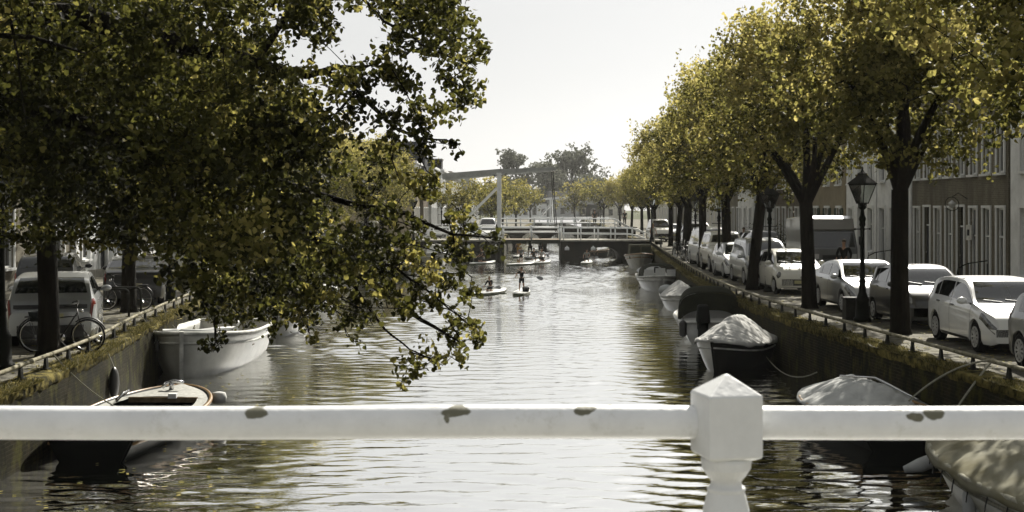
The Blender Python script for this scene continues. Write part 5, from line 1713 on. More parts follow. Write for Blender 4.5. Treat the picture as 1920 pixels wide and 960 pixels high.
    if kind == 'jeep':
        g = MB(); Mx = Matrix.Rotation(R(90), 3, 'Y'); g.lathe([(0.2, -0.1), (0.36, -0.1), (0.38, 0), (0.36, 0.1), (0.2, 0.1)], (c.x0-0.1, 0, 1.0), 20, M=Mx); g.build('spare_wheel', M['tyre'], t, auto=40)
    t['kindname'] = kind
    return t

PROTO = {}
def place_car(kind, col, x, y, head, label, group='parked cars on the quays', scale=1.0, name='car'):
    """head: degrees; -90 looks at the camera, 90 away"""
    if kind not in PROTO:
        PROTO[kind] = make_car(kind); t = PROTO[kind]
    else:
        t = dup(PROTO[kind])
    t.location = (x, y, ZS+0.003)
    t.rotation_euler = (0, 0, R(head))
    t.scale = (scale,)*3
    t['label'] = label; t['group'] = group
    t['category'] = 'van' if kind == 'van' else 'car'
    t.name = {'van': 'parked_van', 'jeep': 'off_road_car', 'suv': 'parked_car'}.get(kind, 'parked_car')
    for ch in t.children:
        if ch.name.split('.')[0] in ('body', 'mirror'):
            ch.material_slots[0].link = 'OBJECT'
            ch.material_slots[0].material = PAINT[col]
    return t
place_car('hatch', 'white', 10.35, 28.55, -90.5, 'clean white five door hatchback facing the camera at the right')
place_car('hatch', 'grey', 10.25, 23.3, -90, 'grey car cut off by the right edge, only its rear wheel side showing')
place_car('small', 'black', 10.35, 34.0, -90, 'black car with pale reflecting windscreen behind the white hatchback')
place_car('sedan', 'silver', 10.1, 38.7, -89, 'silver sedan behind the large ornate street lamp')
place_car('small', 'cream', 9.75, 47.0, -88.5, 'small white car with round headlights between two tree trunks')
place_car('mpv', 'silver', 9.75, 52.3, -90, 'silver people carrier right of the leaning trunk')
place_car('hatch', 'white', 9.75, 57.4, -90, 'white hatchback left of the leaning trunk')
place_car('jeep', 'cream', 9.95, 62.7, -90, 'boxy cream off-roader with flat windscreen')
place_car('van', 'white', 10.35, 69.2, -90, 'rounded white van beside the bent tree trunk')
place_car('hatch', 'silver', 10.9, 75.5, -90, 'silver hatchback behind the rounded white van')
place_car('small', 'grey', 11.4, 80.5, -90, 'grey small car far down the right quay')
place_car('sedan', 'white', 12.0, 86.0, -90, 'white sedan near the far end of the pipe rail')
place_car('van', 'white', 12.9, 93.0, -90, 'white van near the right end of the drawbridge')
place_car('mpv', 'silver', 13.3, 99.0, -90, 'pale people carrier beside the right end of the drawbridge')
place_car('van', 'cream', 13.0, 118.0, -90, 'cream van just past the right end of the drawbridge')
place_car('hatch', 'white', 15.0, 126.0, -90, 'distant white hatchback past the drawbridge on the right')
place_car('mpv', 'dark', 13.3, 72.0, 90, 'dark people carrier on the far side of the right street')
# left bank
place_car('suv', 'silver', -10.22, 30.0, 105, 'silver SUV with dark rear light bar behind the leaning black bicycle').scale = (1, 1, 0.95)
place_car('hatch', 'silver', -10.6, 23.8, 96, 'silver car cut off by the left edge')
place_car('sedan', 'black', -11.9, 42.3, 103, 'black sedan behind the bicycle racks')
place_car('suv', 'black', -14.2, 41.2, 103, 'black SUV left of the thick shaded trunk', scale=0.98)
place_car('mpv', 'white', -12.9, 53.2, 100, 'white people carrier behind the thin lamp on the left street')
place_car('hatch', 'silver', -12.3, 58.6, 90, 'silver hatchback behind the pale bicycle')
place_car('hatch', 'white', -12.4, 66.5, -90, 'white hatchback partly hidden by the hanging boughs')
place_car('mpv', 'silver', -12.0, 72.0, -90, 'silver people carrier hidden behind the hanging boughs')
place_car('hatch', 'white', -11.6, 84.0, -90, 'white hatchback seen between the far left trunks')
place_car('van', 'cream', -11.0, 101.0, -90, 'cream van at the left end of the drawbridge')
place_car('hatch', 'white', -6.9, 119.5, -90, 'white hatchback behind the sloping end of the bridge railing')
for i, (x, y, k, col, lab) in enumerate([(-5.6, 120.5, 'hatch', 'white', 'white hatchback behind the drawbridge, third from the post'), (-3.9, 119.5, 'mpv', 'silver', 'silver car behind the drawbridge, second from the post'), (-2.1, 119.5, 'sedan', 'white', 'white sedan just left of the drawbridge post'),
                                         (-4.4, 128, 'hatch', 'silver', 'silver hatchback deeper behind the drawbridge'), (-2.4, 133, 'van', 'white', 'white van deeper behind the drawbridge'), (-1.9, 146, 'hatch', 'white', 'white hatchback by the left end of the arched bridge')]):
    place_car(k, col, x, y, -90, lab)

# tall box van
bv = thing('box_van', 'tall brownish grey box van facing the camera above the small white car', 'van', (13.35, 57.5, ZS), R(-90))
b = MB()
b.add([(2.3, -0.98, 0.35), (2.3, 0.98, 0.35), (2.3, 0.98, 1.25), (2.3, -0.98, 1.25), (1.7, -0.92, 2.45), (1.7, 0.92, 2.45), (-2.6, -1.0, 0.35), (-2.6, 1.0, 0.35), (-2.6, 1.0, 2.5), (-2.6, -1.0, 2.5), (1.2, -0.98, 2.62), (1.2, 0.98, 2.62), (1.2, -1.0, 0.35), (1.2, 1.0, 0.35)],
      [(0, 1, 2, 3), (3, 2, 5, 4), (4, 5, 11, 10), (10, 11, 8, 9), (6, 9, 8, 7), (0, 3, 4, 10, 9, 6, 12), (1, 13, 7, 8, 11, 5, 2), (0, 12, 6, 7, 13, 1)])
o_ = b.build('body', PAINT['grey'], bv)
md = o_.modifiers.new('soft', 'BEVEL'); md.width = 0.07; md.segments = 3
b = MB(); b.add([(2.29, -0.86, 1.32), (2.29, 0.86, 1.32), (1.99, 0.84, 1.93), (1.99, -0.84, 1.93)], [(0, 1, 2, 3)]); b.build('windscreen', M['glass_car'], bv)
b = MB(); b.box((1.86, 0, 2.26), (0.1, 1.80, 0.50), M=Matrix.Rotation(R(-26), 3, 'Y')); b.build('header_panel', PAINT['brown'], bv)
b = MB(); b.box((2.31, 0, 0.55), (0.06, 1.8, 0.3)); b.build('bumper', M['plastic_black'], bv)
b = MB(); b.box((2.31, 0, 0.92), (0.05, 1.0, 0.16)); b.build('grille', M['plastic_black'], bv)
for s in (-1, 1):
    b = MB(); b.box((2.30, s*0.78, 0.95), (0.06, 0.28, 0.2)); b.build('headlight', M['lampglass'], bv)
    b = MB(); b.box((2.2, s*1.15, 1.6), (0.12, 0.2, 0.34)); b.build('mirror', M['plastic_black'], bv)
    for x in (1.5, -1.7): wheel_parts(bv, x, s*0.85, 0.35, s, 5)
# ------------------------------------------------------------------ boats
class Hull:
    """x from stern (0) to bow (L); z = 0 is the waterline"""
    def __init__(s, L, B, fb, fbow, bow=0.55, stern=0.8, full=2.2, draft=0.3, rake=0.35, flare=0.12, sec=0.26):
        s.L, s.B, s.fb, s.fbow, s.bowp, s.stern, s.full, s.draft, s.rake, s.flare, s.sec = L, B, fb, fbow, bow, stern, full, draft, rake, flare, sec
    def half(s, t):
        if t < s.bowp: return s.B/2*lerp(s.stern, 1, math.sin(PI/2*t/s.bowp))
        u = (t-s.bowp)/(1-s.bowp)
        return s.B/2*(1-u**s.full)**0.62+0.02
    def sheer(s, t): return s.fb+(s.fbow-s.fb)*t**2.2+0.06*(1-t)**2
    def pt(s, t, v, side, inset=0.0, dz=0.0):
        """v 0 keel ... 1 gunwale"""
        h = max(0.01, s.half(t)-inset); sh = s.sheer(t)+dz
        kz = -s.draft*(1-0.6*t**3)
        z = lerp(kz, sh, v)
        wv = (v**s.sec)*(1-s.flare*(1-v)*1.4)
        x = s.L*t-s.rake*(1-v)*t**3
        return Vector((x, side*h*wv, z))
def make_hull(t, H, mats, inner=True, deckz=0.12, deckt=(0.0, 0.9), gun=None, gun_r=0.035, deckm=None, waterline=True):
    mb = MB()
    nu, nv = 28, 9
    for side in (-1, 1):
        mb.grid(lambda u, v: H.pt(u, v, side), nu, nv, flip=(side > 0))
    # transom
    n0 = [H.pt(0, i/nv, -1) for i in range(nv, -1, -1)]+[H.pt(0, i/nv, 1) for i in range(1, nv+1)]
    mb.add(n0, [tuple(range(len(n0)))])
    h = mb.build('hull', mats, t, auto=45, weld=True)
    sm = h.modifiers.new('shell', 'SOLIDIFY'); sm.thickness = 0.045; sm.offset = -1
    g = MB()
    pts = [H.pt(u/nu, 1, -1) for u in range(nu+1)]+[H.pt(u/nu, 1, 1) for u in range(nu, -1, -1)]
    g.tube(pts+[pts[0]], gun_r, 7, cap=False)
    g.build('gunwale', gun or M['varnish'], t, smooth=True)
    # rubbing strake
    for side in (-1, 1):
        k = MB(); k.tube([H.pt(u/nu, 0.80, side)+Vector((0, side*0.012, 0)) for u in range(nu+1)], gun_r*0.7, 6); k.build('rubbing_strake', gun or M['varnish'], t, smooth=True)
    d = MB()
    a, b_ = deckt
    def dp(u, v):
        tt = lerp(a, b_, u)
        kz = -H.draft*(1-0.6*tt**3)
        vv = (deckz-kz)/(H.sheer(tt)-kz)
        p = H.pt(tt, max(0.05, vv), 1, 0.05)
        return (p.x, lerp(-p.y, p.y, v), deckz)
    d.grid(dp, 20, 4)
    d.build('floor', deckm or M['deck_wood'], t)
    return h

def tarp(t, H, ridge, m, t0=0.0, t1=1.0, wr=0.03, seed=1, peak=None, hang=0.12, name='cover', ripple=7.0, sag=1.3):
    def z_r(u):
        return interp(peak, u) if peak else ridge*math.sin(PI*min(1, max(0, u*0.9+0.06)))
    NU, NV = 90, 56
    mb = MB()
    rgv = Vector((seed*3.1, seed*1.7, 0))
    def fn(a, b):
        u = lerp(t0, t1, a)
        v = (b-0.5)*2
        edge = H.pt(u, 1, 1 if v > 0 else -1)
        hw = abs(edge.y)+0.03
        av = abs(v)
        over = max(0, av-0.9)/0.1
        av2 = min(1, av/0.9)
        zr = z_r(u)
        prof = (1-av2**sag)
        x = edge.x+(0.02 if u > 0.98 else 0)
        y = math.copysign(hw*av2+0.02*over, v)
        z = edge.z+0.035+zr*prof
        # folds: run from the ridge down, sharpen toward the hem
        ph = u*ripple*2+noise.noise(Vector((u*3, v*0.5, 0))+rgv)*1.6+0.25*abs(v)
        fold = (abs(math.sin(ph*PI))**0.45-0.72)
        amp = wr*0.7*(0.35+av2)*(0.9+0.4*noise.noise(Vector((u*3, v*0.6, 4))+rgv))
        z += fold*amp*1.3
        n1 = abs(noise.noise(Vector((u*11+v*1.2, v*0.55, 9))+rgv)); n2 = abs(noise.noise(Vector((u*6-abs(v)*2.6, v*0.7+u, 19))+rgv)); n3 = abs(noise.noise(Vector((u*24+v*2, v*0.9, 29))+rgv))
        z -= wr*(0.9*max(0, 0.10-n1)/0.10+0.8*max(0, 0.09-n2)/0.09+0.30*max(0, 0.12-n3)/0.12)-wr*0.2*noise.noise(Vector((u*3, v*2, 9))+rgv)
        if over > 0:
            sc_ = hang*(0.75+0.5*noise.noise(Vector((u*9, 2, v))+rgv))
            z = edge.z+0.035-sc_*over+fold*amp*0.3
            y += math.copysign(0.02*fold, v)
        return (x, y, z)
    mb.grid(fn, NU, NV, flip=True)
    o = mb.build(name, m, t, smooth=True)
    sm = o.modifiers.new('cloth', 'SOLIDIFY'); sm.thickness = 0.006
    return o

def outboard(t, x, y, z, m=None, s=1.0):
    mb = MB()
    mb.box((x-0.18*s, y, z+0.36*s), (0.40*s, 0.28*s, 0.36*s), taper=0.78)
    mb.box((x-0.17*s, y, z+0.02*s), (0.24*s, 0.20*s, 0.34*s))
    mb.box((x-0.17*s, y, z-0.36*s), (0.16*s, 0.10*s, 0.44*s))
    mb.box((x-0.02*s, y, z+0.12*s), (0.12*s, 0.22*s, 0.22*s))
    o = mb.build('outboard_motor', m or M['hull_dark'], t)
    bv_ = o.modifiers.new('soft', 'BEVEL'); bv_.width = 0.05*s; bv_.segments = 3
    h = MB(); h.tube([(x, y, z+0.32*s), (x+0.45*s, y+0.05, z+0.42*s)], 0.02, 6); h.build('tiller', M['plastic_black'], o)

def fender_part(t, p, r=0.1, l=0.4, m=None):
    g = MB()
    g.lathe([(0.02, -l/2-0.03), (r*0.7, -l/2), (r, -l/2+0.06), (r, l/2-0.06), (r*0.7, l/2), (0.025, l/2+0.04)], p, 12)
    g.tube([Vector(p)+Vector((0, 0, l/2)), Vector(p)+Vector((0, 0, l/2+0.25))], 0.01, 5)
    g.build('fender', m or M['plastic_black'], t, smooth=True)

def boat(label, x, y, head, H, **k):
    t = thing(k.pop('name', 'moored_boat'), label, 'boat', (x, y, 0), R(head), 'boats moored along the quays')
    make_hull(t, H, k.pop('hm', M['hull_white']), **k)
    return t
def bench(t, H, tt, z=0.38, m=None):
    w_ = H.half(tt)-0.03
    b = MB(); b.box((H.L*tt, 0, z), (0.26, w_*1.9, 0.04)); b.build('bench', m or M['deck_wood'], t)

# head: direction of the bow in degrees (-90 = towards the camera)
# 1: white Dutch sloop at the left
H = Hull(6.4, 2.55, 0.84, 1.10, bow=0.45, stern=0.86, full=3.2, rake=0.05, flare=0.04, draft=0.35, sec=0.17)
b1 = boat('big white open boat with blunt bow and upright stem moored at the left quay', -8.1, 39.3, -90.5, H, hm=M['hull_white'], gun=M['old_white'], gun_r=0.05)
g = MB(); g.bar(H.pt(1, 0.0, 1)+Vector((0.06, 0, -0.1)), H.pt(1, 1.0, 1)+Vector((0.08, 0, 0.06)), 0.10, 0.10); g.build('stem', M['old_white'], b1)
for tt in (0.25, 0.55): bench(b1, H, tt, 0.55)
g = MB()
def dk_(u, v):
    tt = lerp(0.80, 0.985, u); p = H.pt(tt, 0.95, 1, 0.05); return (p.x, lerp(-p.y, p.y, v), p.z)
g.grid(dk_, 8, 6); g.build('foredeck', M['deck_grey'], b1)
g = MB(); g.tube([(5.0, -0.9, 0.75), (5.15, -0.3, 1.02), (5.0, 0.4, 0.98), (4.6, 0.9, 0.72)], 0.09, 8); g.tube([(4.4, -0.8, 0.7), (4.6, -0.2, 0.9), (4.3, 0.3, 0.95), (4.0, 0.5, 0.7)], 0.12, 8); g.build('folded_tarp', M['tarp_grey'], b1, smooth=True)
g = MB(); g.box((5.75, -0.45, 1.06), (0.4, 0.36, 0.16), rz=0.3); g.build('locker', M['white_paint'], b1)
g = MB(); g.box((4.5, 0.7, 0.98), (0.4, 0.5, 0.22), rz=0.5); g.build('locker', M['white_paint'], b1)
g = MB(); g.tube([(4.2, 0.95, 1.08), (4.2, 0.95, 1.22), (4.6, 1.0, 1.22), (4.75, 1.0, 1.1)], 0.03, 7); g.build('grab_rail', M['old_white'], b1, smooth=True)
fender_part(b1, H.pt(0.93, 0.75, -1)+Vector((0.02, -0.08, 0)), 0.07, 0.22)

# 2: boat behind it
H = Hull(5.6, 2.1, 0.62, 0.9, full=2.4)
b2 = boat('white motor boat with black outboard just behind the big white open boat', -8.2, 48.5, -84, H, hm=M['hull_white'], gun=M['old_white'])
for tt in (0.3, 0.6): bench(b2, H, tt, 0.4)
g = MB(); g.box((3.6, 0, 0.86), (0.9, 1.5, 0.35), taper=0.75); g.build('windshield', M['pane_clear'], b2)
outboard(b2, 0, 0, 0.5)

# 3: front left boat seen over the handrail
H = Hull(5.4, 2.1, 0.40, 0.56, bow=0.5, stern=0.72, full=2.3, rake=0.2)
b3 = boat('grey decked launch with varnished rim and dark open well, under the handrail at left', -6.95, 22.0, 88, H, hm=M['hull_dark'], gun=M['varnish'], gun_r=0.04, deckm=M['hull_dark'])
g = MB()
def fd(u, v):
    tt = lerp(0.75, 0.99, u); p = H.pt(tt, 0.98, 1, 0.03); return (p.x, lerp(-p.y, p.y, v), p.z+0.05*(1-(2*v-1)**2))
g.grid(fd, 14, 10); g.build('foredeck', M['deck_grey'], b3, smooth=True)
for s in (-1, 1):
    g = MB()
    def sd_(u, v):
        tt = lerp(0.05, 0.77, u); p = H.pt(tt, 0.98, s, 0.02); return (p.x, p.y-s*0.24*v, p.z+0.01)
    g.grid(sd_, 12, 2, flip=(s > 0)); g.build('side_deck', M['deck_grey'], b3)
g = MB(); g.lathe([(0.05, 0), (0.05, 0.14), (0.03, 0.16)], (4.75, 0.05, 0.56), 10); g.tube([(4.75, -0.2, 0.70), (4.75, 0.0, 0.73), (4.75, 0.16, 0.68), (4.7, 0.22, 0.60)], 0.035, 7); g.build('bollard', M['chrome'], b3, smooth=True)
g = MB(); g.box((4.03, 0.0, 0.46), (0.06, 1.35, 0.10)); g.build('well_coaming', M['deck_wood'], b3)
g = MB(); g.box((4.0, -0.2, 0.54), (0.12, 0.16, 0.09)); g.build('bow_light', M['white_paint'], b3)
bench(b3, H, 0.35, 0.3)
g = MB(); g.lathe([(0.13, -0.1), (0.16, 0), (0.13, 0.1), (0.05, 0.12)], (4.6, -0.95, 0.42), 10); g.build('fender', M['tarp_white'], b3, smooth=True)
for k in range(3):
    g = MB(); g.tube([(3.4+0.15*k, 0.72+0.04*k, 0.52), (3.55+0.15*k, 0.62, 0.66), (3.7+0.1*k, 0.70, 0.60)], 0.03, 6); g.build('cleat', M['chrome'], b3, smooth=True)

# 4: nearest right boat under a tan cover
H = Hull(6.2, 2.15, 0.62, 0.86, bow=0.5, stern=0.62, full=2.3, rake=0.25)
b4 = boat('white boat under a stained tan tarpaulin laced down, at the lower right corner', 7.15, 14.3, 93, H, hm=M['hull_cream'], gun=M['rope'], gun_r=0.045)
tarp(b4, H, 0.42, M['tarp_tan'], 0.0, 1.0, 0.03, 3, hang=0.16, ripple=6, sag=1.5)
for k in range(11):
    p = H.pt(0.08+0.085*k, 0.82, 1); 
    g = MB(); g.tube([p+Vector((0, 0.03, 0.05)), p+Vector((0.02, 0.05, -0.08)), p+Vector((0.06, 0.04, -0.16))], 0.010, 5); g.build('lacing', M['plastic_black'], b4)
fender_part(b4, H.pt(0.55, 0.45, 1)+Vector((0, 0.12, 0.06)), 0.09, 0.5, M['tarp_grey'])
g = MB(); g.tube([H.pt(0.99, 0.5, 1)+Vector((-0.3, 0.3, 0.1)), H.pt(0.99, 0.5, 1)+Vector((-0.15, 0.55, -0.05)), H.pt(0.99, 0.5, 1)+Vector((-0.1, 0.78, -0.12))], [0.10, 0.11, 0.05], 10); g.build('fender', M['tarp_grey'], b4, smooth=True)

# 5: right boat with pale cover just above the handrail
H = Hull(5.0, 2.2, 0.42, 0.5, bow=0.5, stern=0.7, full=2.3)
b5 = boat('boat under a pale grey tarpaulin with dark open gap, showing just above the right handrail', 6.75, 23.0, 90, H, hm=M['hull_dark'], gun=M['varnish'])
tarp(b5, H, 0.5, M['tarp_grey'], 0.12, 1.0, 0.05, 5, peak=[(0, 0.05), (0.3, 0.12), (0.45, 0.42), (0.7, 0.40), (0.85, 0.2), (1, 0.02)], hang=0.1, ripple=4)
g = MB(); g.tube([H.pt(0.35, 1, -1)+Vector((0, 0, 0.05)), Vector((2.5, -0.2, 0.95)), Vector((3.2, 0.3, 0.9))], 0.025, 6); g.build('cover_hoop', M['chrome'], b5, smooth=True)
g = MB(); g.tube([Vector((1.0, -1.05, 0.5)), Vector((2.4, -0.6, 0.62)), Vector((3.2, -0.9, 0.56))], 0.03, 6); g.build('boat_hook', M['varnish'], b5, smooth=True)

# 6: boat under crumpled white sheet
H = Hull(3.4, 1.65, 0.60, 0.82, bow=0.5, stern=0.8, full=2.2, rake=0.3)
b6 = boat('dark boat under a peaked crumpled white sheet in front of the hooded boat', 6.72, 36.9, -119, H, hm=M['hull_dark'], gun=M['old_white'])
tarp(b6, H, 0.8, M['tarp_white'], 0.02, 1.0, 0.045, 8, peak=[(0, 0.02), (0.14, 0.42), (0.26, 0.62), (0.42, 0.70), (0.60, 0.62), (0.82, 0.26), (1, 0.02)], hang=0.14, ripple=3.0, sag=1.15)
g = MB()
for side in (-1,):
    g.grid(lambda u, v: H.pt(lerp(0.80, 1.0, u), v*0.98, side)+Vector((0.012, side*0.012, 0)), 8, 8, flip=(side > 0))
g.build('stem_lit_side', M['hull_white'], b6, smooth=True)  # white on one bow side: sunlight on the dark hull put into colour

# 7: boat with dark folding hood and outboard
H = Hull(5.2, 2.1, 0.62, 0.85, bow=0.5, stern=0.85, full=2.2)
b7 = boat('white boat with dark folding hood and big black outboard, third boat from the right front', 6.1, 40.9, 84, H, hm=M['hull_white'], gun=M['old_white'], gun_r=0.05)
def hood(t, x0, x1, w0, w1, zb, ht, m, name='hood', lean=0.2, open_front=False):
    g = MB()
    def fn(u, v):
        a = PI*v
        x = lerp(x0, x1, u)+lean*math.sin(a)*(0.5-u)
        wd = lerp(w0, w1, u)
        hh = ht*(0.85+0.15*math.sin(PI*u))
        cx = math.cos(a); sx = math.sin(a)
        return (x, wd*math.copysign(abs(cx)**0.6, cx), zb+hh*abs(sx)**0.55+0.01*math.sin(u*25))
    g.grid(fn, 14, 20)
    o = g.build(name, m, t, smooth=True)
    sm = o.modifiers.new('cloth', 'SOLIDIFY'); sm.thickness = 0.012
    return o
hood(b7, 0.9, 2.9, 0.98, 0.9, 0.66, 1.02, M['canvas_dark'])
g = MB()
def hb_(u, v):      # canvas end wall under the hoop, open at the bottom
    a = PI*u
    wy = 0.97*math.copysign(abs(math.cos(a))**0.6, math.cos(a)); wz = 0.66+1.02*0.85*abs(math.sin(a))**0.55
    lo = 0.66+0.34*(1-abs(math.cos(a))**2)
    return (0.93+0.05*math.sin(u*9)*v, wy*(1-0.04*v), max(0.66, lerp(wz, min(wz, lo), v)))
g.grid(hb_, 24, 6); g.build('hood_curtain', M['canvas_dark'], b7, smooth=True)
g = MB(); g.add([(1.2, -0.8, 0.62), (1.2, 0.8, 0.62), (1.25, 0.72, 1.15), (1.25, -0.72, 1.15)], [(0, 1, 2, 3)]); g.build('hood_window', M['tarp_white'], b7)
g = MB()
def ov(u, v):
    p = H.pt(lerp(0.0, 0.22, u), 1, 1); return (p.x, lerp(-p.y, p.y, v)*0.97, 0.62+0.12*u+0.03*noise.noise(Vector((u*4, v*6, 1))))
g.grid(ov, 10, 12); g.build('stern_cover', M['tarp_white'], b7, smooth=True)
outboard(b7, -0.05, 0.25, 0.42, s=1.55)
fender_part(b7, (-0.15, 0.85, 0.5), 0.12, 0.45)

# 8: small white boats behind it
H = Hull(4.6, 1.5, 0.5, 0.72, full=2.2)
b8 = boat('small white boat with low cover, between the hooded boat and the canopy boat', 6.95, 57.4, -91, H, hm=M['hull_white'], gun=M['old_white'])
tarp(b8, H, 0.5, M['tarp_white'], 0.45, 0.9, 0.03, 12, peak=[(0.45, 0.62), (0.6, 0.6), (0.9, 0.03)], hang=0.06)
g = MB(); g.box((1.7, 0.3, 0.75), (0.5, 0.9, 0.5), taper=0.6); g.build('seat', M['canvas_dark'], b8)
g = MB(); g.ball((1.6, -0.45, 0.75), (0.35, 0.35, 0.25), 12, 8); g.build('folded_cover', M['tarp_grey'], b8, smooth=True)
# 9: canopy boat
H = Hull(5.6, 2.0, 0.62, 0.85, full=2.4)
b9 = boat('white boat with dark rounded canopy and clear plastic panels along the right quay', 7.4, 71.0, -90, H, hm=M['hull_white'], gun=M['old_white'], gun_r=0.05)
hood(b9, 2.6, 4.5, 0.9, 0.84, 0.68, 0.72, M['canvas_dark'], name='canopy')
for s in (-0.56, 0.0, 0.56):
    g = MB(); g.add([(4.56, s-0.27, 0.74), (4.56, s+0.27, 0.74), (4.50, s+0.24, 1.2-0.12*abs(s)), (4.50, s-0.24, 1.2-0.12*abs(s))], [(0, 1, 2, 3)]); g.build('canopy_window', M['lampglass'], b9)
# 10: boat with dark outboard
H = Hull(4.6, 1.5, 0.5, 0.7)
b10 = boat('small boat with pale cover and dark outboard near the wooden launch', 7.9, 74.0, 88, H, hm=M['hull_white'], gun=M['old_white'])
tarp(b10, H, 0.45, M['tarp_grey'], 0.05, 1.0, 0.04, 15, hang=0.05)
outboard(b10, 0, -0.1, 0.35, s=1.1); fender_part(b10, (-0.05, 0.75, 0.4), 0.12, 0.4)
# 11: wooden launch with cloth cabin
H = Hull(6.4, 2.0, 0.75, 1.1, full=2.2, rake=0.6)
b11 = boat('clinker launch with square brown canvas cabin moored by the bridge arch', 9.05, 97.0, -92, H, hm=M['hull_cream'], gun=M['varnish'], gun_r=0.05)
g = MB(); g.box((4.0, 0, 1.18), (2.6, 1.6, 0.95), taper=0.88); g.build('canvas_cabin', M['canvas_green'], b11)
for s in (-0.37, 0.37):
    g = MB(); g.box((5.25, s, 1.25), (0.03, 0.6, 0.55), M=Matrix.Rotation(R(-9), 3, 'Y')); g.build('cabin_window', M['hull_green'], b11)
# 12-14 far left
H = Hull(5.6, 2.1, 0.7, 1.0)
b12 = boat('grey cabin boat with pale windscreen moored below the bridge railing at left', -6.2, 101.0, -80, H, hm=M['hull_cream'], gun=M['white_paint'], gun_r=0.05)
g = MB(); g.box((3.3, 0, 1.15), (1.9, 1.6, 0.62), taper=0.75); g.build('cabin', M['lampglass'], b12)
g = MB(); g.box((3.3, 0, 1.48), (1.5, 1.3, 0.05)); g.build('cabin_roof', M['deck_grey'], b12)
H = Hull(4.8, 1.9, 0.5, 0.75)
b13 = boat('low open boat with white rim left of the grey cabin boat', -7.6, 88.0, -80, H, hm=M['hull_green'], gun=M['white_paint'], gun_r=0.05)
for tt in (0.3, 0.6): bench(b13, H, tt)
b14 = boat('small white rimmed dinghy half hidden by the hanging boughs', -8.3, 78.0, -85, Hull(4.2, 1.7, 0.5, 0.7), hm=M['hull_white'], gun=M['white_paint'])
H = Hull(5.6, 1.9, 0.55, 0.8)
b15 = boat('dark open rowing boat passing under the right bridge arch', bx(1131)-1.6, 116.5, 12, H, hm=M['hull_green'], gun=M['varnish'])
b15.scale = (0.5, 0.6, 0.7)
b16 = boat('dark covered boat moored against the left bridge pier', bx(890), 104.5, 180, Hull(4.6, 1.8, 0.6, 0.9), hm=M['hull_green'], gun=M['varnish'])
tarp(b16, Hull(4.6, 1.8, 0.6, 0.9), 0.3, M['canvas_green'], seed=21)
b17 = boat('white boat moored behind the second boat along the left wall', -8.7, 60.0, -88, Hull(5.2, 2.0, 0.6, 0.85), hm=M['hull_white'], gun=M['old_white'])
tarp(b17, Hull(5.2, 2.0, 0.6, 0.85), 0.3, M['tarp_grey'], seed=25)

# mooring lines
def line(label, a, b_, sag=0.25, r=0.014, name='mooring_rope', m=None):
    a = Vector(a); b_ = Vector(b_)
    t = thing(name, label, 'rope', a, 0, 'mooring ropes')
    g = MB(); pts = []
    for i in range(13):
        u = i/12; p = a.lerp(b_, u); p.z -= sag*4*u*(1-u); pts.append(p)
    g.tube(pts, r, 5)
    g.build('rope', m or M['rope'], t, world=True, smooth=True)
def rail_at(pts, sgn, y): return Vector((edge_x(pts, y)+sgn*0.3, y, ZS+0.29))
line('pale rope from the left rail down to the grey decked launch', rail_at(LEFT, -1, 24.4), (-7.25, 24.6, 0.5), 0.1)
line('dark rope looping from the left rail to the big white boat bow', rail_at(LEFT, -1, 33.5), (-8.3, 33.6, 1.05), 0.3)
line('pale rope hanging from the left rail behind the big white boat bow', rail_at(LEFT, -1, 36.5), (-8.6, 36.2, 0.95), 0.4)
line('slack rope low on the left wall from the big white boat', rail_at(LEFT, -1, 39.0), (-8.8, 37.0, 0.95), 0.5)
line('pale rope arching from the right rail to the boat with the pale tarpaulin', rail_at(RIGHT, 1, 23.3), (7.2, 24.2, 0.7), -0.15, 0.018)
line('second pale rope dropping from the same spot of the right rail', rail_at(RIGHT, 1, 23.2), (7.45, 23.0, 0.4), -0.05, 0.018)
line('thin rope from the white sheeted boat to the pale tarpaulin boat', (7.0, 38.5, 0.5), (6.4, 28.0, 0.75), 0.5)
line('short rope from the right rail to the white sheeted boat', rail_at(RIGHT, 1, 37.5), (7.0, 38.6, 0.7), 0.15)
# round iron fender hanging on the left wall
t = thing('wall_fender', 'dark oval rubber fender hanging on the left brick wall', 'fender', (edge_x(LEFT, 27.3)+0.14, 27.3, 0.62))
b = MB(); b.ball((0, 0, 0), (0.1, 0.16, 0.33), 14, 10); b.build('bag', M['plastic_black'], t, smooth=True); b = MB(); b.tube([(0, 0, 0.3), (-0.15, 0, 0.68)], 0.012, 5); b.build('cord', M['rope'], t)
# ------------------------------------------------------------------ people (continuous skinned bodies)
def skin_obj(name, verts, edges, radii, m, parent, root=0, levels=1):
    me = bpy.data.meshes.new(name)
    me.from_pydata([Vector(v) for v in verts], edges, [])
    me.materials.append(m)
    o = bpy.data.objects.new(name, me); C.objects.link(o); o.parent = parent
    sk = o.modifiers.new('skin', 'SKIN'); sk.use_smooth_shade = True
    for i, r_ in enumerate(radii):
        me.skin_vertices[0].data[i].radius = (r_, r_) if not hasattr(r_, '__len__') else r_
        me.skin_vertices[0].data[i].use_root = (i == root)
    sb = o.modifiers.new('sub', 'SUBSURF'); sb.levels = levels; sb.render_levels = levels
    return o

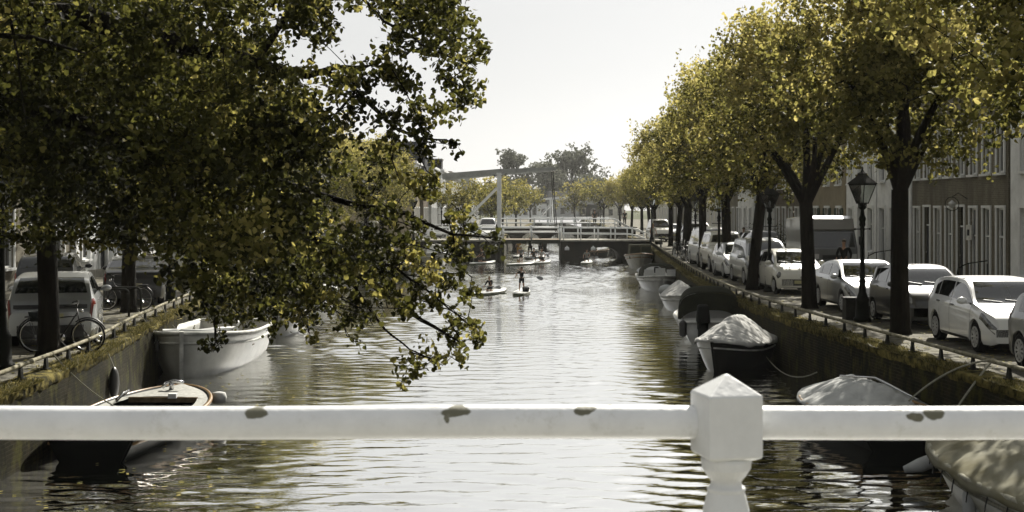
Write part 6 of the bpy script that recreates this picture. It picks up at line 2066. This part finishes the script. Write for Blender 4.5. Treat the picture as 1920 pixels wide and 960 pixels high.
def person(label, loc, rz, h, pose, top='cloth_black', legs='cloth_dark', hair='hair_brown', hairlen=0.0, group='people', bare_legs=True, barefeet=True, top_long=False):
    """pose: joints in units of the standing height, x right, y forward, z up"""
    t = thing('person', label, 'person', loc, rz, group)
    J = {k: Vector(v)*h for k, v in pose.items()}
    names = []; V = []; Rr = []; E = []
    def add(p, r_, link=None):
        V.append(tuple(p)); Rr.append(r_*h); i = len(V)-1
        if link is not None: E.append((link, i))
        return i
    pel = add(J['pelvis'], 0.068)
    waist = add(J['pelvis'].lerp(J['chest'], 0.5), 0.058, pel)
    ch = add(J['chest'], 0.070, waist)
    nk = add(J['chest'].lerp(J['head'], 0.55), 0.033, ch)
    hd0 = add(J['head']-Vector((0, 0, 0.02*h)), 0.044, nk)
    hd1 = add(J['head']+Vector((0, 0, 0.035*h)), 0.042, hd0)
    for s in ('l', 'r'):
        sh = add(J['sh'+s], 0.034, ch)
        el = add(J['el'+s], 0.023, sh)
        wr = add(J['wr'+s], 0.016, el)
        d = (J['wr'+s]-J['el'+s]).normalized()
        pm = add(J['wr'+s]+d*0.03*h, 0.018, wr)
        hp = add(J['hip'+s], 0.052, pel)
        kn = add(J['kn'+s], 0.034, hp)
        cf = add(J['kn'+s].lerp(J['an'+s], 0.35), 0.031, kn)
        an = add(J['an'+s], 0.019, cf)
        f = J.get('ft'+s, J['an'+s]+Vector((0, 0.09, -0.03))*h)
        to = add(f, 0.017, an)
    body = skin_obj('body', V, E, Rr, M['skin'], t, 0, 1)
    # fingers: five short bent chains, rooted in the palm
    for s in ('l', 'r'):
        d = (J['wr'+s]-J['el'+s]).normalized()
        a = d.orthogonal().normalized(); b_ = d.cross(a)
        g = MB()
        for k in range(5):
            off = a*(k-2)*0.0085*h
            L_ = (0.028, 0.040, 0.045, 0.041, 0.033)[k]*h
            p0 = J['wr'+s]+d*0.035*h+off*0.8
            if k == 0: p0 = J['wr'+s]+d*0.018*h-a*0.016*h
            g.tube([p0, p0+d*L_*0.5+off*0.3, p0+d*L_*0.75+b_*L_*0.4, p0+d*L_*0.5+b_*L_*0.75], [0.0055*h, 0.005*h, 0.0045*h, 0.004*h], 5)
        g.build('fingers', M['skin'], body, smooth=True)
    # face: nose, eyes, ears
    hx = Vector((0, 1, 0)) if 'look' not in pose else Vector(pose['look']).normalized()
    sx = Vector((hx.y, -hx.x, 0))
    hc = J['head']+Vector((0, 0, 0.006*h))
    g = MB(); g.ball(hc+hx*0.044*h+Vector((0, 0, -0.004*h)), (0.007*h, 0.010*h, 0.012*h), 6, 5)
    for q in (-1, 1): g.ball(hc+sx*q*0.043*h, (0.006*h, 0.008*h, 0.013*h), 6, 5)
    g.build('nose_and_ears', M['skin'], body, smooth=True)
    g = MB()
    for q in (-1, 1): g.ball(hc+hx*0.040*h+sx*q*0.015*h+Vector((0, 0, 0.008*h)), 0.0045*h, 6, 4)
    g.ball(hc+hx*0.039*h-Vector((0, 0, 0.022*h)), (0.012*h, 0.004*h, 0.003*h), 6, 4)
    g.build('eyes_and_mouth', M['hair_brown'], body, smooth=True)
    # hair cap
    g = MB(); g.ball(J['head']+Vector((0, 0, 0.030*h))-hx*0.010*h, (0.050*h, 0.053*h, 0.046*h), 12, 8)
    if hairlen: g.ball(J['head']-hx*0.032*h-Vector((0, 0, hairlen*h*0.4)), (0.036*h, 0.022*h, hairlen*h), 10, 7)
    g.build('hair', M[hair], t, smooth=True)
    # top
    V2 = []; R2 = []; E2 = []
    def add2(p, r_, link=None):
        V2.append(tuple(p)); R2.append(r_*h); i = len(V2)-1
        if link is not None: E2.append((link, i))
        return i
    a = add2(J['pelvis']+(J['pelvis']-J['chest'])*0.12, 0.078); b_ = add2(J['pelvis'].lerp(J['chest'], 0.5), 0.070, a); c = add2(J['chest'], 0.082, b_)
    add2(J['chest'].lerp(J['head'], 0.42), 0.046, c)
    for s in ('l', 'r'):
        q = add2(J['sh'+s], 0.044, c)
        e = J['sh'+s].lerp(J['el'+s], 0.75 if not top_long else 1.0)
        q = add2(e, 0.033, q)
        if top_long: add2(J['el'+s].lerp(J['wr'+s], 0.85), 0.024, q)
    skin_obj('shirt', V2, E2, R2, M[top], t, 0, 1)
    V2 = []; R2 = []; E2 = []
    a = add2(J['pelvis'], 0.076)
    for s in ('l', 'r'):
        q = add2(J['hip'+s], 0.062, a)
        k = J['kn'+s]
        if bare_legs: add2(J['hip'+s].lerp(k, 0.8), 0.048, q)
        else:
            q = add2(k, 0.044, q); add2(J['kn'+s].lerp(J['an'+s], 0.9), 0.032, q)
    skin_obj('trousers' if not bare_legs else 'shorts', V2, E2, R2, M[legs], t, 0, 1)
    if not barefeet:
        for s in ('l', 'r'):
            f = J.get('ft'+s, J['an'+s]+Vector((0, 0.09, -0.03))*h)
            g = MB(); g.tube([J['an'+s]+Vector((0, -0.02*h, -0.012*h)), (J['an'+s]+f)/2+Vector((0, 0, -0.01*h)), f+Vector((0, 0.01*h, 0))], [0.024*h, 0.024*h, 0.018*h], 8); g.build('shoe', M['cloth_black'], t, smooth=True)
    return t
STAND = dict(pelvis=(0, 0, .52), chest=(0, .01, .72), head=(0, .02, .925), shl=(-.105, 0, .80), shr=(.105, 0, .80), ell=(-.15, .02, .645), elr=(.15, .02, .645), wrl=(-.15, .08, .51), wrr=(.15, .08, .51),
             hipl=(-.052, 0, .49), hipr=(.052, 0, .49), knl=(-.06, .02, .275), knr=(.06, .02, .275), anl=(-.065, 0, .045), anr=(.065, 0, .045), ftl=(-.07, .10, .018), ftr=(.07, .10, .018))
WALK = dict(STAND, knl=(-.05, .10, .28), anl=(-.05, .08, .06), ftl=(-.05, .19, .03), knr=(.05, -.02, .275), anr=(.05, -.13, .07), ftr=(.05, -.06, .018), ell=(-.15, -.06, .65), wrl=(-.14, -.03, .52), elr=(.15, .06, .65), wrr=(.13, .16, .55))
PADDLE = dict(STAND, ell=(-.17, .10, .72), wrl=(-.12, .20, .80), elr=(.20, .08, .70), wrr=(.24, .20, .62), knl=(-.08, .05, .275), knr=(.08, .05, .275), anl=(-.09, 0, .045), anr=(.09, 0, .045), ftl=(-.10, .10, .018), ftr=(.10, .10, .018))
KNEEL = dict(pelvis=(0, -.04, .20), chest=(0, .03, .40), head=(0, .08, .60), shl=(-.105, .02, .47), shr=(.105, .02, .47), ell=(-.16, .10, .34), elr=(.17, .08, .33), wrl=(-.10, .20, .28), wrr=(.18, .20, .24),
             hipl=(-.06, -.03, .17), hipr=(.06, -.03, .17), knl=(-.10, .17, .05), knr=(.10, .17, .05), anl=(-.08, -.08, .035), anr=(.08, -.08, .035), ftl=(-.08, -.15, .02), ftr=(.08, -.15, .02))
SIT = dict(pelvis=(0, 0, .07), chest=(0, .02, .28), head=(0, .05, .48), shl=(-.105, .01, .36), shr=(.105, .01, .36), ell=(-.17, .08, .24), elr=(.17, .08, .24), wrl=(-.12, .2, .22), wrr=(.14, .2, .22),
           hipl=(-.06, 0, .07), hipr=(.06, 0, .07), knl=(-.11, .23, .18), knr=(.11, .23, .18), anl=(-.10, .40, .05), anr=(.10, .40, .05), ftl=(-.10, .48, .03), ftr=(.10, .48, .03))

def paddle(label, a, b_, blade, parent_z=0, m='paddle_grey'):
    a = Vector(a); b_ = Vector(b_)
    t = thing('paddle', label, 'paddle', a, 0, 'paddles')
    g = MB(); g.tube([a, b_], 0.016, 7); g.build('shaft', M['plastic_black'], t, world=True, smooth=True)
    d = (b_-a).normalized(); s = d.cross(Vector((0, 1, 0))).normalized(); n = d.cross(s)
    g = MB(); prof = [(0, 0.02), (0.06, 0.06), (0.18, 0.10), (0.32, 0.10), (0.38, 0.06), (0.40, 0.02)]
    vs = []
    for L_, w_ in prof:
        for q in (-1, 1):
            for e in (-1, 1): vs.append(b_+d*L_*blade+s*w_*q*blade+n*0.008*e)
    fs = []
    for i in range(len(prof)-1):
        k = i*4; fs += [(k, k+2, k+6, k+4), (k+1, k+5, k+7, k+3), (k, k+4, k+5, k+1), (k+2, k+3, k+7, k+6)]
    fs += [(0, 1, 3, 2), (20, 22, 23, 21)]
    g.add(vs, fs); g.build('blade', M[m], t, world=True)
    g = MB(); g.bar(a-s*0.05, a+s*0.05, 0.03, 0.03); g.build('grip', M['plastic_black'], t, world=True)

def board(label, loc, rz, L=3.1, W=0.78, m='board_white', rimm='board_green'):
    t = thing('paddle_board', label, 'paddle board', loc, rz, 'stand up paddle boards')
    n = 26
    def out(s_, z, k=1.0):
        vs = []
        for i in range(n):
            a = 2*PI*i/n
            x = L/2*math.cos(a); wv = abs(math.sin(a))**0.7*(1-0.12*math.cos(a)**3)
            y = math.copysign(W/2*wv*k, math.sin(a))
            vs.append((x*(1 if k == 1 else 0.985), y, z+0.10*max(0, math.cos(a))**4))
        return vs
    r = [out(0, -0.02, 0.9), out(0, 0.02), out(0, 0.10), out(0, 0.13, 0.94)]
    vs = [p for q in r for p in q]
    g = MB(); fs = []
    for k in (0, 1):
        for j in range(n): fs.append((k*n+j, k*n+(j+1) % n, (k+1)*n+(j+1) % n, (k+1)*n+j))
    g.add(vs[:3*n], fs); g.build('rim', M[rimm], t, smooth=True)
    g = MB(); fs = [(j, (j+1) % n, n+(j+1) % n, n+j) for j in range(n)]+[tuple(range(n, 2*n))]
    g.add(vs[2*n:], fs); g.build('deck', M[m], t, smooth=False)
    return t
def wpt(px, py): return on_level(px, py, 0.0)
def sup(px, py, rz_board, lab_b, lab_p, lab_pad, h, pose, face, top, legs, hair='hair_brown', hl=0.0, pad=None, bl=3.1, m='board_white', long=False, bare=True, gap=0.0):
    if py < 500: h = h*1.12
    p = wpt(px, py)
    board(lab_b, (p.x, p.y, 0.0), R(rz_board), L=bl, m=m)
    rz = R(face)
    person(lab_p, (p.x+gap, p.y, 0.125), rz, h, pose, top, legs, hair, hl, group='paddlers on the canal', top_long=long, bare_legs=bare)
    if pad:
        Mr = Matrix.Rotation(rz, 3, 'Z')
        a, b_, bs = pad
        paddle(lab_pad, Vector((p.x+gap, p.y, 0.125))+Mr @ (Vector(a)*h), Vector((p.x+gap, p.y, 0.125))+Mr @ (Vector(b_)*h), bs)
    return p
# face: 180 = looks at the camera
p1 = sup(978, 551, 83, 'white board carrying the standing paddler in black with a bag', 'standing person in black T-shirt and shorts holding a paddle across the body', 'grey bladed paddle held across the body by the standing paddler in black',
    1.2, PADDLE, 180, 'cloth_black', 'cloth_dark', hair='hair_brown', pad=((.50, .22, .98), (-.60, .2, .60), 0.85), bl=2.9)
bag = thing('bag', 'dark square bag on the board beside the standing paddler in black', 'bag', (p1.x+0.20, p1.y-0.35, 0.135))
g = MB(); g.box((0, 0, 0.11), (0.32, 0.24, 0.22), taper=1.1); bo = g.build('body', M['cloth_dark'], bag); md = bo.modifiers.new('b', 'BEVEL'); md.width = 0.05; md.segments = 2
g = MB(); g.tube([(-0.10, -0.13, 0.16), (-0.06, -0.16, 0.27), (0.06, -0.16, 0.27), (0.10, -0.13, 0.16)], 0.012, 6); g.build('handle', M['cloth_grey'], bag, smooth=True)
sup(919, 551, 64, 'white board under the kneeling blond child', 'kneeling blond child in black top holding a low paddle', 'paddle held low by the kneeling blond child',
    1.12, KNEEL, 150, 'cloth_black', 'cloth_dark', hair='hair_blond', pad=((.55, .18, .24), (-.42, .22, .20), 0.75), bl=3.2, long=True)
sup(977, 497, 50, 'flat white board with green rim under the paddler in a pale vest', 'standing child in pale vest in front of the bridge opening', 'paddle of the child in the pale vest',
    1.12, STAND, 170, 'cloth_grey', 'cloth_dark', pad=((.15, .10, .62), (.62, .1, .02), 0.7), bl=3.1, m='board_white')
sup(972, 482, 80, 'board under the child in yellow', 'small child in yellow standing under the bridge', 'paddle of the child in yellow', 1.15, PADDLE, 200, 'cloth_yellow', 'cloth_yellow', pad=((.3, .15, .9), (-.2, .2, .3), 0.6))
sup(994, 485, 85, 'board under the tall paddler in the bridge opening', 'tall standing person in the middle of the bridge opening with hands on the paddle', 'paddle of the tall person in the bridge opening', 1.5, PADDLE, 180, 'cloth_grey', 'cloth_black', pad=((.3, .2, .95), (-.28, .2, .35), 0.8))
sup(1013, 484, 85, 'board under the leaning paddler by the right side of the opening', 'dark clothed person standing at the right of the bridge opening', 'paddle of the dark clothed person under the bridge', 1.45, WALK, 200, 'cloth_dark', 'cloth_black', pad=((.2, .2, .8), (-.3, .2, .1), 0.8))
sup(1001, 492, 74, 'white board under the sitting person in dark top', 'person in dark top kneeling on a board beside the white shirted one', 'paddle of the kneeling person in the dark top', 1.35, KNEEL, 180, 'cloth_dark', 'cloth_dark', pad=((.4, .2, .2), (-.3, .2, .3), 0.7))
sup(1015, 494, 66, 'white board under the sitting person in white shirt', 'person in white shirt kneeling on a board by the bridge opening', 'paddle of the person in the white shirt', 1.4, KNEEL, 200, 'cloth_white', 'cloth_dark', hair='hair_brown', hl=0.05, pad=((-.5, .2, .2), (.4, .2, .2), 0.7))
sup(1100, 494, 80, 'board seen end on near the right arch', 'kneeling person in pale top facing the camera near the right arch', 'paddle of the person near the right arch', 1.3, KNEEL, 180, 'cloth_grey', 'cloth_dark', pad=((.4, .2, .25), (-.4, .2, .25), 0.7))
sup(905, 495, 56, 'long white board under the dark figure by the left pier', 'dark clothed person kneeling on a board by the left pier', 'paddle of the dark figure by the left pier', 1.5, KNEEL, 120, 'cloth_black', 'cloth_black', pad=((.4, .2, .2), (-.4, .2, .2), 0.7))
person('person in dark clothes rowing the boat under the right arch', (bx(1131)-0.2, 116.7, 0.12), R(190), 1.5, SIT, 'cloth_black', 'cloth_dark', group='paddlers on the canal', bare_legs=False)

# people ashore
person('person in dark coat walking behind the silver sedan', (13.2, 53.0, ZS), R(150), 1.72, WALK, 'cloth_black', 'cloth_dark', group='people ashore', bare_legs=False, barefeet=False, top_long=True)
person('person in dark jacket on the far pavement above the white van', (14.6, 84.0, ZS), R(160), 1.75, WALK, 'cloth_dark', 'cloth_grey', group='people ashore', bare_legs=False, barefeet=False, top_long=True)
person('person in white shirt at the right end of the drawbridge', (11.3, 107.0, ZS), R(200), 1.75, STAND, 'cloth_white', 'cloth_white', hair='hair_blond', group='people ashore', bare_legs=False, barefeet=False)
person('person on foot behind the left end of the bridge railing', (-7.7, 111.5, ZS+0.1), R(90), 1.75, WALK, 'cloth_grey', 'cloth_dark', group='people ashore', bare_legs=False, barefeet=False, top_long=True)
person('small dark figure on the arched bridge', (8.8, 142, 2.3), R(180), 1.7, WALK, 'cloth_dark', 'cloth_black', group='people ashore', bare_legs=False, barefeet=False)
person('second small dark figure on the arched bridge', (12.0, 142, 2.3), R(180), 1.7, WALK, 'cloth_dark', 'cloth_black', group='people ashore', bare_legs=False, barefeet=False)

# ------------------------------------------------------------------ bicycles
def bicycle():
    t = thing('bicycle', '', 'bicycle')
    fr = MB(); r = 0.34
    for a, b_, q in (((0.0, 0.30), (-0.18, 0.84), .016), ((0.0, 0.30), (0.36, 0.82), .018), ((-0.13, 0.70), (0.35, 0.76), .014), ((0.0, 0.30), (-0.50, r), .010), ((-0.50, r), (-0.14, 0.74), .009)):
        fr.tube([(a[0], 0, a[1]), (b_[0], 0, b_[1])], q, 7)
    fr.tube([(0.35, 0, 0.90), (0.38, 0, 0.70), (0.48, 0, 0.45), (0.56, 0, r)], 0.014, 7)
    fr.build('frame', M['plastic_black'], t, smooth=True)
    h = MB(); h.tube([(0.18, -0.29, 0.98), (0.30, -0.25, 1.02), (0.37, -0.08, 1.02), (0.35, 0, 0.95), (0.37, 0.08, 1.02), (0.30, 0.25, 1.02), (0.18, 0.29, 0.98)], 0.013, 7); h.build('handlebar', M['dark_iron'], t, smooth=True)
    s = MB(); s.ball((-0.22, 0, 0.90), (0.14, 0.085, 0.045), 12, 7); s.tube([(-0.18, 0, 0.84), (-0.2, 0, 0.9)], 0.014, 6); s.build('saddle', M['plastic_black'], t, smooth=True)
    for x in (-0.50, 0.56):
        w_ = MB()
        w_.tube([(x+0.335*math.cos(a), 0, r+0.335*math.sin(a)) for a in [2*PI*i/36 for i in range(37)]], 0.017, 7, cap=False)
        wo_ = w_.build('wheel', M['tyre'], t, smooth=True)
        q = MB(); q.tube([(x+0.308*math.cos(a), 0, r+0.308*math.sin(a)) for a in [2*PI*i/36 for i in range(37)]], 0.012, 6, cap=False)
        for k in range(14):
            a = 2*PI*k/14; q.tube([(x, 0.01*(-1)**k, r), (x+0.3*math.cos(a), 0, r+0.3*math.sin(a))], 0.0022, 3)
        q.lathe([(0.022, -0.03), (0.022, 0.03)], (x, 0, r), 8, M=Matrix.Rotation(R(90), 3, 'X')); q.build('rim', M['chrome'], wo_, smooth=True)
        m_ = MB(); a0 = -10 if x > 0 else 10
        m_.tube([(x+0.375*math.cos(R(a)), 0, r+0.375*math.sin(R(a))) for a in range(20 if x > 0 else 0, 171 if x < 0 else 140, 10)], 0.016, 6); m_.build('mudguard', M['plastic_black'], t, smooth=True)
    c = MB(); c.lathe([(0.09, -0.045), (0.09, -0.04)], (0, 0, 0.30), 14, M=Matrix.Rotation(R(90), 3, 'X')); c.tube([(0, -0.05, 0.3), (0.1, -0.06, 0.16), (0.16, -0.1, 0.15)], 0.01, 5); c.tube([(0, 0.05, 0.3), (-0.1, 0.06, 0.44), (-0.1, 0.15, 0.44)], 0.01, 5)
    c.build('crank', M['chrome'], t, smooth=True)
    k = MB(); k.box((-0.50, 0, 0.74), (0.38, 0.13, 0.02)); k.tube([(-0.5, 0.06, r), (-0.62, 0.06, 0.73)], 0.007, 5); k.tube([(-0.5, -0.06, r), (-0.62, -0.06, 0.73)], 0.007, 5); k.build('luggage_rack', M['plastic_black'], t)
    l = MB(); l.ball((0.44, 0, 0.86), (0.05, 0.035, 0.035), 8, 6); l.build('lamp', M['chrome'], t, smooth=True)
    return t
bk0 = bicycle()
bikes = [(-9.22, 27.25, 2, 'black upright bicycle leaning on the dark trunk in front of the silver SUV', 6),
         (-11.15, 38.4, 172, 'black bicycle standing in the racks by the second dark trunk', 0),
         (-11.35, 45.2, 8, 'pale bicycle with big front wheel beside the thin lamp on the left', 4),
         (-10.4, 86.0, 100, 'bicycle parked near the far left trunks', 3),
         (9.35, 72.2, 100, 'dark bicycle parked by the tree near the rounded white van', 3),
         (9.6, 76.8, 60, 'second dark bicycle parked by the tree beyond the rounded white van', -3),
         (10.7, 96.0, 80, 'bicycle parked near the right end of the drawbridge', 3),
         ]
M['bike_pale'] = mat('bike_pale', (0.42, 0.43, 0.42), 0.4, var=0.05)
for i, (x, y, rz, lab, lean) in enumerate(bikes):
    b_ = bk0 if i == 0 else dup(bk0)
    b_.location = (x, y, ZS+0.002); b_.rotation_euler = (R(lean), 0, R(rz)); b_['label'] = lab; b_['group'] = 'parked bicycles'
    if i == 2:
        for ch in b_.children:
            if ch.name.startswith(('frame', 'mudguard')):
                ch.material_slots[0].link = 'OBJECT'; ch.material_slots[0].material = M['bike_pale']
cr = thing('bicycle_crate', 'round dark basket hanging under the black bicycle saddle', 'basket', (-9.72, 27.2, ZS+0.74))
g = MB(); g.lathe([(0.10, -0.10), (0.15, 0.1), (0.14, 0.1), (0.09, -0.09)], n=12); g.build('basket', M['cloth_dark'], cr, smooth=True)
# racks
def rack(i, x, y, lab):
    t = thing('bicycle_rack', lab, 'bicycle rack', (x, y, ZS), R(0), 'bent tube bicycle racks')
    g = MB(); pts = [(-0.7, 0, 0), (-0.7, 0, 0.55)]+[(-0.58-0.12*math.cos(R(a)), 0, 0.60+0.14*math.sin(R(a))) for a in range(0, 91, 15)]+[(0.58+0.12*math.sin(R(a)), 0, 0.60+0.14*math.cos(R(a))) for a in range(0, 91, 15)]+[(0.7, 0, 0)]
    g.tube(pts, 0.032, 9); g.build('tube', M['dark_iron'], t, smooth=True)
for i, (x, y, lab) in enumerate([(-11.1, 36.2, 'nearer bent tube bicycle rack beside the second dark trunk'), (-11.0, 37.0, 'farther bent tube bicycle rack beside the second dark trunk')]): rack(i, x, y, lab)

# dark rubbish bin beside the large street lamp
t = thing('litter_bin', 'dark square litter bin at the foot of the large ornate lamp', 'bin', (9.0, 35.3, ZS))
g = MB(); g.box((0, 0, 0.27), (0.42, 0.42, 0.54), taper=0.94); g.build('body', M['dark_iron'], t); g = MB(); g.box((0, 0, 0.565), (0.46, 0.46, 0.05)); g.build('lid', M['black_iron'], t)
# short bollards by the far right
for i, (x, y, lab) in enumerate([(9.7, 79.5, 'short pale bollard near the far end of the right pipe rail'), (9.2, 55.2, 'short dark bollard left of the white hatchback')]):
    t = thing('bollard', lab, 'bollard', (x, y, ZS), 0, 'bollards on the right quay')
    g = MB(); g.lathe([(0.11, 0), (0.11, 0.1), (0.08, 0.14), (0.08, 0.75), (0.10, 0.80), (0.06, 0.9), (0.01, 0.93)], n=12); g.build('body', M['old_white'] if i == 0 else M['black_iron'], t, smooth=True)

# fallen leaves on street, quay edge and water
def litter(name, n, xr, yr, z, seed, label, m):
    rg = np.random.default_rng(seed)
    pos = np.stack([rg.uniform(*xr, n), rg.uniform(*yr, n), np.full(n, z)+rg.uniform(0, 0.01, n)], 1)
    v = []; s = rg.uniform(0.03, 0.06, n); a = rg.uniform(0, 2*PI, n)
    tpl = np.array([(-1, 0), (-.3, .6), (.6, .5), (1, 0), (.4, -.6), (-.4, -.5)])
    ca, sa = np.cos(a), np.sin(a)
    X = (tpl[None, :, 0]*ca[:, None]-tpl[None, :, 1]*sa[:, None])*s[:, None]+pos[:, 0:1]
    Y = (tpl[None, :, 0]*sa[:, None]+tpl[None, :, 1]*ca[:, None])*s[:, None]+pos[:, 1:2]
    Z = pos[:, 2:3]+rg.uniform(0, 0.02, (n, 6))*(z > 0.5)
    vv = np.stack([X, Y, Z], 2)
    me = bpy.data.meshes.new(name)
    me.vertices.add(n*6); me.vertices.foreach_set('co', vv.reshape(-1))
    me.loops.add(n*6); me.loops.foreach_set('vertex_index', np.arange(n*6))
    me.polygons.add(n); me.polygons.foreach_set('loop_start', np.arange(n)*6)
    at = me.attributes.new('tint', 'FLOAT', 'POINT'); at.data.foreach_set('value', np.repeat(rg.uniform(0.5, 1.1, n), 6))
    me.materials.append(m); me.update(calc_edges=True)
    o = bpy.data.objects.new(name, me); C.objects.link(o)
    tag(o, label, 'leaves', kind='stuff')
litter('fallen_leaves', 1500, (-15, -8.6), (20, 60), ZS+0.008, 1, 'fallen yellow leaves scattered on the left street', M['leaf_row'])
litter('fallen_leaves', 1500, (8.2, 14), (20, 60), ZS+0.008, 2, 'fallen yellow leaves scattered on the right street', M['leaf_row'])
litter('floating_leaves', 200, (-7.6, -3.5), (16, 34), 0.012, 3, 'small leaves floating on the dark water at left', M['leaf_row'])

# ------------------------------------------------------------------ air
HAZE = 0.0001
hm_, hn, hb_, ho = nt('haze_air')
hn.nodes.remove(hb_)
pv = hn.nodes.new('ShaderNodeVolumePrincipled')
pv.inputs['Color'].default_value = (0.99, 0.99, 0.975, 1)
pv.inputs['Density'].default_value = HAZE
pv.inputs['Anisotropy'].default_value = 0.35
hn.links.new(pv.outputs[0], ho.inputs['Volume'])
hz = MB(); hz.box((0, 735, 13.5), (1820, 1560, 31))
tag(hz.build('haze', hm_), 'thin pale morning haze over the canal', 'haze', kind='stuff')
print('objects', len(bpy.data.objects))
